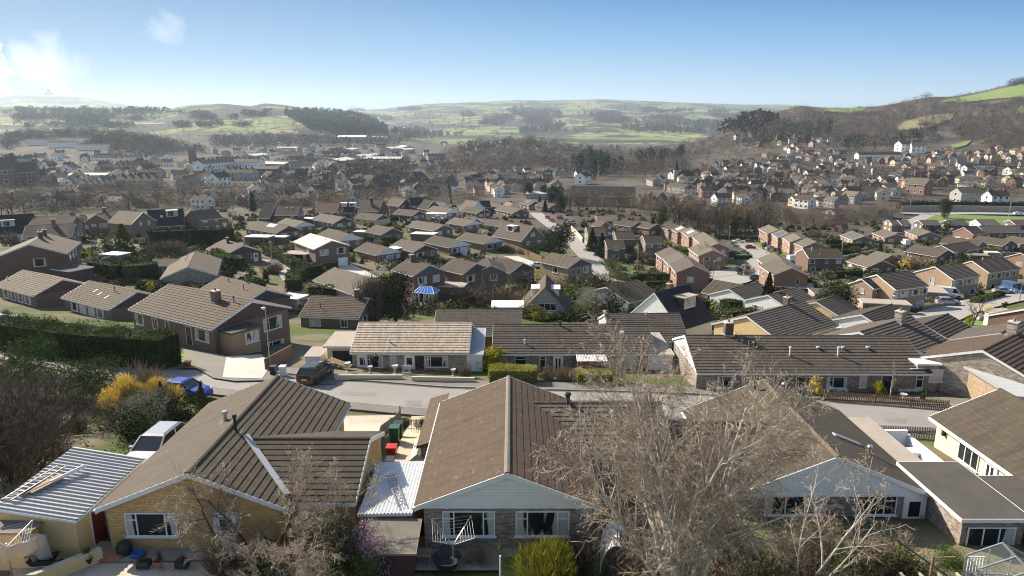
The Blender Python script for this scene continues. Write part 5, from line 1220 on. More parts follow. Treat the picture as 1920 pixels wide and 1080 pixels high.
# silhouettes: (x, shoulder z, half width) stations; cabin: base x0 x1, roof x0 x1, roof z
VEH = {
 'hatch': dict(L=4.1, W=1.76, st=[(-2.05, .62, .70), (-1.98, .92, .80), (-1.3, .97, .87), (0, .95, .88), (.95, .93, .87), (1.6, .82, .83), (1.95, .68, .76), (2.05, .5, .68)], cab=(-1.9, 1.0, -1.25, .1, 1.44), wh=1.28, r=.31),
 'suv': dict(L=4.55, W=1.88, st=[(-2.28, .7, .78), (-2.2, 1.05, .88), (-1.4, 1.1, .93), (0, 1.08, .94), (1.0, 1.06, .93), (1.8, .98, .9), (2.15, .82, .84), (2.28, .6, .76)], cab=(-2.2, 1.15, -1.6, .25, 1.62), wh=1.4, r=.36),
 'saloon': dict(L=4.5, W=1.78, st=[(-2.25, .6, .72), (-2.15, .9, .82), (-1.4, .96, .88), (0, .93, .89), (.95, .9, .88), (1.75, .8, .84), (2.15, .66, .77), (2.25, .5, .7)], cab=(-1.7, .95, -.95, .2, 1.43), wh=1.38, r=.31),
 'van': dict(L=5.6, W=2.0, st=[(-2.8, 1.0, .95), (-2.75, 1.25, 1.0), (-1, 1.25, 1.0), (.8, 1.25, 1.0), (1.5, 1.22, .99), (2.2, 1.05, .96), (2.7, .85, .9), (2.8, .6, .82)], cab=(-2.72, 1.95, -2.68, 1.05, 2.35), wh=1.75, r=.35),
 'pickup': dict(L=4.9, W=1.82, st=[(-2.45, .8, .85), (-2.4, 1.0, .9), (-1.3, 1.0, .9), (0, 1.02, .9), (1.0, 1.0, .9), (1.9, .95, .88), (2.35, .8, .82), (2.45, .6, .76)], cab=(-.95, 1.1, -.75, .45, 1.7), wh=1.5, r=.37),
}
def vehicle(kind, col, label, loc, rz, name='parked_car', cat='car', group=None):
    v = VEH[kind]; root = thing(name, label, cat, loc, rz, group)
    key = (kind, col)
    if key not in _vc:
        L_, Wd = v['L'], v['W']; b = MB(); rings = []
        zb = v['r'] * .62
        for x, zt, hw in v['st']:
            zm = zb + (zt - zb) * .55
            rings.append([(x, -hw * .94, zb), (x, -hw, zm), (x, -hw * .95, zt - .05), (x, -hw * .86, zt), (x, hw * .86, zt), (x, hw * .95, zt - .05), (x, hw, zm), (x, hw * .94, zb)])
        for i in range(len(rings) - 1):
            for k in range(8): b.poly([rings[i][k], rings[i + 1][k], rings[i + 1][(k + 1) % 8], rings[i][(k + 1) % 8]], flip=True)
        b.poly(rings[0], flip=True); b.poly(rings[-1])
        x0, x1, r0, r1, zr = v['cab']; zs = v['st'][3][1]; hw = Wd/2 * .86; rw = Wd/2 * (.70 if kind != 'van' else .86)
        g = MB(); body_rear = kind == 'van'
        Bq = [(x0, -hw, zs - .06), (x1, -hw, zs - .06), (x1, hw, zs - .06), (x0, hw, zs - .06)]; Tq = [(r0, -rw, zr - .05), (r1, -rw, zr - .05), (r1, rw, zr - .05), (r0, rw, zr - .05)]
        for k in range(4): g.poly([Bq[k], Bq[(k + 1) % 4], Tq[(k + 1) % 4], Tq[k]])
        # roof and pillars in body colour
        if body_rear:
            xm = .55
            Bv = [(x0 - .02, -hw - .02, zs - .06), (xm, -hw - .02, zs - .06), (xm, hw + .02, zs - .06), (x0 - .02, hw + .02, zs - .06)]; Tv = [(r0 - .02, -rw - .02, zr - .04), (xm, -rw - .02, zr - .04), (xm, rw + .02, zr - .04), (r0 - .02, rw + .02, zr - .04)]
            for k in range(4): b.poly([Bv[k], Bv[(k + 1) % 4], Tv[(k + 1) % 4], Tv[k]])
        rf = [(r0 - .06, -rw - .02, zr - .05), (r0 - .02, -rw * .8, zr), (r1 - .1, -rw * .8, zr), (r1 + .04, -rw - .02, zr - .05)]
        A = [(r0 - .05, -rw - .03, zr - .06), (r1 + .05, -rw - .03, zr - .06), (r1 + .05, rw + .03, zr - .06), (r0 - .05, rw + .03, zr - .06)]; T = [(r0 + .1, -rw * .82, zr + .02), (r1 - .15, -rw * .82, zr + .02), (r1 - .15, rw * .82, zr + .02), (r0 + .1, rw * .82, zr + .02)]
        for k in range(4): b.poly([A[k], A[(k + 1) % 4], T[(k + 1) % 4], T[k]])
        b.poly(T)
        for s in (-1, 1):
            for (xa, xb) in ((x0, r0), (x1, r1), ((x0 + x1) / 2 - .2, (r0 + r1) / 2 - .1)):
                b.bar((xa, s * hw * 1.0, zs - .05), (xb, s * (rw + .01), zr - .05), .07, .07)
            b.box((x1 - .35, s * (hw + .04), zs), (x1 - .18, s * (hw + .2), zs + .14))
        t = MB(); t.lathe([(v['r'] * .62, -.1), (v['r'] * .97, -.11), (v['r'], -.06), (v['r'], .06), (v['r'] * .97, .11), (v['r'] * .62, .1)], 16)
        rm = MB(); rm.lathe([(.05, -.1), (v['r'] * .6, -.085), (v['r'] * .64, 0), (v['r'] * .6, .085), (.05, .1)], 10)
        lampF = MB(); lampF.box((-.04, -.16, -.07), (.05, .16, .07)); lampR = MB(); lampR.box((-.05, -.13, -.11), (.04, .13, .11)); pl = MB(); pl.box((-.015, -.26, -.06), (.015, .26, .06))
        ar = MB(); ar.lathe([(v['r'] * 1.13, -.01), (v['r'] * 1.13, .01)], 16)
        _vc[key] = [b.mesh('body', [M('paint ' + col)]), g.mesh('glazing', [M('car glass')]), t.mesh('tyre', [M('plastic dark')], True), rm.mesh('rim', [M('steel')]), lampF.mesh('headlight', [M('head lamp')]), lampR.mesh('tail_light', [M('tail lamp')]), pl.mesh('number_plate', [M('number plate')]), ar.mesh('wheel_arch', [M('plastic dark')])]
    bm_, gm_, tm, rm_, lf, lr, pm, am = _vc[key]
    bo = link('body', bm_, root); link('glazing', gm_, bo)
    L2_, hw = v['L'] / 2, v['W'] / 2; zs = v['st'][3][1]
    for sx in (-1, 1):
        for sy in (-1, 1):
            w = empty('wheel', (sx * v['wh'], sy * (hw - .14), v['r'])); w.rotation_euler = (math.pi / 2, 0, 0); w.parent = root
            link('tyre', tm, w); link('rim', rm_, w, (0, 0, 0.025 * -sy))
            a = link('wheel_arch', am, bo, (sx * v['wh'], sy * (hw - .03), v['r'] + .02)); a.rotation_euler = (math.pi / 2, 0, 0)
    for sy in (-1, 1):
        link('headlight', lf, bo, (L2_ - .12, sy * hw * .68, zs * .74)); link('tail_light', lr, bo, (-L2_ + .07, sy * hw * .72, zs * .86))
    link('number_plate', pm, bo, (-L2_ - .01, 0, zs * .62))
    return root
def car_px(kind, col, label, px, py, deg, **k):
    p = P(px, py); return vehicle(kind, col, label, (p.x, p.y, p.z + k.pop('dz', .12)), R(deg), **k)
vehicle('suv', 'silver', 'silver car parked nose out between the corrugated garage and yellow brick bungalow', (-20.1, 36.0, g1(-20.1, 36.0) + .1), R(-93))
car_px('hatch', 'blue', 'bright blue hatchback parked at the kerb behind the yellow flowering shrubs', 352, 745, -14)
car_px('suv', 'olive', 'olive green off-roader parked on the forecourt of the beige bungalow', 594, 712, 78, dz=.16)
car_px('hatch', 'silver', 'pale silver car on the drive left of the long dark hedge', 8, 610, 60)
car_px('saloon', 'white', 'white saloon parked beside the lawn hedge in the bungalow rows', 768, 421, 20, dz=.4)
car_px('pickup', 'white', 'white pickup parked in front of the flat carport in the back row', 821, 414, -20, dz=.4)
car_px('saloon', 'white', 'white car half hidden beyond the drive wall in the middle', 1010, 503, -5, dz=.35)
car_px('hatch', 'maroon', 'dark reddish car parked on the estate road', 1035, 418, -70, dz=.5)
car_px('hatch', 'red', 'small red car higher up the estate road', 1027, 412, -70, dz=.5)
car_px('suv', 'silver', 'silver van like car on the drive right of the estate road', 1071, 422, 10, dz=.5)
car_px('saloon', 'white', 'white car parked beside the playground hedge', 1385, 457, 5, dz=.5)
car_px('saloon', 'dark', 'black car parked right of the white one by the playground', 1406, 456, 5, dz=.5)
car_px('hatch', 'silver', 'silver car parked on the grass verge corner by the playground', 1375, 461, 60, dz=.5)
car_px('hatch', 'red', 'red car driving round the close', 1407, 468, 0, dz=.5)
car_px('saloon', 'silver', 'pale car parked in front of the three red houses', 1446, 470, 4, dz=.5)
car_px('van', 'white', 'white van tucked beside the turning head houses', 1489, 493, 20, name='parked_van', cat='van', dz=.5)
car_px('saloon', 'dark', 'dark car nearest the low hedge on the shadowed drive', 1377, 479, 10, dz=.45)
car_px('saloon', 'grey', 'dark grey car beside the black one on the shadowed drive', 1393, 478, 10, dz=.45)
car_px('hatch', 'steelblue', 'blue grey car behind the shrubs by the turning area', 1419, 527, -10, dz=.4)
car_px('van', 'white', 'white van parked by the red bungalows in the cul de sac', 1697, 461, 80, name='parked_van', cat='van', dz=.5)
car_px('saloon', 'white', 'white car on the main road at the far right', 1908, 404, 0, dz=.9)
car_px('van', 'white', 'long white van on the drive of the middle buff houses', 1779, 560, -28, name='parked_van', cat='van', dz=.35)
car_px('suv', 'silver', 'silver people carrier in front of the long white van', 1776, 574, -8, dz=.35)
car_px('suv', 'steelblue', 'blue car parked outside the left buff houses', 1697, 583, -14, dz=.35)
car_px('van', 'steelblue', 'blue and white van parked at the far right end of the buff houses', 1899, 550, -80, name='parked_van', cat='van', dz=.35)
car_px('saloon', 'silver', 'silver car beside the blue and white van', 1880, 552, -5, dz=.35)
car_px('pickup', 'beige', 'pale pickup behind the leafless tree on the right', 1852, 603, 5, dz=.35)
# ------------------------------------------------------------------ vegetation builders
def unit(n, r): 
    v = r.normal(size=(n, 3)); return v / np.linalg.norm(v, axis=1)[:, None]
def leaf_quads(c, size, r, asp=.55, up=.25):
    """one small randomly turned leaf clump face at each centre"""
    n = len(c); a = unit(n, r); nrm = unit(n, r); nrm[:, 2] = np.abs(nrm[:, 2]) + up
    b = np.cross(nrm, a); b /= np.linalg.norm(b, axis=1)[:, None] + 1e-9
    a = np.cross(b, nrm); a /= np.linalg.norm(a, axis=1)[:, None] + 1e-9
    s = (size * r.uniform(.55, 1.35, n))[:, None] if np.ndim(size) == 0 else (size * r.uniform(.7, 1.2, n))[:, None]
    a = a * s / 2; b = b * s * asp / 2
    return np.stack([c - a - b * .4, c + b * -1, c + a + b * .4, c + b], 1).reshape(-1, 3)
def lump_points(lumps, n, r, shell=.65):
    """points through a cloud of ellipsoids, denser towards their skins"""
    lumps = np.asarray(lumps, float); w = (lumps[:, 3] * lumps[:, 4] * lumps[:, 5]) ** (2 / 3); k = r.choice(len(lumps), n, p=w / w.sum())
    d = unit(n, r); rad = shell + (1 - shell) * r.random(n) ** .6 ; rad *= r.uniform(.85, 1.12, n)
    return lumps[k, :3] + d * rad[:, None] * lumps[k, 3:6]
def lumpy(r, R_, H, n, k=9, base=.1):
    L = []
    for i in range(k):
        a = r.uniform(0, 6.28); q = r.uniform(0, .6) ** .8; z = r.uniform(base + .15, .85)
        w = math.sin(min(1, max(.12, z)) * math.pi) ** .5
        s = r.uniform(.3, .5)
        L.append((R_ * q * w * math.cos(a), R_ * q * w * math.sin(a), H * z, R_ * s, R_ * s, H * s * .62))
    return lump_points(L, n, r)
def slivers(p, d, w, r):
    """thin tapering twig faces from p along d"""
    n = len(p); s = np.cross(d, unit(n, r)); s /= np.linalg.norm(s, axis=1)[:, None] + 1e-9
    s = s * (np.asarray(w)[:, None] if np.ndim(w) else w)
    return np.stack([p - s, p + s, p + d + s * .25, p + d - s * .25], 1).reshape(-1, 3)
def tubes(lines, nside):
    out = []
    for pts, rad in lines:
        pts = np.asarray(pts); rad = np.asarray(rad)
        t = np.gradient(pts, axis=0); t /= np.linalg.norm(t, axis=1)[:, None] + 1e-9
        ref = np.array([.37, .61, .70]); a = np.cross(t, ref); a /= np.linalg.norm(a, axis=1)[:, None] + 1e-9; b = np.cross(t, a)
        th = np.arange(nside) * 2 * math.pi / nside
        ring = pts[:, None] + (a[:, None] * np.cos(th)[None, :, None] + b[:, None] * np.sin(th)[None, :, None]) * rad[:, None, None]
        q0, q1 = ring[:-1], ring[1:]
        out.append(np.stack([q0, np.roll(q0, -1, 1), np.roll(q1, -1, 1), q1], 2).reshape(-1, 3))
    return np.concatenate(out) if out else np.zeros((0, 3))
def grow(r, starts, kids, ratio, ang, wig, trop, segs, rmin, pow_=.62, tmin=.25, lfall=.35):
    """recursive limbs: returns a list of polylines per level"""
    lev = [[] for _ in range(len(kids) + 1)]; cur = starts
    for L in range(len(kids) + 1):
        nxt = []
        for p, d, ln, r0 in cur:
            n = segs[L]; pts = [p]; dd = d / np.linalg.norm(d); rr = [r0]; q = p
            for i in range(n):
                dd = dd + r.normal(size=3) * wig[L] + np.array([0, 0, trop[L]]); dd /= np.linalg.norm(dd)
                q = q + dd * ln / n; pts.append(q); rr.append(max(rmin, r0 * (1 - .78 * (i + 1) / n)))
            lev[L].append((np.array(pts), np.array(rr)))
            if L < len(kids):
                k = kids[L]; k = int(k * r.uniform(.75, 1.3) + .5)
                for j in range(k):
                    t = tmin + (1 - tmin) * (j + r.random()) / k; f = t * n; i = min(int(f), n - 1); u = f - i
                    c = pts[i] * (1 - u) + pts[i + 1] * u; cr = rr[i] * (1 - u) + rr[i + 1] * u
                    ax = pts[i + 1] - pts[i]; ax = ax / np.linalg.norm(ax); s = np.cross(ax, unit(1, r)[0]); s /= np.linalg.norm(s) + 1e-9
                    A = R(ang[L] * r.uniform(.65, 1.3)); nd = ax * math.cos(A) + s * math.sin(A)
                    nxt.append((c, nd, ln * ratio[L] * (1 - lfall * t) * r.uniform(.7, 1.25), max(rmin, cr * pow_)))
        cur = nxt
    return lev
TREES = {}
def bare_proto(key, seed, h, mats=('wood bark', 'twig brown'), spread=1.0, kids=(9, 7, 6), up=.08, twig=.012):
    r = np.random.default_rng(seed)
    st = [(np.zeros(3) - [0, 0, .4], np.array([r.normal() * .06, r.normal() * .06, 1.0]), h * .78, h * .022)]
    lev = grow(r, st, kids, (.5 * spread, .55, .55), (48, 42, 40), (.07, .12, .16, .2), (.05, up, up * .8, up * .5), (7, 5, 4, 3), twig, tmin=.28)
    t = arr_mesh('trunk', np.concatenate([tubes(lev[0], 6), tubes(lev[1], 4)]), 4, M(mats[0]))
    c = arr_mesh('crown', tubes(lev[2] + lev[3], 3), 4, M(mats[1]))
    TREES[key] = (t, c, h)
def put_tree(key, p, h, label, cat='tree', group=None, name='bare_tree', rz=None, wide=1.0):
    t, c, hp = TREES[key]; s = h / hp
    o = thing(name, label, cat, p, random.uniform(0, 6.28) if rz is None else rz, group)
    o.scale = (s * wide, s * wide, s)
    if t is not None: link('trunk', t, o)
    link('crown', c, o)
    return o
bare_proto('bareA', 1, 10); bare_proto('bareB', 2, 10, spread=1.2, kids=(11, 7, 5)); bare_proto('bareC', 3, 10, ('wood bark', 'twig tan'), 1.1, (10, 8, 6)); bare_proto('bareD', 4, 10, ('wood bark', 'twig dark'), .9, (10, 8, 6)); bare_proto('bareP', 5, 10, ('birch bark', 'twig pale'), .7, (10, 7, 6), .12)
bare_proto('poplar', 6, 10, ('wood bark', 'twig brown'), .32, (26, 8, 5), .3)
# heavier twigged versions for farther away
for k, sd, mt, sp in (('farA', 11, 'twig brown', 1.1), ('farB', 12, 'twig tan', 1.2), ('farC', 13, 'twig dark', 1.0), ('farD', 14, 'twig red', 1.15)):
    bare_proto(k, sd, 10, ('wood bark', mt), sp, (9, 7, 5), .07, .03)
def leaf_proto(key, seed, n, size, mat, R_=1.0, H=1.6, k=9, trunk=False, tmat='wood bark', asp=.55):
    r = np.random.default_rng(seed)
    c = arr_mesh('crown', leaf_quads(lumpy(r, R_, H, n, k, 0.02), size, r, asp), 4, M(mat))
    t = None
    if trunk: t = arr_mesh('trunk', tubes([(np.array([[0, 0, -.3], [0, 0, H * .55]]), np.array([.07, .04]) * H / 1.6)], 6), 4, M(tmat))
    TREES[key] = (t, c, H)
def cone_proto(key, seed, n, size, mat, R_=.32, H=1.6, pw=.85, droop=.25):
    r = np.random.default_rng(seed); z = r.random(n) ** 1.35; tier = 1 + .16 * np.sin(z * 40); rad = R_ * (1 - z) ** pw * tier * r.uniform(.55, 1.08, n)
    a = r.uniform(0, 6.283, n); rad = rad * (1 + .22 * np.sin(a * 3 + z * 9 + seed)); p = np.stack([rad * np.cos(a), rad * np.sin(a), .06 * H + z * H * .94 - droop * rad], 1)
    TREES[key] = (arr_mesh('trunk', tubes([(np.array([[0, 0, -.3], [0, 0, H * .9]]), np.array([.035, .008]) * H)], 5), 4, M('wood bark')), arr_mesh('crown', leaf_quads(p, size, r, .5), 4, M(mat)), H)
def twig_proto(key, seed, n, mat, R_=1.0, H=1.4, ln=.5, w=.012, up=.7):
    r = np.random.default_rng(seed); p = lumpy(r, R_, H, n, 10, 0.0); p[:, 2] = np.maximum(p[:, 2] - .1 * H, 0)
    d = p - np.array([0, 0, -.3 * H]); d /= np.linalg.norm(d, axis=1)[:, None]; d = d + unit(n, r) * .6 + np.array([0, 0, up - .5]); d *= (ln * r.uniform(.5, 1.2, n) / np.linalg.norm(d, axis=1))[:, None]
    stems = []
    for i in range(14):
        e = p[r.integers(n)]; stems.append((np.array([[r.normal() * .06, r.normal() * .06, -.1], e * .5 + [0, 0, .08], e]), np.array([w * 2.4, w * 1.7, w])))
    TREES[key] = (arr_mesh('stems', tubes(stems, 4), 4, M('wood bark')), arr_mesh('crown', slivers(p, d, w, r), 4, M(mat)), H)
leaf_proto('bush', 21, 2400, .09, 'leaf mid'); leaf_proto('bushdark', 22, 2600, .09, 'leaf dark'); leaf_proto('busholive', 23, 2400, .09, 'leaf olive'); leaf_proto('bushlime', 24, 1500, .12, 'leaf lime', k=12); leaf_proto('bushhedge', 25, 900, .16, 'leaf hedge')
leaf_proto('ball', 26, 900, .15, 'leaf olive', .8, 1.5, 3); leaf_proto('balldark', 27, 900, .15, 'leaf hedge', .8, 1.5, 3); leaf_proto('ever', 28, 6500, .075, 'leaf dark', 1.0, 1.7, 16, True); leaf_proto('everolive', 29, 3500, .09, 'leaf hedge', 1.0, 1.6, 14, True)
leaf_proto('yellow', 30, 800, .12, 'blossom yellow', 1.0, 1.5, 9); leaf_proto('blossom', 31, 900, .10, 'blossom white', 1.0, 1.5, 10); leaf_proto('gold', 32, 700, .13, 'twig gold', 1, 1.5, 8)
leaf_proto('leafgrey', 33, 7000, .05, 'leaf grey', 1.0, 1.5, 14)
leaf_proto('juniper', 34, 11000, .05, 'leaf juniper', 1.3, 1.3, 20)
cone_proto('cone', 41, 3000, .085, 'leaf dark'); cone_proto('conehedge', 42, 1200, .14, 'leaf hedge', .4, 1.6, .6); cone_proto('cypress', 43, 1300, .12, 'leaf dark', .26, 1.6, .42, .0); cone_proto('droop', 44, 3400, .09, 'leaf dark', .46, 1.6, .9, .5)
twig_proto('twig', 51, 1300, 'twig brown'); twig_proto('twigdark', 52, 1300, 'twig dark'); twig_proto('twigtan', 53, 1300, 'twig tan'); twig_proto('twigred', 54, 1100, 'twig red'); twig_proto('twiggold', 55, 1100, 'twig gold')
def bush_px(key, px, py, h, label, wide=1.0, cat='shrub', name='shrub', group=None, dz=-.05):
    p = P(px, py); p.z += dz
    return put_tree(key, p, h, label, cat, group, name, wide=wide)
def hedge(label, pts, w, h, mat='leaf hedge', leaf=.2, dens=34, name='hedge', world=False, cat='hedge', top=None, group=None, rough=.14):
    """clipped hedge: a dark body with leaf clumps over its faces"""
    q = [Vector((p[0], p[1], 0)) for p in pts] if world else [Vector((*tuple(P(*p))[:2], 0)) for p in pts]
    r = np.random.default_rng(abs(hash(label)) % 9999 if False else int(sum(map(ord, label))))
    b = MB(); C = []
    for i in range(len(q) - 1):
        a, c = q[i], q[i + 1]; d = c - a; L_ = d.length; d.normalize(); s = Vector((-d.y, d.x, 0)); k = max(1, int(L_ / 2.5))
        for j in range(k):
            u, v = a.lerp(c, j / k), a.lerp(c, (j + 1) / k); zu, zv = g1(u.x, u.y), g1(v.x, v.y); hw = w / 2 - .06; m = h - .12
            lo = [u - s*hw, v - s*hw, v + s*hw, u + s*hw]; zz = [zu, zv, zv, zu]
            Lo = [Vector((p.x, p.y, z - .6)) for p, z in zip(lo, zz)]; Hi = [Vector((p.x, p.y, z + m)) for p, z in zip(lo, zz)]
            for e in range(4): b.poly([Lo[e], Lo[(e+1) % 4], Hi[(e+1) % 4], Hi[e]])
            b.poly(Hi)
        n = int((L_ * (2 * h + w) + w * h * 2) * dens)
        t = r.random(n) * (L_ + .2) - .1; x = r.random(n) * (2 * h + w); face = np.where(x < h, 0, np.where(x < h + w, 1, 2))
        lat = np.where(face == 0, -w/2, np.where(face == 1, x - h - w/2, w/2)); zz = np.where(face == 0, x, np.where(face == 1, h, x - h - w))
        e = r.random(n) < (w / (w + 2 * L_)) * .6
        t = np.where(e, np.where(r.random(n) < .5, 0, L_), t); lat = np.where(e, (r.random(n) - .5) * w, lat); zz = np.where(e, r.random(n) * h, zz)
        corner = np.clip((zz / h - .82) / .18, 0, 1); lat = lat * (1 - .14 * corner ** 2)
        und = rough * .8 * np.sin(t * 1.3 + i) * (zz / h)
        px_ = a.x + d.x * t + s.x * lat; py_ = a.y + d.y * t + s.y * lat
        P3 = np.stack([px_, py_, G(px_, py_) + zz + und], 1) + r.normal(size=(n, 3)) * rough * .55
        C.append(P3)
    root = thing(name, label, cat, (q[0].x, q[0].y, g1(q[0].x, q[0].y)), 0, group)
    o0 = np.array(root.location)
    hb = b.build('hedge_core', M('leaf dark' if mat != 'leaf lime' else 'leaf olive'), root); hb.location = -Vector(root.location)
    C = np.concatenate(C) - o0
    link('foliage', arr_mesh('foliage', leaf_quads(C, leaf, r), 4, M(mat)), root)
    return root
# ------------------------------------------------------------------ hedges
hedge('long tall dark clipped hedge beside the road at the left', [(26, 655), (140, 674), (322, 690)], 3.0, 3.3, 'leaf hedge', .17, 120, rough=.34)
hedge('square cut yellow green hedge in front of the dark ribbed bungalow', [(918, 716), (1006, 716)], 2.0, 1.55, 'leaf lime', .13, 120)
hedge('lower yellow green hedge below the striped porch roof', [(1082, 719), (1146, 719)], 1.6, 1.25, 'leaf lime', .13, 120)
hedge('tall dark hedge below the black chalet with the dormer', [(285, 468), (438, 460)], 2.2, 5.0, 'leaf dark', .5, 9, rough=.25)
hedge('wide dark garden hedge curving below the red brick house at left', [(178, 520), (230, 528), (296, 524)], 2.5, 3.4, 'leaf hedge', .4, 14, rough=.3)
hedge('low trimmed hedge running behind the two left bungalows', [(170, 522), (240, 530), (318, 541)], 1.3, 1.1, 'leaf hedge', .3, 20)
hedge('thin flat topped hedge in front of the grey stone gable', [(300, 534), (390, 535)], 1.0, 1.0, 'leaf olive', .3, 20)
hedge('dark hedge block beside the stack bungalow above the round bushes', [(405, 488), (430, 503), (456, 505)], 2.2, 2.8, 'leaf hedge', .4, 14, rough=.25)
hedge('broad green hedge running down the right of the curved drive', [(500, 473), (530, 490), (557, 506)], 2.6, 2.2, 'leaf olive', .4, 14, rough=.3)
hedge('dark hedge below the house with the bleached roof', [(558, 507), (595, 508), (630, 505)], 1.8, 2.0, 'leaf hedge', .4, 14)
hedge('swelling rounded hedge curling round the end of the drive', [(551, 548), (552, 532), (570, 520), (600, 516)], 2.6, 2.6, 'leaf olive', .4, 16, rough=.35)
hedge('brownish hedge joining a green one in front of the pale brown bungalow', [(575, 557), (606, 556)], 2.4, 2.2, 'twig gold', .4, 16, rough=.3)
hedge('leafy green hedge in front of the pale brown roofed bungalow', [(609, 556), (662, 560)], 1.8, 2.0, 'leaf mid', .4, 14, rough=.3)
hedge('long dark hedge along the end of the red brick close', [(1208, 541), (1270, 540), (1331, 534)], 1.6, 1.9, 'leaf dark', .4, 14)
hedge('dark square hedge beside the stepped red brick houses', [(1189, 528), (1250, 528)], 2.0, 2.3, 'leaf hedge', .4, 14)
hedge('olive hedge rolling down beside the footpath in the centre', [(1148, 522), (1165, 528), (1187, 532)], 2.2, 2.0, 'leaf olive', .4, 14, rough=.3)
hedge('dark hedge in front of the white gable and ribbed roof', [(1358, 584), (1402, 578)], 2.6, 2.2, 'leaf hedge', .32, 22)
hedge('olive topped hedge beside the path above the cream gabled bungalow', [(1358, 596), (1412, 592)], 2.0, 1.4, 'leaf olive', .3, 22)
hedge('neat green hedge by the road below the long white van', [(1824, 570), (1878, 556)], 1.4, 1.3, 'leaf mid', .3, 22)
hedge('brown green hedge left of the mossy tan roof', [(1757, 652), (1795, 660), (1835, 652)], 2.0, 2.2, 'leaf olive', .3, 22, rough=.25)
hedge('glossy leafed hedge right of the cream gabled bungalow', [(1552, 627), (1585, 628), (1622, 616)], 2.2, 2.4, 'leaf mid', .3, 24, rough=.25)
hedge('upper dark hedge row below the solar array', [(1545, 460), (1575, 459)], 1.6, 2.2, 'leaf dark', .6, 8)
hedge('middle dark hedge row below the solar array', [(1553, 469), (1617, 466)], 1.6, 2.2, 'leaf dark', .6, 8)
hedge('lower dark hedge row below the solar array', [(1572, 478), (1610, 476)], 1.6, 2.0, 'leaf dark', .6, 8)
hedge('long dark hedge above the main road retaining wall', [(1683, 391), (1780, 391), (1928, 393)], 3, 4.2, 'leaf dark', 1.0, 3, rough=.6)
hedge('dark hedge behind the garden of the wide brown brick house', [(1545, 522), (1613, 518)], 1.6, 2.0, 'leaf hedge', .4, 12)
hedge('dark low hedge in front of the parked dark cars', [(1378, 486), (1408, 485)], 1.4, 1.3, 'leaf hedge', .4, 14)
hedge('hedge between the lawns of the back bungalow rows', [(690, 413), (750, 414), (768, 424)], 1.6, 1.6, 'leaf dark', .5, 10)
hedge('dark hedge under the bungalow with the pale gable', [(650, 455), (700, 456), (740, 455)], 1.8, 2.0, 'leaf hedge', .5, 12)
hedge('tall dark yew hedge beside the black box dormer chalet', [(1275, 612), (1316, 606)], 2.6, 4.2, 'leaf dark', .35, 18, rough=.25)
hedge('sunlit hedge behind the playground cars', [(1340, 447), (1372, 450), (1420, 452)], 1.6, 2.0, 'leaf olive', .6, 8)
# ------------------------------------------------------------------ shrubs and trees between the houses
S = bush_px
S('bushlime', 921, 692, 2.6, 'round yellow green bush at the corner between the two ribbed bungalows', 1.25)
S('bushlime', 1162, 716, 1.7, 'small yellow green bush at the right end of the lower hedge', 1.0)
S('bushlime', 934, 640, 3.2, 'bright yellow leaved bush on the ridge line between the ribbed roofs', .8)
S('twigtan', 1022, 712, 1.4, 'straw coloured dead shrub left of the white glazed door', 1.0)
S('twigtan', 1066, 714, 1.6, 'straw coloured dead shrub right of the white glazed door', 1.1)
S('cypress', 475, 397, 10, 'dark cypress beside the steep black roof', 1.0, 'tree', 'cypress_tree')
S('conehedge', 234, 476, 7.5, 'dark cone shaped conifer in the gardens below the small windowed gable', 1.25, 'tree', 'conifer_tree')
S('balldark', 430, 524, 3.2, 'dark clipped dome bush on the lawn right of the stone gable', 1.1)
S('balldark', 489, 538, 2.6, 'clipped dark ball nearest the curved drive', 1.1)
S('ball', 497, 530, 3.2, 'taller clipped ball behind the one by the curved drive', 1.0)
S('twigtan', 507, 512, 3.0, 'straw and green shrub on the island beside the curved drive', 1.3)
S('yellow', 522, 513, 1.0, 'yellow daffodil like clump on the edge of the curved drive', 1.6)
S('ball', 343, 463, 2.4, 'golden green round bush under the tall hedge', 1.1)
S('twig', 310, 480, 3.2, 'wide brown leafless thicket above the small low wing', 3.0)
S('ball', 232, 540, 1.8, 'small round pale bush behind the middle left bungalow', 1.0)
S('ball', 262, 545, 2.2, 'round grey green bush beside the yellow one at left', 1.1)
S('yellow', 281, 547, 2.0, 'round bright yellow bush behind the split level roof', 1.0)
S('busholive', 246, 492, 2.0, 'tan green shrub row beside the lawn at left', 1.6)
S('busholive', 270, 478, 2.2, 'small bushy shrub by the patio of the small windowed gable', 1.4)
S('everolive', 12, 598, 1.4, 'low palm like plant in the front garden at far left', 1.0)
S('bareC', 437, 446, 9.5, 'broad tan leafless tree at the right end of the tall hedge', 1.15, 'tree', 'bare_tree')
S('blossom', 446, 412, 6.5, 'pale cream blossoming tree above the tan leafless tree', 1.2, 'tree', 'blossom_tree')
S('blossom', 908, 442, 3.0, 'cream blossom tree beside the fourth front row bungalow', 1.4, 'tree', 'blossom_tree')
S('blossom', 716, 520, 3.0, 'pale pinkish magnolia by the concrete drive', .8, 'tree', 'blossom_tree')
S('bush', 716, 529, 1.4, 'small green shrub below the pale magnolia', 1.4)
S('ever', 1048, 484, 9.5, 'broad dark evergreen beside the estate road bend', 1.05, 'tree', 'evergreen_tree')
S('bushdark', 1000, 480, 4.2, 'dark shrubs under the chalet gable', 1.8)
S('twig', 1010, 455, 4.5, 'brown scrub on the slope beside the chalet', 1.8)
S('droop', 1110, 473, 8.5, 'left ivy dark tree by the road bend', 1.1, 'tree', 'conifer_tree')
S('droop', 1128, 482, 8.0, 'right ivy dark tree by the road bend', 1.3, 'tree', 'conifer_tree')
S('busholive', 1150, 512, 4.2, 'large olive bush beside the footpath', 1.6)
S('busholive', 1138, 500, 2.8, 'smaller olive bush up the footpath bank', 1.6)
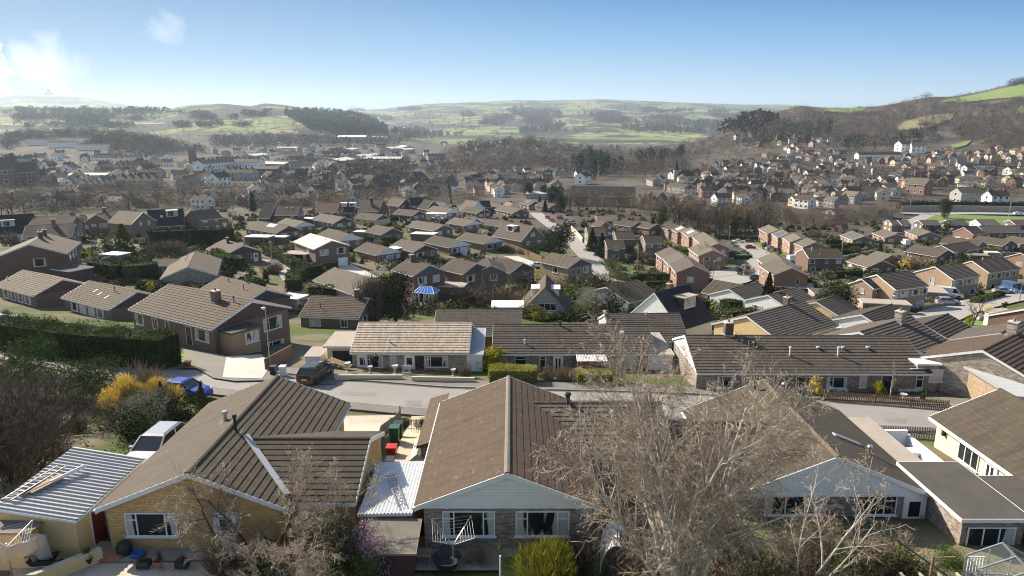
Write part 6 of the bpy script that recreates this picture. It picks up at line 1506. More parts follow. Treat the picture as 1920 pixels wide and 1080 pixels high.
S('cypress', 1223, 441, 7.5, 'small dark columnar cypress behind the grey roofed trio', 1.0, 'tree', 'cypress_tree')
S('ever', 1562, 603, 6.2, 'round dark evergreen tree hiding a ribbed roof', 1.25, 'tree', 'evergreen_tree')
S('droop', 1437, 588, 8.2, 'drooping dark conifer beside the small white front', 1.0, 'tree', 'conifer_tree')
S('ever', 742, 607, 7.4, 'dense dark evergreen behind the beige ribbed roof', .85, 'tree', 'evergreen_tree')
S('twig', 694, 606, 6.6, 'tall brown twiggy bush left of the dense evergreen', .75)
S('bareP', 602, 605, 4.2, 'small pale leafless tree behind the open garage', .8, 'tree', 'bare_tree')
S('bareA', 905, 580, 6.0, 'leafless tree in the garden below the grey hung gables', 1.4, 'tree', 'bare_tree')
S('bareC', 983, 590, 8.0, 'tall tangled leafless tree left of the A frame chalet', .8, 'tree', 'bare_tree')
S('twigtan', 955, 575, 4.0, 'tan scrub in the gardens left of the A frame', 1.6)
S('twig', 870, 570, 3.0, 'low brown scrub in the middle gardens', 2.2)
S('busholive', 1010, 600, 2.6, 'green scrub below the A frame chalet', 2.4)
S('bushlime', 1002, 602, 1.6, 'bright green shrub under the A frame window', 1.2)
S('busholive', 1082, 600, 3.0, 'tan domed bush right of the A frame garden', 1.3)
S('leafgrey', 1098, 588, 5.0, 'large grey green shrub right of the A frame chalet', 1.1)
S('everolive', 1088, 570, 4.4, 'leafy green shrub behind the large grey green one', 1.6)
S('bushdark', 1152, 597, 5.2, 'ivy clad dark bush in front of the weathered roof', .8)
S('bareA', 1160, 575, 8.0, 'leafless tree in front of the big weathered roof', 1.0, 'tree', 'bare_tree')
S('twig', 1110, 548, 4.0, 'brown scrub on the bank below the slate hung house', 2.6)
S('twigtan', 1080, 545, 2.6, 'straw coloured scrub beside the slate hung house', 2.0)
S('bareB', 1820, 614, 6.2, 'wide leafless tree on the small lawn at right', 1.3, 'tree', 'bare_tree')
S('bushlime', 1815, 613, 2.0, 'yellow green shrub under the leafless lawn tree', .8)
S('yellow', 1855, 588, 1.8, 'orange yellow bush behind the pale pickup', 2.0)
S('ball', 1880, 580, 2.0, 'round green bush beside the road at far right', 1.2)
S('bareA', 1322, 503, 8.5, 'leafless street tree in front of the mossy roofed red house', 1.0, 'tree', 'bare_tree')
S('twigred', 1400, 517, 3.2, 'reddish bush on the corner of the turning area', .9)
S('bushdark', 1386, 518, 3.6, 'dark bush left of the reddish one on the corner', .8)
S('yellow', 1698, 505, 3.8, 'orange flowering shrub right of the mossy red bungalow', 1.0)
S('twigtan', 1722, 503, 4.2, 'tan leafless thicket right of the orange shrub', 2.4)
S('everolive', 1815, 474, 3.6, 'round grey green bushes beside the red gables', 1.8)
S('busholive', 1856, 478, 3.4, 'olive bushes under the timber fence at right', 2.0)
S('bushdark', 1807, 492, 4.0, 'dark hedge end beside the shed behind the buff houses', 1.2)
S('ever', 1770, 411, 10.5, 'dark round headed fir on the sunny bank by the main road', .75, 'tree', 'fir_tree')
S('everolive', 1775, 431, 4.5, 'small tree beside the second dark cottage', 1.0, 'tree', 'small_tree')
S('cypress', 1649, 477, 4.5, 'small dark conifer left of the mossy red bungalow', 1.4, 'tree', 'conifer_tree')
S('bush', 1600, 478, 3.4, 'bushy garden shrubs left of the hip fronted bungalow', 2.0)
S('bushlime', 1247, 462, 2.4, 'yellow green bush beside the grey roofed trio', 1.4)
S('bush', 1182, 476, 3.0, 'green shrub below the middle grey roof', 1.6)
S('twig', 1195, 492, 3.0, 'brown scrub on the terraced garden', 2.6)
S('bareP', 1668, 749, 4.3, 'small bare ornamental tree in front of the white terrace', .72, 'tree', 'bare_tree')
S('yellow', 1527, 742, 2.0, 'bright yellow forsythia at the corner of the picket fence', .75)
S('bushlime', 1645, 744, 1.5, 'small yellow green shrub left of the ornamental tree', .8)
S('ball', 1731, 752, 1.2, 'little clipped standard bush in front of the white garage door', .75)
S('twigtan', 872, 706, 1.6, 'dead pampas like shrub at the right end of the cream wall', .7)
S('twig', 838, 650 if False else 634, 2.2, 'grey brown shrub behind the beige roof', 1.4)
# near left thicket
def N(key, x, y, h, label, wide=1.0, cat='shrub', name='shrub', group=None): return put_tree(key, (x, y, g1(x, y) - .1), h, label, cat, group, name, wide=wide)
# ------------------------------------------------------------------ thicket and garden plants in the foreground
def thick_proto(key, seed, mat, n=34, h=1.2, lean=.8, kids=(8, 7), rmin=.0035, bark='wood bark'):
    rr = np.random.default_rng(seed); st = []
    for i in range(n):
        a = rr.uniform(0, 6.283); q = rr.uniform(0, .55); l = lean * rr.uniform(.2, 1.1)
        st.append((np.array([q * math.cos(a), q * math.sin(a), -.06]), np.array([l * math.cos(a), l * math.sin(a), 1.0]), h * rr.uniform(.6, 1.0), .013))
    lev = grow(rr, st, kids, (.42, .5), (46, 48), (.12, .18, .24), (.02, .03, .0), (5, 4, 3), rmin, tmin=.2)
    TREES[key] = (arr_mesh('stems', tubes(lev[0], 4), 4, M(bark)), arr_mesh('crown', tubes(lev[1] + lev[2], 3), 4, M(mat)), h)
thick_proto('thicket', 61, 'twig dark', 46); thick_proto('thicketB', 62, 'twig brown', 40); thick_proto('thicketT', 63, 'twig tan', 36)
N('thicket', -29.5, 37.5, 3.9, 'big dark leafless thicket left of the corrugated garage', 1.1, 'thicket', 'thicket')
N('thicketB', -30.5, 42.0, 3.7, 'brown leafless thicket behind the darkest thicket', 1.15, 'thicket', 'thicket')
N('thicket', -26.3, 33.2, 3.6, 'dark leafless thicket overhanging the corrugated garage', .95, 'thicket', 'thicket')
N('thicketB', -25.6, 43.5, 3.0, 'brown scrub between the thicket and the pale flowering shrub', 1.0, 'thicket', 'thicket')
N('thicketB', -35.5, 45, 3.8, 'brown thicket cut by the left edge of the picture', 1.2, 'thicket', 'thicket')
N('thicketB', -27.5, 48.5, 2.6, 'tangled brown scrub below the juniper', 1.3, 'thicket', 'thicket')
N('bushdark', -23.2, 39.8, 2.2, 'dark evergreen undergrowth beside the thicket', 1.4)
N('juniper', -39.5, 52.5, 4.4, 'large spreading dark green juniper at the left edge', 1.0)
N('juniper', -34.2, 53.0, 3.6, 'smaller juniper beside the large one, towards the yellow shrubs', 1.0)
N('twigtan', -31.2, 54.3, 2.8, 'tan leafless shrub between the junipers and the yellow shrubs', 1.0)
twig_proto('forsythia', 63, 4200, 'blossom yellow', 1.0, 1.3, .2, .013, .7)
N('forsythia', -30.0, 50.4, 3.1, 'left of the two yellow forsythia shrubs by the road', .75)
N('forsythia', -27.4, 50.2, 3.0, 'right of the two yellow forsythia shrubs by the road', .75)
N('twigred', -28.2, 48.6, 1.2, 'reddish brown scrub under the yellow shrubs', 1.5)
cone_proto('coneyoung', 44, 2600, .09, 'leaf olive', .42, 1.6, .8, .2)
N('coneyoung', -26.3, 48.6, 3.0, 'young green conifer nearest the yellow shrubs', .8, 'tree', 'conifer_tree')
N('coneyoung', -22.3, 46.5, 3.2, 'young green conifer in front of the blue hatchback', .8, 'tree', 'conifer_tree')
N('leafgrey', -24.0, 42.0, 2.9, 'big rounded pale flowered shrub above the silver car', .92)
N('bushdark', -21.6, 42.2, 2.4, 'dark shrub between the pale flowered shrub and the yellow brick roof', 1.0)
N('twig', -20.0, 46.0, 1.6, 'brown scrub on the bank below the blue hatchback', 1.6)
N('bush', -28.3, 41.6, 1.0, 'patch of bright green plants beside the thicket', 1.4)
for x, y, k, l in ((-8.2, 47.6, 'busholive', 'left of the low shrubs on the gravel front garden'), (-6.6, 47.2, 'twigdark', 'right of the low shrubs on the gravel front garden')): N(k, x, y, 1.0, l, 1.0)
r = np.random.default_rng(77)
# leafless tree with ivy in front of the yellow brick bungalow
def big_bare(label, key, base, starts, kids, ratio, ang, wig, trop, segs, rmin, mats, name='bare_tree', ns=(7, 5, 4, 3, 3), split=2, seed=5, tmin=.3, lf=.35):
    rr = np.random.default_rng(seed)
    lev = grow(rr, starts, kids, ratio, ang, wig, trop, segs, rmin, tmin=tmin, lfall=lf)
    root = thing(name, label, 'tree', base)
    tr = arr_mesh('trunk', np.concatenate([tubes(lev[i], ns[i]) for i in range(split)]), 4, M(mats[0]))
    cr = arr_mesh('crown', np.concatenate([tubes(lev[i], ns[i]) for i in range(split, len(lev))]), 4, M(mats[1]))
    link('trunk', tr, root); link('crown', cr, root)
    print(name, len(tr.polygons), len(cr.polygons))
    return root
def starts(n, h, r0, lean, seed, az=None):
    rr = np.random.default_rng(seed); L = []
    for i in range(n):
        a = (az[i] if az else i * 6.283 / n + rr.uniform(-.3, .3)); l = lean * rr.uniform(.5, 1.25)
        L.append((np.array([math.cos(a) * .12, math.sin(a) * .12, -.5]), np.array([math.cos(a) * l, math.sin(a) * l, 1.0]), h * rr.uniform(.8, 1.1), r0 * rr.uniform(.7, 1.1)))
    return L
pb = P(1262, 1110); pb.y -= .6
big_bare('tall multi stemmed silver birch without leaves in front of the right foreground bungalow', 'birch', pb, starts(9, 8.9, .125, .42, 3), (14, 11, 11), (.44, .46, .5), (36, 42, 45), (.06, .12, .2, .28), (.05, .05, -.01, -.06), (9, 6, 5, 4), .0062, ('birch bark', 'twig pale'), 'birch_tree', seed=8, tmin=.22)
pb2 = P(1490, 1120)
big_bare('second leafless birch leaning right over the garden at the bottom', 'birch', pb2, starts(4, 5.2, .06, 1.0, 9, [.1, .5, 1.0, 2.6]), (8, 7, 6), (.42, .46, .5), (34, 42, 45), (.07, .12, .2, .26), (.03, .04, 0, -.05), (8, 5, 4, 4), .0062, ('birch bark', 'twig pale'), 'birch_tree', seed=12)
pb3 = P(505, 1085)
big_bare('gnarled leafless tree with ivy at its foot in front of the yellow brick bungalow', 'bare', pb3, starts(6, 4.3, .085, .8, 4), (12, 10, 9), (.5, .5, .5), (48, 45, 45), (.12, .16, .2, .26), (.04, .03, .02, 0), (7, 5, 4, 3), .0058, ('wood bark', 'twig pale'), seed=21)
for x, y, k, hh_, l, wd in ((500, 1090, 'bushhedge', 1.8, 'dark ivy clump at the foot of the gnarled tree', .9), (455, 1086, 'thicketT', 1.7, 'brown twiggy shrub left of the ivy', .8), (575, 1088, 'thicketT', 1.9, 'brown twiggy shrub right of the ivy', .8), (420, 1092, 'twig', 1.5, 'low brown shrub beside the patio pots', .8)):
    S(k, x, y, hh_, l, wd)
leaf_proto('bushfine', 35, 5200, .06, 'leaf mid', 1.0, 1.5, 22); leaf_proto('bushfdark', 36, 5200, .06, 'leaf hedge', 1.0, 1.5, 22); leaf_proto('pinkfine', 37, 2600, .06, 'blossom pink', 1.0, 1.4, 16); leaf_proto('limefine', 38, 5000, .07, 'twig gold', 1.0, 1.5, 20)
S('pinkfine', 695, 1085, 2.6, 'pink flowering shrub in front of the dark red shed', .62)
S('twig', 662, 1082, 2.5, 'bare stems among the pink flowering shrub', .7)
S('bushfine', 640, 1092, 2.8, 'leafy green shrub left of the pink flowers', .62)
S('bushfdark', 690, 1110, 2.0, 'dark green shrub below the pink flowers', .8)
twig_proto('feather', 64, 4200, 'leaf yellowgreen', 1.15, 1.25, .26, .012, .9)
S('feather', 1030, 1104, 1.9, 'feathery yellow green conifer shrub at the bottom centre', 1.0)
thick_proto('sapling', 65, 'twig gold', 5, kids=(7, 6), lean=.5)
S('sapling', 965, 1060, 2.3, 'thin yellowish sapling beside the centre bungalow wall', .55, 'tree', 'sapling')
S('twigtan', 900, 1062, .9, 'dry hydrangea like plant on the centre patio', 1.0)
S('twigred', 1375, 1062, 2.1, 'rusty brown beech shrub behind the birch stems', .9)
S('thicketB', 1540, 1085, 2.1, 'brown garden scrub below the white gable at right', 1.3)
S('busholive', 1610, 1078, 1.5, 'olive shrub below the white gable at right', 1.4)
S('twigtan', 1690, 1068, 1.2, 'straw coloured border plants at bottom right', 1.6)
S('bushfine', 1780, 1062, .8, 'low leafy border plants beside the greenhouse', 1.8)
S('twig', 1180, 1090, 2.0, 'brown shrub beside the glazed arch', .9)
S('thicketB', 1330, 1100, 2.2, 'twiggy undergrowth around the birch foot', 1.3)
S('busholive', 1420, 1100, 1.5, 'green undergrowth right of the birch foot', 1.5)
for px, py, k, h_, l, wd in ((1470, 1070, 'thicketB', 1.8, 'brown twiggy garden shrub below the left windows of the white gable', 1.1), (1560, 1052, 'thicketT', 1.6, 'tan twiggy garden shrub between the two lower right shrubs', 1.2), (1648, 1058, 'thicketB', 1.5, 'brown twiggy garden shrub nearest the door of the white gable', 1.1), (1700, 1085, 'busholive', 1.3, 'olive garden shrub in front of the green pole', 1.2), (1590, 1100, 'bushfdark', 1.3, 'dark green garden shrub at the bottom edge below the white gable', 1.4), (1240, 1105, 'thicketT', 1.7, 'tan undergrowth at the bottom edge left of the birch', 1.2)): S(k, px, py, h_, l, wd)
S('twigdark', 1100, 1085, 1.6, 'dark twiggy shrub right of the feathery conifer', 1.0)
# ------------------------------------------------------------------ belts of bare trees one can tell apart
def belt(spots, keys, label, group, hs=(9, 13), cat='tree', name='bare_tree', wide=(1.0, 1.4)):
    for i, (x, y) in enumerate(spots):
        p = P(x, y); p.z -= .2
        put_tree(keys[i % len(keys)], p, random.uniform(*hs), label, cat, group, name, wide=random.uniform(*wide))
def along(pts, n, jx=4, jy=3):
    q = catmull([(x, y, 0) for x, y in pts], 12); idx = np.linspace(0, len(q) - 1, n).astype(int)
    return [(q[i][0] + random.uniform(-jx, jx), q[i][1] + random.uniform(-jy, jy)) for i in idx]
belt(along([(1262, 428), (1300, 432), (1345, 438), (1400, 442), (1440, 441)], 22), ['farA', 'farC', 'farB'], 'leafless tree in the dense belt behind the red brick close', 'bare trees behind the close', (11, 16), wide=(.8, 1.1))
belt(along([(1270, 412), (1330, 416), (1400, 424), (1440, 428)], 12), ['farB', 'farA'], 'leafless tree in the back row of the belt behind the close', 'back row of bare trees behind the close', (11, 15), wide=(.8, 1.1))
belt(along([(1475, 425), (1520, 430), (1570, 428), (1640, 418)], 12), ['farB', 'farA', 'farD'], 'leafless tree in the thicket right of the three red houses', 'bare trees right of the red houses', (6, 9), wide=(1.1, 1.5))
belt(along([(1055, 398), (1090, 398), (1130, 396), (1180, 398), (1235, 396)], 16, 5, 6), ['farB', 'farA'], 'leafless tree below the long dark roofed hall', 'bare trees below the dark roofed hall', (10, 15), wide=(.9, 1.2))
belt([(1420, 440), (1428, 443)], ['bareP'], 'pale barked leafless tree at the front of the belt', 'pale trees at the front of the belt', (11, 13), wide=(.7, .8))
belt(along([(0, 408), (60, 398), (150, 393), (260, 390), (330, 388)], 14, 10, 4), ['farB', 'farA', 'farD'], 'leafless tree on the edge of the estate behind the left houses', 'bare trees behind the left houses', (8, 12), wide=(1.1, 1.6))
belt(along([(20, 455), (40, 470), (190, 455), (225, 462)], 7, 8, 6), ['farA', 'farB'], 'small leafless garden tree near the stepped brown roofs', 'garden trees near the stepped roofs', (4, 6), wide=(1.0, 1.5))
S('poplar', 847, 382, 21, 'tall narrow leafless poplar behind the skyline roofs', 1.5, 'tree', 'poplar_tree')
belt([(990, 372), (1018, 372), (1052, 400), (1040, 395)], ['ever'], 'round dark evergreen near the top of the estate road', 'evergreens near the top of the road', (9, 14), name='evergreen_tree', wide=(.6, .8))
belt([(1012, 392), (1022, 398)], ['cone'], 'dark conifer right of the top of the estate road', 'conifers at the top of the road', (7, 9), name='conifer_tree', wide=(1.1, 1.3))
belt([(1372, 440), (1378, 436), (1240, 428)], ['everolive'], 'ivy dark tree standing in the belt behind the close', 'ivy trees in the belt', (11, 14), name='ivy_tree', wide=(.5, .6))
belt([(1445, 452), (1535, 449), (1480, 405), (1600, 440)], ['busholive'], 'olive green bush near the bare thickets at centre right', 'olive bushes near the thickets', (3, 4.5), 'shrub', 'shrub', (1.2, 1.6))
# ------------------------------------------------------------------ the town: far houses
def far_mesh(L_, W_, H_, pitch, wall, roof, chim=1, wrow=2, dorm=False):
    b = MB(); tan = math.tan(R(pitch)); l2, w2 = L_/2, W_/2; zt = H_ + w2 * tan
    for s in (1, -1):
        b.poly([(-l2, s*w2, -3), (l2, s*w2, -3), (l2, s*w2, H_), (-l2, s*w2, H_)], 0, flip=s > 0)
        b.poly([(s*l2, -w2, -3), (s*l2, w2, -3), (s*l2, w2, H_), (s*l2, 0, zt), (s*l2, -w2, H_)], 0, flip=s < 0)
        b.poly([(-l2-.3, 0, zt+.12), (l2+.3, 0, zt+.12), (l2+.3, s*(w2+.35), H_-.35*tan+.12), (-l2-.3, s*(w2+.35), H_-.35*tan+.12)], 1, flip=s > 0)
        b.poly([(-l2-.3, 0, zt-.05), (l2+.3, 0, zt-.05), (l2+.3, s*(w2+.35), H_-.35*tan-.05), (-l2-.3, s*(w2+.35), H_-.35*tan-.05)], 2, flip=s < 0)
        for z in ([.9, 3.4] if H_ > 4 else [.9]):
            n = max(2, int(L_ / 3))
            for k in range(n):
                x = -l2 + (k + .5) * L_ / n
                for m, e, d in ((2, 0, .03), (3, .12, .05)):
                    b.poly([(x-.65+e, s*(w2+d), z+e), (x+.65-e, s*(w2+d), z+e), (x+.65-e, s*(w2+d), z+1.3-e), (x-.65+e, s*(w2+d), z+1.3-e)], m, flip=s > 0)
        for z in ([.9, 3.4] if H_ > 4 else [.9]):
            for m, e, d in ((2, 0, .03), (3, .12, .05)):
                b.poly([(s*(l2+d), -.7+e, z+e), (s*(l2+d), .7-e, z+e), (s*(l2+d), .7-e, z+1.3-e), (s*(l2+d), -.7+e, z+1.3-e)], m, flip=s < 0)
    for k in range(chim):
        x = (l2 - .6) * (1 if k == 0 else -1) if chim < 3 else -l2 + (k + .5) * L_ / chim
        b.box((x-.45, -.4, zt-.8), (x+.45, .4, zt+1.2), 4)
    return b.mesh('house', [M(wall), M(roof), M('white paint'), M('glass dark'), M('wall red')])
FAR = {}
for k, a in dict(w1=(9, 7, 5, 34, 'wall white', 'roof mossgrey', 2), w2=(8, 6.5, 4.8, 38, 'wall white', 'roof dark', 1), r1=(8.5, 7, 5, 34, 'wall red', 'roof mossgrey', 2), r2=(9, 7, 5, 38, 'wall orange', 'roof grey', 1), r3=(7, 7, 5, 40, 'wall red', 'roof dark', 1),
    g1=(9, 7, 5, 32, 'wall grey', 'roof grey', 1), p1=(8.5, 7, 5, 33, 'wall pink', 'roof tan', 2), c1=(9, 7.5, 4.6, 30, 'wall cream', 'roof tan', 1), b1=(10, 8, 2.8, 26, 'wall brown', 'roof mossgrey', 0), b2=(10, 8, 2.8, 26, 'wall white', 'roof tan', 0), t1=(28, 7.5, 5.2, 34, 'wall red', 'roof grey', 6), t2=(22, 7, 5, 34, 'wall grey', 'roof mossgrey', 5),
    tw=(46, 8, 6.6, 30, 'wall white', 'roof mossgrey', 10), sh=(34, 16, 6, 12, 'wall grey', 'roof pale', 0), sh2=(26, 14, 7, 16, 'wall red', 'roof tan', 0), sh3=(44, 14, 8, 8, 'wall white', 'roof pale', 0)).items(): FAR[k] = far_mesh(*a)
PEND = []
OCC = [(x, y, rr_) for x, y, rr_, _ in HOUSES]
def far_house(key, px, py, deg, label, group, s=1.0, cat='house', name='house', chk=True):
    p = P(px, py)
    if chk:
        for x, y, q in OCC:
            if (x - p.x) ** 2 + (y - p.y) ** 2 < (q + 4.0 * s) ** 2: return None
    if not chk and p.y > 300: LM.append((p.x, p.y, 16 * s if key != 'tw' else 34 * s))
    OCC.append((p.x, p.y, 4.4 * s if chk else 10))
    if chk:
        PEND.append((p.length, key, (p.x, p.y, p.z + .1), R(deg), label, group, s)); return None
    o = link(name, FAR[key], None, (p.x, p.y, p.z + .1), R(deg), s)
    return tag(o, label, cat, group)
def inpoly(x, y, poly):
    c = False; n = len(poly); j = n - 1
    for i in range(n):
        (xi, yi), (xj, yj) = poly[i], poly[j]
        if (yi > y) != (yj > y) and x < (xj - xi) * (y - yi) / (yj - yi) + xi: c = not c
        j = i
    return c
def sample(poly, n, seed, bias=1.0):
    rr = random.Random(seed); xs = [p[0] for p in poly]; ys = [p[1] for p in poly]; out = []
    while len(out) < n:
        x = rr.uniform(min(xs), max(xs)); y = min(ys) + (max(ys) - min(ys)) * rr.random() ** bias
        if inpoly(x, y, poly): out.append((x, y))
    return out
# landmarks first
FH = far_house
house('long dark roofed brick hall with a pale dividing gable in the centre distance', (1192, 350.5), (1070, 349), W=16, H=7, pitch=32, roof='roof slate', wall='wall red', name='hall', cat='hall', Lmax=60, wins=[('N', x, 1.2, 1.6, 4, 1) for x in (-18, -9, 0, 9, 18)])
for i, (x0, y0, x1, y1, lb) in enumerate(((1212, 366, 1222, 360, 'left steep stone gable of the old school below the dark hall'), (1236, 366, 1243, 360, 'middle steep stone gable of the old school'), (1256, 370, 1262, 365, 'right steep stone gable of the old school'))):
    house(lb, (x0, y0), (x1, y1), W=9, H=4, pitch=48, roof='roof grey', wall='wall buff', name='school', cat='school', wins=[('A', 0, 1, 2, 2.6, 1)])
FH('tw', 1645, 302, 4, 'long white terrace with a row of chimneys on the hillside at right', None, 1.25, 'terrace', 'terrace', False)
FH('w1', 1692, 283, 15, 'left of the two large white villas above the terrace', None, 1.9, 'villa', 'villa', False)
FH('w1', 1720, 286, -20, 'right of the two large white villas above the terrace', None, 1.9, 'villa', 'villa', False)
FH('tw', 1826, 318, -6, 'long white house with a grey roof at the right of the hillside', None, .72, 'house', 'house', False)
FH('g1', 1806, 381, 8, 'large grey stone house with a pale front beside the main road', None, 1.45, 'house', 'house', False)
FH('w1', 1864, 386, 4, 'cream white house right of the large stone one by the main road', None, 1.3, 'house', 'house', False)
FH('r2', 1722, 364, -60, 'pink brick gabled house above the road hedge', None, 1.5, 'house', 'house', False)
FH('w1', 1596, 382 - 8, 5, 'white house behind the brown roofed bungalow above the thicket', None, 1.2, 'house', 'house', False)
FH('w1', 1093, 345, 60, 'tall white gabled building under the conifers in the centre', None, 1.5, 'building', 'building', False)
FH('sh', 1015, 372, -10, 'pale roofed hall left of the dark brick hall', None, .6, 'hall', 'hall', False)
FH('sh2', 500, 330, 2, 'brown brick mill with a long tan roof in the hazy town', None, 1.2, 'mill', 'mill', False)
FH('sh2', 450, 328, 3, 'second tan roofed brick mill left of the longer one', None, .8, 'mill', 'mill', False)
FH('sh', 662, 266, 0, 'pale blue grey factory at the foot of the wooded hill', None, 2.2, 'factory', 'factory', False)
FH('sh3', 706, 264, 0, 'long white factory shed right of the grey factory', None, 1.4, 'factory', 'factory', False)
for x, lb in ((510, 'left'), (520, 'middle'), (552, 'right')): FH('sh3', x, 270, 0, f'{lb} of the small white sheds below the far fields', None, .5, 'shed', 'shed', False)
for x, y, s, lb in ((8, 350, 2.2, 'tall hazy brick block at the far left edge'), (52, 348, 1.8, 'second tall brick block in the haze at left'), (75, 346, 1.2, 'smaller brick block right of the two tall ones')):
    FH('r3', x, y, 20, lb, None, s * 1.5, 'building', 'building', False)
FH('sh', 172, 340, 5, 'large pale roofed works in the hazy town at left', None, 1.1, 'works', 'works', False)
FH('t1', 190, 357, 4, 'long brick terrace by the valley road at left', None, 1.1, 'terrace', 'terrace', False)
FH('t1', 250, 352, 3, 'second brick terrace behind the valley road at left', None, .9, 'terrace', 'terrace', False)
for x, y, lb in ((80, 271, 'top pale terrace on the hazy left hill'), (135, 268, 'upper right pale terrace on the hazy left hill'), (120, 276, 'middle pale terrace on the hazy left hill'), (175, 281, 'lower pale terrace on the hazy left hill')):
    FH('tw', x, y, 3, lb, None, 1.2, 'terrace', 'terrace', False)
# church towers
ct = thing('church_tower', 'dark square church tower above the hazy town', 'tower', P(363, 312)); tb = MB(); tb.box((-4, -4, -3), (4, 4, 24)); tb.build('tower', M('wall dark'), ct)
for sx in (-1, 1):
    for sy in (-1, 1): MB().box((sx*4-.9, sy*4-.9, 24), (sx*4+.9, sy*4+.9, 27)).build('pinnacle', M('wall dark'), ct)
cs = thing('church', 'small church with a pointed grey spire below the dark conifers', 'church', P(1267, 338)); tb = MB(); tb.box((-2.4, -2.4, -3), (2.4, 2.4, 10)); tb.build('tower', M('wall grey'), cs); tb = MB(); tb.lathe([(2.7, 10), (.1, 21)], 8); tb.build('spire', M('roof slate'), cs); tb = MB(); roof_geo(tb, 16, 8, 5, 1.0, .3, None); tb.build('roof', M('roof slate'), cs, (9, 0, 0)); tb = MB(); tb.box((1.5, -4, -3), (17, 4, 5)); tb.build('nave', M('wall grey'), cs)
# clusters of small houses
def cluster(n, poly, keys, label, group, seed, deg=(0, 360), s=(.9, 1.15), bias=1.0):
    rr = random.Random(seed + 1)
    for x, y in sample(poly, n, seed, bias):
        far_house(rr.choice(keys), x, y, rr.choice([20, 65, 110, -25, 5, 85]) + rr.uniform(-12, 12), label, group, rr.uniform(*s))
cluster(117, [(1300, 318), (1440, 300), (1500, 318), (1500, 352), (1460, 378), (1330, 372), (1210, 352)], ['w1', 'r1', 'r2', 'p1', 'w2', 'r3', 'g1', 't2'], 'small old town house among the roofs at centre right', 'old town houses centre right', 31)
cluster(76, [(1440, 300), (1580, 285), (1610, 310), (1600, 352), (1500, 372), (1490, 330)], ['w1', 'r1', 'p1', 'w2', 'r2', 'g1'], 'small house on the lower slope left of the white terrace', 'lower slope houses left of the terrace', 32)
cluster(110, [(1600, 305), (1740, 292), (1925, 300), (1925, 352), (1760, 356), (1600, 360)], ['r1', 'p1', 'w1', 'r2', 'c1', 'r2', 'b2', 'r3'], 'small brick or cream house on the right hillside below the terrace', 'right hillside houses', 33)
cluster(34, [(1480, 375), (1600, 362), (1700, 362), (1650, 380), (1540, 392), (1480, 395)], ['w1', 'r1', 'c1', 'b2', 'g1'], 'house above the bare thickets at centre right', 'houses above the thickets', 34)
cluster(45, [(1370, 258), (1480, 250), (1540, 262), (1600, 275), (1560, 290), (1440, 296), (1380, 285)], ['w1', 'p1', 'c1', 'r2', 'w2'], 'small house among the trees high on the right hill', 'houses among the hill trees', 35)
cluster(30, [(1730, 286), (1925, 282), (1925, 300), (1750, 298)], ['p1', 'r2', 'c1', 'r1'], 'pinkish house in the top row below the hill woods', 'top row hillside houses', 36)
cluster(87, [(730, 340), (860, 334), (980, 335), (1060, 345), (1060, 368), (900, 370), (760, 368)], ['w1', 'g1', 'r1', 'w2', 'p1', 't2', 'r3'], 'small town house behind the estate skyline at centre', 'town houses behind the estate', 37)
cluster(41, [(900, 322), (1080, 322), (1110, 336), (980, 340), (900, 334)], ['w1', 'w2', 'g1', 'c1'], 'small pale house at the edge of the central woods', 'pale houses at the central woods', 38)
cluster(114, [(500, 335), (620, 325), (740, 330), (740, 365), (600, 378), (470, 372)], ['g1', 'w1', 'r1', 'w2', 'r3', 'p1'], 'small hazy house in the middle of the valley town', 'hazy houses mid valley', 39, s=(1.1, 1.5))
cluster(114, [(0, 300), (200, 290), (340, 300), (470, 318), (470, 350), (320, 362), (0, 345)], ['g1', 'w1', 'w2', 'c1', 't2', 'r3', 'w1', 'tw', 'b2'], 'small hazy house in the left part of the valley town', 'hazy houses valley left', 40, s=(1.2, 1.8))
cluster(106, [(380, 285), (560, 272), (760, 275), (800, 300), (700, 322), (480, 318)], ['g1', 'w1', 'w2', 'c1', 't2', 'sh'], 'small far building in the pale haze of the valley', 'far buildings in the haze', 41, s=(1.1, 1.7))
cluster(38, [(800, 268), (950, 268), (1160, 276), (1160, 284), (850, 284)], ['w1', 'g1', 'w2'], 'tiny pale house on the wooded knoll at the centre', 'houses on the knoll', 42)
cluster(26, [(330, 372), (500, 384), (480, 392), (330, 384)], ['g1', 'r1', 'w2'], 'small grey gabled house just beyond the left skyline', 'grey gables beyond the left skyline', 43)
cluster(60, [(0, 370), (480, 376), (800, 370), (800, 386), (480, 392), (0, 394)], ['g1', 'r1', 'w1', 'w2', 'b1', 'c1'], 'house in the trees just below the left skyline of the estate', 'houses below the left skyline', 44)
cluster(50, [(560, 285), (800, 280), (830, 300), (800, 330), (600, 330)], ['w1', 'g1', 'w2', 'r1', 'c1', 't2'], 'hazy roof on the valley floor left of the central woods', 'roofs left of the central woods', 45, s=(1.1, 1.5))
cluster(40, [(1240, 330), (1500, 310), (1700, 340), (1690, 385), (1480, 395), (1290, 390)], ['w1', 'r1', 'b2', 'c1', 'g1', 'p1'], 'house in the gardens between the bare belt and the town', 'houses between the belt and the town', 46)
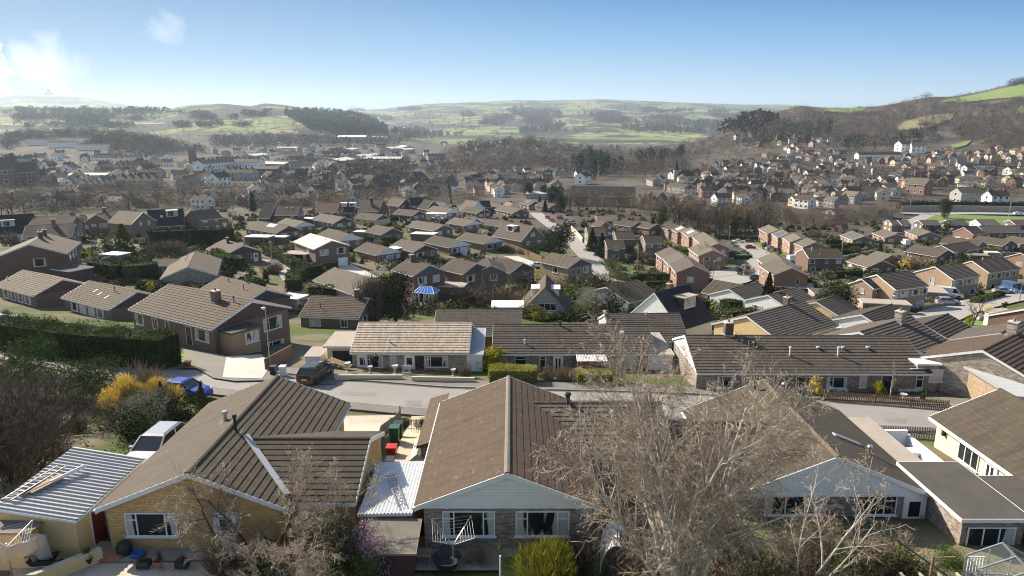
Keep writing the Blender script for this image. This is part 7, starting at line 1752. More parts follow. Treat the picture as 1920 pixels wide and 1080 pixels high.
# the largest stand as houses of their own; the smallest, farthest roofs of the town are one mass
PEND.sort(key=lambda t: t[0])
n_own = 296 - sum(1 for o in COL.objects if o.name.split('.')[0] in ('house', 'bungalow'))
for d, key, loc, rz, label, group, s_ in PEND[:n_own]:
    tag(link('house', FAR[key], None, loc, rz, s_), label, 'house', group)
MW = ['wall white', 'wall red', 'wall grey', 'wall cream', 'wall pink', 'wall orange', 'wall brown', 'roof mossgrey', 'roof dark', 'roof grey', 'roof tan', 'roof pale', 'white paint', 'glass dark']; vs, fs, ms = [], [], []; k0 = 0
for d, key, loc, rz, label, group, s_ in PEND[n_own:]:
    me = FAR[key]; v_ = np.empty(len(me.vertices) * 3); me.vertices.foreach_get('co', v_); v_ = v_.reshape(-1, 3) * s_; c_, n_ = math.cos(rz), math.sin(rz)
    vs.append(np.stack([v_[:, 0] * c_ - v_[:, 1] * n_ + loc[0], v_[:, 0] * n_ + v_[:, 1] * c_ + loc[1], v_[:, 2] + loc[2]], 1))
    for p_ in me.polygons: fs.append([k0 + i for i in p_.vertices]); ms.append(MW.index(me.materials[p_.material_index].name))
    k0 += len(v_)
if vs:
    me = bpy.data.meshes.new('distant_roofs'); me.from_pydata(np.concatenate(vs).tolist(), [], fs)
    for n_ in MW: me.materials.append(M(n_))
    me.polygons.foreach_set('material_index', ms); me.update()
    tag(link('distant_roofs', me), None, None, kind='stuff')
print('own houses', n_own, 'massed', len(PEND) - n_own)
# ------------------------------------------------------------------ woods that read as one mass
def wood(name, poly, n, hs, mat, seed, faces=46, leaf=1.5, squash=(.32, .55), mix=None, bias=1.0):
    rr = np.random.default_rng(seed); C = []; Sz = []
    for x, y in sample(poly, int(n * 1.9), seed, bias):
        p = P(x, y); h = rr.uniform(*hs); w = h * rr.uniform(*squash)
        if any(abs(p.x - a) < c and -c * 1.6 < p.y - b_ < c * .6 for a, b_, c in LM): continue
        k = max(18, int(faces)); q = unit(k, rr) * (rr.uniform(.55, 1.05, (k, 1)))
        q = q * [w, w, h * .46] + [p.x, p.y, p.z + h * .5]
        C.append(q); Sz.append(np.full(k, leaf * h / 12))
    C = np.concatenate(C); Sz = np.concatenate(Sz)
    me = arr_mesh(name, leaf_quads(C, Sz, rr, .5), 4, M(mat))
    return tag(link(name, me), None, None, kind='stuff')
wood('woodland', [(1180, 290), (1300, 264), (1350, 250), (1400, 236), (1450, 219), (1500, 203), (1536, 214), (1640, 212), (1700, 192), (1740, 182), (1765, 190), (1752, 214), (1690, 238), (1665, 266), (1690, 272), (1560, 272), (1480, 262), (1400, 275), (1290, 300), (1200, 302)], 1050, (9, 15), 'hill wood', 51)
wood('woodland', [(1752, 205), (1800, 190), (1870, 200), (1925, 176), (1925, 285), (1860, 275), (1790, 262), (1775, 238), (1700, 268), (1680, 262), (1720, 240)], 560, (8, 14), 'hill wood', 52)
wood('far_wood', [(1150, 228), (1240, 223), (1330, 231), (1400, 240), (1430, 250), (1300, 252), (1180, 246)], 150, (26, 36), 'hill wood', 90, 24, 4.5)
wood('far_wood', [(960, 250), (1010, 240), (1060, 236), (1050, 246), (1000, 252)], 40, (26, 36), 'hill wood', 91, 24, 4.5)
wood('far_wood', [(735, 245), (775, 240), (800, 250), (870, 256), (760, 262)], 60, (22, 30), 'hill wood', 92, 24, 4.5)
wood('far_wood', [(30, 208), (110, 208), (250, 208), (330, 210), (290, 216), (170, 222), (210, 236), (150, 240), (110, 226), (40, 222)], 130, (22, 32), 'hill conifer', 93, 24, 4.5)
rb = random.Random(5)
for i in range(34):
    cx = rb.uniform(660, 1440); cy = rb.uniform(204, 236); rx = rb.uniform(14, 46); ry = rb.uniform(2, 5.5)
    wood('far_wood', [(cx + rx * math.cos(a * .7) * rb.uniform(.6, 1.1), cy + ry * math.sin(a * .7) * rb.uniform(.6, 1.1)) for a in range(9)], int(rx * ry * .28), (24, 34), 'hill wood', 300 + i, 22, 4.5)
for i in range(22):
    cx = rb.uniform(0, 520); cy = rb.uniform(206, 240); rx = rb.uniform(10, 42); ry = rb.uniform(1.5, 5)
    wood('far_wood', [(cx + rx * math.cos(a * .7) * rb.uniform(.6, 1.1), cy + ry * math.sin(a * .7) * rb.uniform(.6, 1.1)) for a in range(9)], int(rx * ry * .4), (14, 22), 'hill conifer', 340 + i, 24, 3)
wood('hedgerow_trees', [(0, 204), (300, 210), (480, 200), (640, 214), (760, 258), (400, 262), (0, 250)], 130, (9, 15), 'hill wood', 94, 26, 2.6)
wood('hedgerow_trees', [(660, 212), (960, 192), (1400, 200), (1440, 235), (1250, 250), (800, 258)], 150, (16, 26), 'hill wood', 95, 22, 4)
wood('hedgerow', [(1755, 187), (1880, 162), (1882, 165), (1757, 190)], 50, (4, 6), 'hill conifer', 53)
wood('woodland', [(1888, 160), (1930, 146), (1930, 160), (1890, 164)], 40, (10, 16), 'hill conifer', 54)
wood('hedgerow', [(1540, 206), (1640, 202), (1640, 205), (1540, 208)], 30, (4, 9), 'hill conifer', 55)
wood('conifer_wood', [(1570, 268), (1690, 262), (1760, 250), (1770, 268), (1690, 285), (1560, 285)], 50, (14, 22), 'hill conifer', 56, squash=(.18, .26))
wood('conifer_wood', [(1390, 262), (1470, 240), (1560, 232), (1560, 262), (1480, 275), (1400, 285)], 90, (14, 22), 'hill conifer', 57, squash=(.18, .26))
wood('woodland', [(1290, 318), (1300, 285), (1400, 280), (1560, 278), (1700, 285), (1760, 292), (1925, 285), (1925, 330), (1760, 335), (1600, 345), (1480, 350), (1380, 340)], 520, (6, 10), 'hill wood', 58, 40, 1.6)
wood('woodland', [(1200, 345), (1300, 320), (1480, 345), (1600, 350), (1925, 345), (1925, 372), (1690, 385), (1480, 400), (1300, 385)], 300, (5, 9), 'hill wood', 59, 60, 1.2)
wood('woodland', [(800, 335), (830, 292), (900, 268), (1000, 262), (1100, 278), (1290, 288), (1290, 328), (1150, 336), (1000, 326), (900, 328)], 700, (10, 16), 'hill wood', 60, 60)
wood('conifer_wood', [(1070, 325), (1080, 300), (1150, 305), (1165, 325), (1110, 340)], 26, (18, 26), 'hill conifer', 61, 90, squash=(.16, .22))
wood('conifer_wood', [(1190, 308), (1230, 296), (1280, 292), (1280, 310), (1200, 318)], 12, (20, 27), 'hill conifer', 62, 110, squash=(.2, .28))
wood('woodland', [(640, 335), (700, 308), (760, 300), (770, 345), (700, 350)], 120, (11, 16), 'hill wood', 63, 60)
wood('woodland', [(0, 262), (40, 248), (150, 243), (220, 246), (290, 262), (400, 286), (300, 290), (150, 284), (0, 280)], 430, (12, 18), 'hill wood', 64, 50, 2.2)
wood('conifer_wood', [(530, 216), (600, 210), (650, 214), (700, 230), (745, 252), (640, 258), (585, 246)], 420, (22, 32), 'hill conifer', 65, 30, 3.5, squash=(.25, .35))
wood('woodland', [(390, 262), (560, 256), (700, 258), (760, 262), (760, 272), (600, 275), (400, 278)], 260, (14, 22), 'hill wood', 66, 30, 3.0)
wood('woodland', [(0, 300), (200, 285), (400, 290), (600, 285), (800, 290), (800, 340), (640, 370), (480, 378), (300, 375), (0, 375)], 520, (5, 9), 'hill wood', 67, 40, 1.4)
wood('woodland', [(0, 362), (200, 355), (420, 362), (480, 378), (600, 375), (900, 372), (900, 382), (600, 390), (470, 392), (250, 386), (0, 394)], 420, (7, 11), 'twig tan', 68, 70, 1.1)
wood('woodland', [(0, 205), (120, 207), (260, 205), (340, 215), (200, 245), (30, 238)], 260, (12, 18), 'hill wood', 69, 26, 3.0)
wood('woodland', [(0, 384), (150, 378), (330, 380), (480, 384), (700, 380), (900, 378), (900, 386), (700, 390), (480, 396), (330, 392), (150, 402), (0, 410)], 190, (5, 12), 'hill wood', 73, 90, .9)
wood('woodland', [(0, 384), (480, 384), (900, 378), (480, 396), (0, 408)], 60, (4, 9), 'twig gold', 79, 90, .9)
wood('woodland', [(0, 400), (200, 392), (480, 392), (600, 388), (600, 394), (480, 400), (200, 404), (0, 416)], 110, (3, 6), 'leaf olive', 78, 90, .9)
wood('woodland', [(1465, 405), (1560, 398), (1700, 392), (1690, 405), (1640, 420), (1560, 430), (1480, 428)], 300, (4, 8), 'twig brown', 74, 110, .6)
wood('woodland', [(1060, 375), (1190, 378), (1270, 375), (1300, 395), (1250, 408), (1150, 402), (1060, 398)], 110, (6, 10), 'twig tan', 75, 110, .7)
wood('woodland', [(1260, 400), (1450, 405), (1460, 425), (1350, 432), (1260, 424)], 150, (8, 12), 'twig brown', 76, 130, .7)
wood('willow_wood', [(100, 330), (400, 300), (700, 330), (500, 370), (200, 370)], 34, (7, 11), 'twig gold', 70, 60, 1.4)
wood('conifer_wood', [(0, 310), (400, 300), (800, 310), (780, 365), (500, 375), (0, 370)], 70, (8, 14), 'hill conifer', 71, 60, 1.4, squash=(.2, .4))
wood('conifer_wood', [(1300, 330), (1500, 300), (1925, 300), (1925, 370), (1500, 385), (1300, 375)], 90, (7, 12), 'hill conifer', 72, 60, 1.4, squash=(.25, .45))
# garden scrub between the estate houses
def scrub(n, poly, mat, seed, leaf=.28, hs=(.8, 2.2)):
    rr = np.random.default_rng(seed); C = []; Sz = []
    for x, y in sample(poly, n, seed):
        p = P(x, y); h = rr.uniform(*hs); w = h * rr.uniform(.5, 1.2); clear = True
        for hx, hy, q, _ in HOUSES:
            if (hx - p.x) ** 2 + (hy - p.y) ** 2 < (q * .8 + w) ** 2: clear = False; break
        if not clear: continue
        if ((RP - [p.x, p.y]) ** 2).sum(1).min() < (4.6 + w) ** 2: clear = False
        if not clear: continue
        k = int(60 + 30 * h); q = unit(k, rr) * rr.uniform(.5, 1.05, (k, 1)); q[:, 2] = np.abs(q[:, 2])
        C.append(q * [w, w, h] + [p.x, p.y, p.z]); Sz.append(np.full(k, leaf * (1 + p.y / 160)))
    C = np.concatenate(C); Sz = np.concatenate(Sz)
    return tag(link('garden_scrub', arr_mesh('garden_scrub', leaf_quads(C, Sz, rr, .5), 4, M(mat))), None, None, kind='stuff')
ROADPTS = []
for o in list(COL.objects):
    if o.name.split('.')[0] in ('road', 'main_road', 'drive', 'turning_area') and o.type == 'MESH' :
        vs = np.array([v.co[:2] for v in o.data.vertices])[::7]
        ROADPTS += [tuple(v) for v in vs if v[1] > 75]
RP = np.array(ROADPTS)
EST = [(0, 420), (150, 405), (480, 395), (700, 392), (1000, 380), (1200, 400), (1480, 420), (1700, 415), (1925, 425), (1925, 560), (1700, 570), (1560, 640), (1290, 620), (1000, 600), (760, 600), (560, 590), (200, 535), (0, 480)]
for mt, n, sd in (('leaf hedge', 1100, 81), ('twig brown', 900, 82), ('leaf olive', 760, 83), ('twig tan', 300, 84), ('leaf dark', 800, 85), ('leaf lime', 30, 86)): scrub(n, EST, mt, sd)
# ------------------------------------------------------------------ small things of the gardens and streets
def post(name, label, cat, p, h, r, mat, group=None):
    b = MB(); b.tube([(0, 0, -.3), (0, 0, h)], r, 7); return tag(b.build(name, M(mat), None, p), label, cat, group)
def lamp(label, px, py, h=6.0, arm=(.0, -.5), mat='steel'):
    p = P(px, py); o = thing('street_lamp', label, 'street lamp', p); far = max(1.0, p.y / 110)
    b = MB(); b.tube([(0, 0, -.3), (0, 0, 1.2), (0, 0, 1.21), (0, 0, h)], [.085 * far, .085 * far, .055 * far, .045 * far], 8); b.build('pole', M(mat), o)
    b = MB(); b.bar((0, 0, h), (arm[0], arm[1], h + .08), .07, .07); b.build('arm', M(mat), o)
    b = MB(); b.lathe([(.05, .12), (.2, .06), (.2, -.02), (.12, -.12)], 10, (arm[0], arm[1], h)); b.build('lamp_head', M('white paint'), o)
    return o
lamp('grey street lamp in front of the striped porch roof', 1161, 722, 5.4)
lamp('grey street lamp beside the timber clad porch', 507, 693, 6.4)
lamp('street lamp at the corner of the turning area', 1336, 531, 6)
lamp('street lamp beside the playground hedge', 1367, 450, 6)
lamp('tall street lamp beside the main road at right', 1891, 407, 8)
lamp('street lamp among the back bungalow rows by the white saloon', 749, 426, 5)
lamp('street lamp in front of the black box dormer', 909, 414, 6)
lamp('street lamp above the dark roof with the blue white gable', 1666, 612, 5.5)
lamp('street lamp beside the road at far right', 1911, 566, 5.5)
lamp('street lamp in front of the red house at the turning head', 1460, 545, 6)
lamp('street lamp in the close behind the pale car', 1437, 478, 6)
lamp('street lamp at the foot of the curved drive hedge', 510, 490, 5)
for px, py, h, l in ((1195, 511, 8, 'wooden telegraph pole beside the stepped red houses'), (1577, 487, 8, 'wooden telegraph pole by the dark hedge rows'), (1705, 398, 8, 'wooden pole at the end of the main road wall'), (1556, 372 + 10, 9, 'wooden pole beside the small dark roofed red house'), (1318, 512, 4, 'dark sign post by the street tree')):
    post('telegraph_pole' if h > 5 else 'sign_post', l, 'pole', P(px, py), h, .13, 'timber')
# flat roofs, porches and sheds tucked between the houses
def flat_px(name, label, cat, px, py, w, d, h, wall, roof, deg=0, **k):
    p = P(px, py); r, wo, c = flat_building(name, label, cat, -w/2, w/2, 0, d, 0, h, h, wall, roof, **k); r.location = p; r.rotation_euler = (0, 0, R(deg)); return r, wo
flat_px('carport', 'long flat white carport roof left of the pale gabled bungalow', 'carport', 588, 421, 9, 4.5, 2.5, 'wall brown', 'felt pale', -20)
flat_px('carport', 'flat white roofed garage below the dark roof with the pale panel', 'garage', 488, 456, 7.5, 4.5, 2.3, 'wall brown', 'felt pale', -8)
flat_px('porch', 'small flat white roof right of the white garage roof at left', 'porch', 524, 456, 5, 3, 2.2, 'wall brown', 'felt pale', -8)
flat_px('porch', 'narrow flat white porch in front of the dark gabled bungalow', 'porch', 688, 446, 8, 3.5, 2.3, 'wall brown', 'felt pale', -14)
flat_px('garage', 'flat white garage roof behind the mossy roofed front bungalow', 'garage', 796, 450, 8, 4.5, 2.4, 'wall brown', 'felt pale', -14)
flat_px('carport', 'flat cream carport behind the white pickup', 'carport', 818, 411, 8.5, 4, 2.6, 'wall cream', 'felt pale', -8)
flat_px('extension', 'flat white roofed strip between the first two front row bungalows', 'extension', 752, 478, 3.6, 9, 2.6, 'wall brown', 'felt pale', -32)
flat_px('porch', 'glazed conservatory left of the house with the bleached roof', 'conservatory', 560, 492, 6, 4.5, 2.6, 'glass mix', 'felt tan', -8)
flat_px('porch', 'white glazed box porch on the third front row bungalow', 'porch', 868, 478, 2.2, 1.6, 2.6, 'white paint', 'plastic blue', -14)
flat_px('shed', 'cream shed with a white roof behind the split level house', 'shed', 550, 578, 4, 3, 2.2, 'wall cream', 'felt pale', -20)
flat_px('garage', 'flat white garage roof left of the A frame chalet', 'garage', 952, 592, 5.4, 4.5, 2.2, 'wall grey', 'felt pale', 0)
flat_px('shed', 'small pale roofed garden shed below the windowed gable at left', 'shed', 218, 489, 5, 3.5, 1.8, 'wall grey', 'corrugated pale', -15)
flat_px('greenhouse', 'long low white frame beside the brown panel fence', 'cold frame', 202, 502, 6, 2.2, .9, 'glass mix', 'felt pale', -5)
flat_px('garage', 'flat tan garage roof between the left and middle buff houses', 'garage', 1742, 562, 5, 7, 2.6, 'wall buff', 'felt tan', -18)
flat_px('extension', 'low flat roofed front extension of the left buff houses', 'extension', 1655, 588, 8.5, 3.5, 2.5, 'wall buff', 'felt tan', -12)
flat_px('garage', 'flat grey garage with an orange door behind the evergreen tree', 'garage', 1556, 567, 8, 5, 2.5, 'wall buff', 'felt grey', -8)
flat_px('garage', 'tan flat roof beside the turning head red house', 'garage', 1487, 551, 8, 5, 2.2, 'wall orange', 'felt tan', -20)
flat_px('lean_to', 'large white lean-to roof on the cream gabled bungalow', 'lean-to', 1512, 640, 7.6, 4.2, 2.3, 'wall cream', 'felt pale', 20)
flat_px('garage', 'white garage with a brown roof at the right edge', 'garage', 1886, 614, 4.2, 5, 2.6, 'wall white', 'felt tan', 20)
flat_px('shed', 'brown shed behind the right buff houses', 'shed', 1830, 489, 6, 4, 2.4, 'fence brown', 'felt', -10)
flat_px('shed', 'pale summerhouse roof below the red gables at right', 'shed', 1858, 484, 4, 3, 2.4, 'boards tan', 'corrugated pale', -10)
flat_px('extension', 'single storey link between the conservatory house and the hung gable house', 'extension', 850, 556, 5, 4, 2.6, 'wall brown', 'felt tan', -10)
flat_px('porch', 'brown porch under the red brick house at far left', 'porch', 140, 531, 5, 4.5, 3.0, 'boards maroon', 'felt grey', -25)
# blue glazed conservatory
c = thing('conservatory', 'white framed conservatory with a bright blue hipped glass roof', 'conservatory', P(800, 566), R(-12)); w = MB()
m, nt, b = new_mat('blue glass'); b.inputs['Base Color'].default_value = (.03, .16, .5, 1); b.inputs['Roughness'].default_value = .15
MB().box((-2, -1.6, 0), (2, 1.6, 2.1)).build('glazing', M('glass mix'), c)
rb = MB(); T = [(-1.1, 0, 3.1), (1.1, 0, 3.1)]; E = [(-2.15, -1.75, 2.12), (2.15, -1.75, 2.12), (2.15, 1.75, 2.12), (-2.15, 1.75, 2.12)]
rb.poly([E[0], E[1], T[1], T[0]]); rb.poly([E[1], E[2], T[1]]); rb.poly([E[2], E[3], T[0], T[1]]); rb.poly([E[3], E[0], T[0]]); rf = rb.build('roof', M('blue glass'), c)
fr = MB()
for i in range(7): t = i / 6; fr.bar(Vector(E[0]).lerp(Vector(E[1]), t), Vector(T[0]).lerp(Vector(T[1]), t), .055, .06)
for a, b2 in ((E[1], T[1]), (E[2], T[1]), (E[0], T[0]), (E[3], T[0]), (T[0], T[1])): fr.bar(a, b2, .12, .12)
for i in range(4): fr.bar(E[i], E[(i + 1) % 4], .14, .14)
for x in (-2, -1, 0, 1, 2): fr.bar((x, -1.64, 0), (x, -1.64, 2.1), .12, .08)
fr.build('glazing_bars', M('white paint'), rf)
# slatted white lean-to behind the terrace
c = thing('lean_to', 'white lean-to with glazing bars behind the end of the long terrace', 'lean-to', P(1752, 672), R(22))
MB().box((-3, -1.8, 0), (3, 1.8, 1.9)).build('glazing', M('glass mix'), c)
w = MB(); w.poly([(-3.2, -2, 2.0), (3.2, -2, 2.0), (3.2, 2, 2.5), (-3.2, 2, 2.5)]); rf = w.build('roof', M('felt grey'), c); w = MB()
for i in range(11): x = -3.2 + i * .64; w.bar((x, -2.05, 2.06), (x, 2, 2.56), .3, .05)
w.build('glazing_bars', M('white paint'), rf); w = MB(); w.box((-3.2, -1.86, 0), (3.2, -1.81, .8)); w.build('plinth', M('white paint'), c)
# person tending the front garden of the beige bungalow
pp_ = at(700, 706, q.y - 5.4); pz = g1(pp_.x, pp_.y) + .12
def person(label, loc, rz):
    root = thing('person', label, 'person', loc, rz)
    V = [(0, 0, .93), (.02, 0, 1.12), (.17, 0, 1.33), (.26, 0, 1.42), (.33, 0, 1.46), (.40, 0, 1.56), (.42, 0, 1.64),
         (.02, .1, .88), (.05, .11, .5), (-.03, .11, .08), (.12, .12, .05), (.02, -.1, .88), (-.02, -.11, .5), (-.1, -.11, .08), (.05, -.12, .05),
         (.2, .2, 1.36), (.32, .26, 1.1), (.5, .2, .95), (.2, -.2, 1.36), (.36, -.25, 1.12), (.54, -.16, .98)]
    E_ = [(0, 1), (1, 2), (2, 3), (3, 4), (4, 5), (5, 6), (0, 7), (7, 8), (8, 9), (9, 10), (0, 11), (11, 12), (12, 13), (13, 14), (2, 15), (15, 16), (16, 17), (2, 18), (18, 19), (19, 20)]
    r_ = [.15, .14, .16, .09, .06, .1, .07, .09, .065, .05, .04, .09, .065, .05, .04, .07, .05, .035, .07, .05, .035]
    me = bpy.data.meshes.new('body'); me.from_pydata(V, E_, []); o = link('body', me, root)
    md = o.modifiers.new('skin', 'SKIN'); sk = me.skin_vertices[0].data
    for i, r0 in enumerate(r_): sk[i].radius = (r0, r0)
    sk[0].use_root = True
    o.modifiers.new('sub', 'SUBSURF').levels = 2
    m, nt, b = new_mat('dark clothes'); hN = NT(nt); z = hN.n('ShaderNodeSeparateXYZ', Vector=hN.obj()).outputs['Z']
    nt.links.new(hN.mix(hN.mr(z, 1.47, 1.49), hN.mix(hN.mr(z, .86, .88), (.03, .035, .06), (.025, .022, .025)), (.5, .32, .25)), b.inputs['Base Color']); b.inputs['Roughness'].default_value = .85
    me.materials.append(m)
    hr = MB(); hr.lathe([(.03, -.03), (.1, .0), (.105, .06), (.07, .12), (.01, .14)], 10, (.395, 0, 1.57)); hr.build('hair', M('plastic dark'), root, smooth=True)
    for s in (-1, 1):
        h_ = MB(); h_.box((-.03, -.035, -.015), (.05, .035, .015))
        for k in range(4): h_.box((.051, -.034 + k * .018, -.008), (.11 - abs(k - 1.4) * .012, -.02 + k * .018, .008))
        h_.box((0, s * .036, -.01), (.06, s * .055, .01)); h_.build('hand', M('skin'), root, (.53 if s > 0 else .57, .19 * s - (0 if s > 0 else -.04), .93 if s > 0 else .96))
    return root
plain('skin', (.5, .32, .25), .6, .05)
person('person in dark clothes bending over the plants in the front garden', (pp_.x, pp_.y, pz), R(-20))
# garden ornaments of the beige bungalow
def urn(name, label, p, h=.8, mat='render cap', cat='ornament', group=None):
    b = MB(); b.lathe([(.2*h, 0), (.2*h, .08*h), (.09*h, .16*h), (.08*h, .5*h), (.2*h, .62*h), (.34*h, .85*h), (.36*h, 1.0*h), (.28*h, .94*h)], 12); return tag(b.build(name, M(mat), None, p, smooth=False), label, cat, group)
def gp(px, py, Y): x = at(px, py, Y).x; return Vector((x, Y, g1(x, Y)))
gy = q.y - 6.6
for px, s, l in ((652, 1.1, 'tall stone urn at the left end of the cream garden wall'), (694, .8, 'round stone bird bath in front of the garden person'), (741, 1.0, 'stone urn near the white garden gate'), (850, .8, 'stone ornament at the right of the cream wall garden')):
    p = gp(px, 706, gy); urn('garden_urn', l, p, s * .95)
gt = thing('garden_gate', 'white wrought gate between the two cream garden walls', 'gate', gp(763, 716, gy + .3)); 
for i in range(8): MB().bar((-.42 + i * .12, 0, .05), (-.42 + i * .12, 0, .95 + .12 * math.sin(i * .45)), .03, .03).build('bar', M('white paint'), gt)
for z in (.12, .85): MB().bar((-.45, 0, z), (.45, 0, z), .04, .04).build('rail', M('white paint'), gt)
tb = thing('timber_stack', 'stack of long pale boards leaning beside the open garage', 'timber', gp(640, 690, q.y - 5.0), R(-25))
for i in range(5): MB().bar((-1.5, i * .14 - .3, .75 + .04 * i), (1.2, i * .14 - .3, .35 + .03 * i), .13, .05).build('board', M('timber'), tb)
MB().box((-.9, -.4, 0), (-.75, .4, .6)).build('trestle', M('steel'), tb)
def bin_(label, p, mat, h=1.05, w=.55, name='wheelie_bin', cat='bin', rz=0):
    o = thing(name, label, cat, p, rz); b = MB(); q_ = .82
    A = [(-w/2*q_, -w/2*q_, 0), (w/2*q_, -w/2*q_, 0), (w/2*q_, w/2*q_, 0), (-w/2*q_, w/2*q_, 0)]; T_ = [(-w/2, -w/2, h), (w/2, -w/2, h), (w/2, w/2, h), (-w/2, w/2, h)]
    for k in range(4): b.poly([A[k], A[(k+1) % 4], T_[(k+1) % 4], T_[k]])
    b.poly(T_); b.build('bin_body', M(mat), o); b = MB(); b.box((-w/2 - .03, -w/2 - .04, h + .002), (w/2 + .03, w/2 + .06, h + .07)); b.build('lid', M(mat), o)
    b = MB(); b.bar((-w/2, w/2 + .05, h - .06), (w/2, w/2 + .05, h - .06), .04, .04); b.build('handle', M('plastic dark'), o); return o
for px, Y, mt, l in ((747, 40.5, 'plastic dark', 'black wheelie bin nearest the road on the side path'), (740, 38.6, 'plastic green', 'dark green wheelie bin in the middle of the side path'), (733, 36.6, 'plastic red', 'red recycling box stack beside the timber fence'), (727, 34.8, 'plastic dark', 'low black box nearest the ribbed lean-to')):
    bin_(l, gp(px, 815, Y), mt, 1.05 if 'wheelie' in l else .6)
for px, mt, l in ((513, 'plastic dark', 'dark bin beside the white driveway entrance'), (531, 'wall white', 'white bin like planter beside the dark driveway bin'), (432, 'plastic red', 'small red bin at the corner of the little green lawn')): bin_(l, P(px if px != 432 else 352, 705 if px != 432 else 690), mt, .95 if mt != 'plastic red' else .6)
g = thing('mini_greenhouse', 'green plastic covered mini greenhouse beside the side path', 'greenhouse', gp(787, 850, 34.0)); MB().box((-.4, -1.2, 0), (.4, 1.2, 1.5)).build('cover', M('leaf mid') if False else M('plastic green'), g); b = MB(); b.poly([(-.4, -1.2, 1.501), (.4, -1.2, 1.501), (0, -1.2, 1.85)]); b.poly([(-.4, 1.2, 1.501), (-.4, -1.2, 1.501), (0, -1.2, 1.85), (0, 1.2, 1.85)]); b.poly([(.4, -1.2, 1.501), (.4, 1.2, 1.501), (0, 1.2, 1.85), (0, -1.2, 1.85)]); b.build('canopy', M('leaf grey') if False else M('glass net'), g)
g = thing('metal_gate', 'dark metal gate across the cream side path', 'gate', gp(788, 790, 44.0))
for i in range(9): MB().bar((-.6 + i * .15, 0, 0), (-.6 + i * .15, 0, 1.1), .025, .025).build('bar', M('black paint'), g)
for z in (.1, 1.05): MB().bar((-.65, 0, z), (.65, 0, z), .035, .035).build('rail', M('black paint'), g)
# rotary clothes lines
def rotary(label, p, h, rad, up, rz=0.0):
    o = thing('rotary_clothes_line', label, 'clothes line', p, rz); MB().tube([(0, 0, -.3), (0, 0, h)], .03, 8).build('pole', M('steel'), o)
    tips = []
    for k in range(4):
        a = math.pi / 4 + k * math.pi / 2; e = Vector((rad * math.cos(a), rad * math.sin(a), h + up)); s = Vector((0, 0, h - .15)); tips.append((s, e))
        MB().tube([s, e], .018, 5).build('arm', M('steel'), o)
    for j in range(1, 7):
        t = .25 + .75 * j / 6
        for k in range(4):
            a = tips[k][0].lerp(tips[k][1], t); c_ = tips[(k + 1) % 4][0].lerp(tips[(k + 1) % 4][1], t); m_ = (a + c_) / 2 - Vector((0, 0, .04))
            MB().tube([a, m_, c_], .004, 4, cap=False).build('line', M('white paint'), o)
    return o
rotary('open rotary clothes line on the patio of the centre bungalow', gp(850, 1040, 24.9), 1.35, 1.15, .62, R(8))
ro = Vector((-19.95, 24.2, g1(-19.95, 24.2)))
rotary('rotary clothes line with washing at the bottom left corner', ro, 1.7, 1.2, .3, R(30))
def cloth(name, label, c0, c1, drop, mat, cat, wob=.07):
    r_ = np.random.default_rng(9); n, m2 = 14, 8; V = []
    a, b2 = Vector(c0), Vector(c1); s = (b2 - a).cross(Z3).normalized()
    for j in range(m2):
        for i in range(n):
            t = i / (n - 1); z = j / (m2 - 1); p = a.lerp(b2, t) - Vector((0, 0, drop * z)) + s * (wob * math.sin(t * 9 + z * 2) * (z + .2)); V.append(tuple(p))
    o = link(name, grid_mesh(name, V, m2, n, M(mat))); md = o.modifiers.new('thickness', 'SOLIDIFY'); md.thickness = .012
    return tag(o, label, cat)
plain('white cloth', (.8, .8, .8), .9, .04); plain('peach cloth', (.68, .5, .36), .9, .05); plain('grey cloth', (.2, .21, .23), .9, .1)
cloth('bed_sheet', 'white sheet hanging on the rotary line at the left edge', ro + Vector((-1.1, -.9, 1.8)), ro + Vector((.1, -1.0, 1.8)), 1.35, 'white cloth', 'washing')
cloth('towel', 'peach and white towel hanging on the rotary line', ro + Vector((.25, -.6, 1.85)), ro + Vector((1.15, .15, 1.9)), .62, 'peach cloth', 'washing')
cloth('throw', 'dark grey throw hanging at the back of the rotary line', ro + Vector((.2, .6, 1.75)), ro + Vector((1.3, .5, 1.75)), 1.1, 'grey cloth', 'washing')
r, wo, c_ = flat_building('shed', 'low brown felt roofed shed at the left edge in front of the garage', 'shed', -23.0, -19.6, 24.95, 25.5, Zc(18.0), Zc(15.95), Zc(16.05), 'wall sand', 'felt', over=.15, th=.08, fasc='timber')
def pot(label, px, Y, r0, h, plant, mat='plastic dark', cat='plant pot'):
    p = gp(px, 1040, Y); p.z += .16; o = thing('plant_pot', label, cat, p); b = MB(); b.lathe([(r0 * .7, 0), (r0, h), (r0 * 1.08, h), (r0 * .9, h - .03)], 12); b.build('pot', M(mat), o)
    t_, c2, hp = TREES[plant]; link('plant', c2, o, (0, 0, h - .03), 0, (r0 * 1.3, r0 * 1.3, .28)); return o
pot('black pot with a leafy green plant at the left end of the patio', 163, 25.2, .22, .3, 'bush'); pot('small terracotta pot with a rusty plant on the patio edge', 296, 25.0, .16, .26, 'twigred', 'terracotta')
for px, w_, l, pl in ((268, .5, 'long dark trough with mossy green planting on the patio edge', 'busholive'), (340, .5, 'long dark trough with dry brown planting on the patio edge', 'twigred')):
    p = gp(px, 1045, 25.0); p.z += .16; o = thing('planter', l, 'planter', p); MB().box((-w_/2, -.17, 0), (w_/2, .17, .28)).build('trough', M('plastic dark'), o); t_, c2, hp = TREES[pl]; link('plant', c2, o, (0, 0, .24), 0, (.24, .15, .16))
b = MB(); b.box((-.42, -.35, 0), (.42, .35, .07)); tag(b.build('paving_slab', M('terracotta'), None, gp(210, 1040, 25.7) + Vector((0, 0, .17))), 'orange pink slab lying on the patio', 'slab')
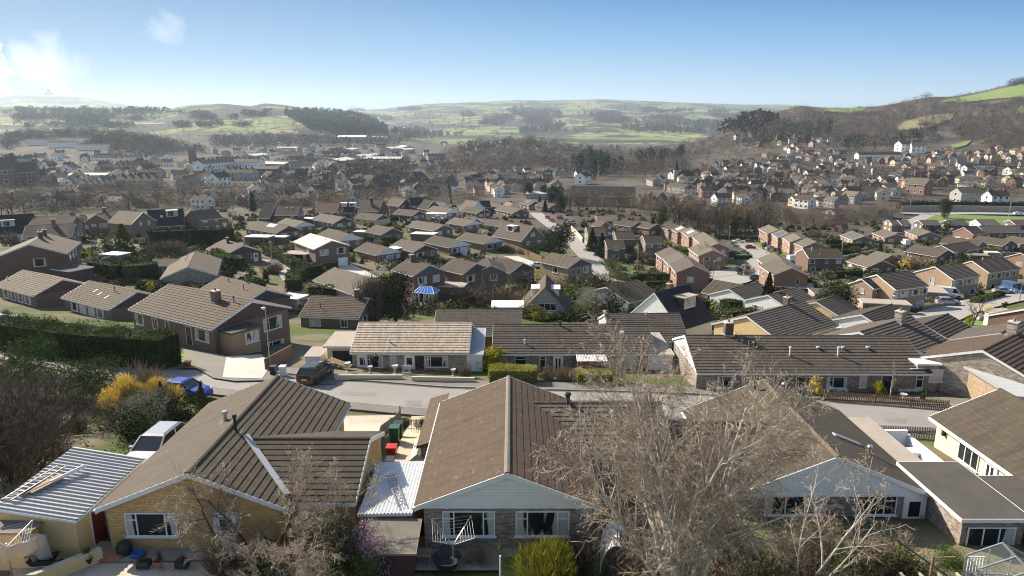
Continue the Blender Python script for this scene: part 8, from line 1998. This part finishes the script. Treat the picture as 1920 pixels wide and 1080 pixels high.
b = MB(); b.lathe([(.3, 0), (.32, .3), (.25, .5), (.02, .56)], 14); tag(b.build('covered_barbecue', M('plastic dark'), None, gp(233, 1030, 26.0) + Vector((0, 0, .16)), smooth=True), 'black covered kettle barbecue under the wide window', 'barbecue')
b = MB(); b.lathe([(.26, 0), (.3, .05), (.3, .12), (.22, .15), (.1, .1)], 18); tag(b.build('blue_basin', M('plastic blue'), None, gp(258, 1032, 25.8) + Vector((0, 0, .17)), smooth=True), 'round blue basin beside the barbecue', 'basin')
b = MB(); b.lathe([(.05, 0), (.06, .0)], 8)
w = thing('wheelbarrow', 'dark wheelbarrow leaning at the garage wall', 'wheelbarrow', gp(72, 1000, 25.0), R(10)); b = MB(); A = [(-.35, -.22, .3), (.35, -.22, .3), (.35, .22, .3), (-.35, .22, .3)]; T_ = [(-.5, -.32, .6), (.55, -.32, .6), (.55, .32, .6), (-.5, .32, .6)]
for k in range(4): b.poly([A[k], A[(k+1) % 4], T_[(k+1) % 4], T_[k]])
b.poly(A, 0, True); b.build('tray', M('plastic dark'), w); MB().tube([(.7, -.05, .2), (.7, .05, .2)], .2, 12).build('wheel', M('plastic dark'), w)
for s in (-1, 1): MB().tube([(.7, s * .1, .2), (-.3, s * .3, .35), (-1.0, s * .3, .6)], .02, 6).build('handle', M('steel'), w)
b = MB(); b.lathe([(.22, 0), (.32, .28), (.34, .3), (.3, .28), (.2, .03)], 14); tag(b.build('laundry_basket', M('white paint'), None, gp(42, 1066, 21.8) + Vector((0, 0, .1))), 'white plastic laundry basket on the ground at bottom left', 'basket')
b = MB(); b.lathe([(.42, 0), (.6, .4), (.64, .42), (.56, .4), (.4, .2)], 10); tag(b.build('black_tub', M('plastic dark'), None, gp(838, 1040, 25.1) + Vector((0, 0, .12))), 'black pond tub on the patio of the centre bungalow', 'tub')
w = thing('garden_table', 'small slatted garden table at the corner of the dark red shed', 'table', gp(793, 1028, 25.4)); 
for k in range(4): MB().box((-.35, -.3 + k * .15, .55), (.35, -.18 + k * .15, .58)).build('slat', M('timber'), w)
for sx in (-1, 1):
    for sy in (-1, 1): MB().box((sx * .3 - .025, sy * .25 - .025, 0), (sx * .3 + .025, sy * .25 + .025, .549)).build('leg', M('timber'), w)
post('garden_post', 'thin white post beside the centre lawn', 'post', gp(938, 1060, 23.6), 1.5, .035, 'white paint')
# glazed barrel frame behind the birch
w = thing('garden_cloche', 'white arched glazed frame half hidden behind the birch twigs', 'greenhouse', gp(1155, 1030, 25.4), R(-8)); b = MB(); n = 9
for i in range(n):
    a0, a1 = math.pi * i / n, math.pi * (i + 1) / n
    b.poly([(.6 * math.cos(a0), -.9, 1.25 * math.sin(a0) + .2), (.6 * math.cos(a0), .9, 1.25 * math.sin(a0) + .2), (.6 * math.cos(a1), .9, 1.25 * math.sin(a1) + .2), (.6 * math.cos(a1), -.9, 1.25 * math.sin(a1) + .2)], 0, True)
plain('frosted pane', (.5, .53, .55), .25, .12); b.build('glazing', M('frosted pane'), w)
for y in (-.9, -.3, .3, .9): MB().tube([(.62 * math.cos(math.pi * i / 10), y, 1.28 * math.sin(math.pi * i / 10) + .2) for i in range(11)], .03, 6).build('hoop', M('white paint'), w)
# aluminium greenhouse, bottom right
w = thing('greenhouse', 'aluminium framed greenhouse at the bottom right corner', 'greenhouse', gp(1905, 1075, 21.5) + Vector((.5, 0, 0)), R(-6)); fr = MB(); X, Yd, Hh, Rr = 1.2, 1.7, 1.5, 2.1
m, nt, b = new_mat('clear pane'); b.inputs['Base Color'].default_value = (.25, .3, .32, 1); b.inputs['Roughness'].default_value = .05; b.inputs['Alpha'].default_value = .14
for i in range(5):
    y = -Yd + i * Yd / 2
    for sx in (-1, 1): fr.bar((sx * X, y, 0), (sx * X, y, Hh), .05, .05); fr.bar((sx * X, y, Hh), (0, y, Rr), .05, .05)
for sx in (-1, 1):
    for z in (0.03, .75, Hh): fr.bar((sx * X, -Yd, z), (sx * X, Yd, z), .05, .05)
    for y in (-Yd, Yd): fr.bar((sx * .4, y, 0), (sx * .4, y, 1.8), .04, .04)
for y in (-Yd, Yd):
    for z in (.03, .75): fr.bar((-X, y, z), (X, y, z), .05, .05)
fr.bar((0, -Yd, Rr), (0, Yd, Rr), .06, .06); fr.build('frame', M('steel'), w); b = MB()
for sx in (-1, 1): b.poly([(sx * (X - .01), -Yd, .05), (sx * (X - .01), Yd, .05), (sx * (X - .01), Yd, Hh), (sx * (X - .01), -Yd, Hh)]); b.poly([(sx * (X - .01), -Yd, Hh), (sx * (X - .01), Yd, Hh), (0, Yd, Rr - .02), (0, -Yd, Rr - .02)])
b.build('pane', M('clear pane'), w); b = MB(); b.box((-1.0, -1.4, .65), (-.3, 1.4, .7)); b.box((.3, -1.4, .65), (1.0, 1.4, .7)); b.build('staging', M('timber'), w)
# pergola beams and railing
w = thing('pergola', 'low timber pergola with pale green topped beams at bottom right', 'pergola', gp(1790, 1080, 21.9)); MB().bar((-1.7, .5, 1.0), (1.9, .5, 1.0), .1, .16).build('beam', M('timber'), w); MB().bar((-1.7, -1.9, 1.0), (1.9, -1.9, 1.0), .1, .16).build('beam', M('timber'), w)
plain('green timber', (.30, .36, .22), .8, .2)
for i in range(5): MB().bar((-1.4 + i * .7, .9, 1.13), (-1.2 + i * .7, -2.3, 1.13), .07, .09).build('rafter', M('green timber'), w)
for x in (-1.6, 0, 1.8): MB().box((x - .05, .45, -.5), (x + .05, .55, .92)).build('post', M('timber'), w)
w = thing('railing', 'short white railing beside the flat roofed extension', 'railing', gp(1827, 1050, 24.6))
for i in range(7): MB().bar((-.36 + i * .12, 0, 0), (-.36 + i * .12, 0, .85), .03, .03).build('bar', M('white paint'), w)
for z in (.08, .85): MB().bar((-.4, 0, z), (.4, 0, z), .04, .04).build('rail', M('white paint'), w)
b = MB(); b.tube([(-1.5, .9, 1.75), (.55, -.4, .55)], .035, 7); tag(b.build('washing_prop', M('plastic green'), None, gp(1750, 1040, 24.0)), 'long green pole slanting across the right hand garden', 'pole')
w = thing('clothes_post', 'weathered clothes post with cross bars in the right hand garden', 'post', gp(1749, 1050, 23.6)); MB().bar((0, 0, 0), (0, 0, 1.5), .08, .08).build('post', M('timber'), w); MB().bar((0, 0, 1.4), (1.2, .5, 1.1), .05, .05).build('strut', M('timber'), w); MB().bar((0, 0, 1.35), (.25, .1, .6), .04, .04).build('strut', M('timber'), w)
w = thing('bird_bath', 'stone bird bath in the front garden of the white terrace', 'bird bath', gp(1694, 745, P(1694, 752).y)); b = MB(); b.lathe([(.16, 0), (.07, .1), (.07, .5), (.3, .62), (.32, .68), (.2, .64)], 10); b.build('basin', M('render cap'), w)
# ------------------------------------------------------------------ planting that nobody could count
def litter(name, poly, n, mat, seed, leaf, hs, spread=.3, world=False):
    rr = np.random.default_rng(seed); C = []
    for x, y in sample(poly, n, seed):
        p = Vector((x, y, g1(x, y))) if world else P(x, y); h = rr.uniform(*hs); w = spread * rr.uniform(.5, 1.3); clear = True
        for hx, hy, q_, ro_ in HOUSES[-12:] if False else []: pass
        k = 16; qd = unit(k, rr) * rr.uniform(.3, 1.05, (k, 1)); qd[:, 2] = np.abs(qd[:, 2]); C.append(qd * [w, w, h] + [p.x, p.y, p.z + .05])
    C = np.concatenate(C)
    return tag(link(name, arr_mesh(name, leaf_quads(C, leaf, rr, .5), 4, M(mat))), None, None, kind='stuff')
FRONT = [(640, 708), (890, 712), (890, 700), (640, 698)]
hx0, hx1 = hpt(h4, -4.6, 0, 0).x, hpt(h4, 5.6, 0, 0).x; yy = q.y - 4.6
litter('garden_plants', [(hx0, yy), (hx1, yy), (hx1, yy - 1.9), (hx0, yy - 1.9)], 60, 'twig tan', 201, .09, (.2, .6), .25, True)
litter('garden_plants', [(hx0, yy), (hx1, yy), (hx1, yy - 1.9), (hx0, yy - 1.9)], 30, 'leaf mid', 202, .09, (.1, .4), .25, True)
q7 = hpt(h7, 0, 0, 0); a7, b7 = hpt(h7, -10, 0, 0).x, hpt(h7, 10, 0, 0).x
litter('garden_plants', [(a7 + 4, q7.y - 5.1), (b7, q7.y - 5.1), (b7, q7.y - 8.6), (a7 + 8, q7.y - 8.0)], 130, 'leaf hedge', 203, .12, (.1, .5), .35, True)
litter('garden_plants', [(a7 + 4, q7.y - 5.1), (b7, q7.y - 5.1), (b7, q7.y - 8.6), (a7 + 8, q7.y - 8.0)], 110, 'twig brown', 204, .12, (.1, .5), .35, True)
q5 = hpt(h5, 0, 0, 0); a5, b5 = hpt(h5, -7, 0, 0).x, hpt(h5, 9, 0, 0).x
litter('garden_plants', [(a5, q5.y - 4.6), (b5, q5.y - 4.6), (b5, q5.y - 8), (a5, q5.y - 8)], 110, 'twig tan', 205, .12, (.1, .45), .35, True)
litter('garden_plants', [(a5, q5.y - 4.6), (b5, q5.y - 4.6), (b5, q5.y - 8), (a5, q5.y - 8)], 80, 'leaf olive', 206, .12, (.1, .5), .35, True)
litter('ground_cover', [(-18, 19), (26, 19), (26, 25.6), (18.5, 28), (10, 27.5), (4, 25), (-3, 23.4), (-9, 24.6), (-12, 23)], 420, 'twig tan', 207, .07, (.08, .35), .3, True)
litter('ground_cover', [(-9, 19), (26, 19), (26, 25.6), (18.5, 28), (10, 27.5), (4, 25), (0, 23), (-9, 23)], 340, 'leaf olive', 208, .07, (.06, .3), .3, True)
litter('ground_cover', [(4.2, 24), (10, 26), (10, 32), (4.2, 31.5)], 150, 'twig brown', 209, .09, (.2, .8), .4, True)
litter('flower_bed', [(17, 23.5), (22, 23.2), (22.5, 24.6), (17, 25)], 60, 'leaf mid', 210, .07, (.1, .35), .22, True)
litter('flower_bed', [(17, 23.5), (22, 23.2), (22.5, 24.6), (17, 25)], 16, 'blossom yellow', 211, .05, (.2, .4), .15, True)
litter('ground_cover', [(-37, 30), (-21.8, 30), (-19.8, 38), (-18.2, 49), (-40, 52)], 420, 'leaf hedge', 212, .13, (.1, .6), .5, True)
litter('ground_cover', [(-37, 30), (-21.8, 30), (-19.8, 38), (-18.2, 49), (-40, 52)], 420, 'twig brown', 213, .13, (.1, .8), .5, True)
litter('garden_plants', [(-78, 80), (-42, 79), (-40, 88), (-76, 98)], 160, 'leaf olive', 215, .2, (.2, .9), .7, True)
litter('garden_plants', [(-78, 80), (-42, 79), (-40, 88), (-76, 98)], 110, 'twig brown', 216, .2, (.2, .9), .7, True)
litter('verge_grass', [(-62, 66), (-26, 53.5), (-24, 51.5), (-62, 60)], 300, 'leaf olive', 214, .12, (.1, .4), .5, True)
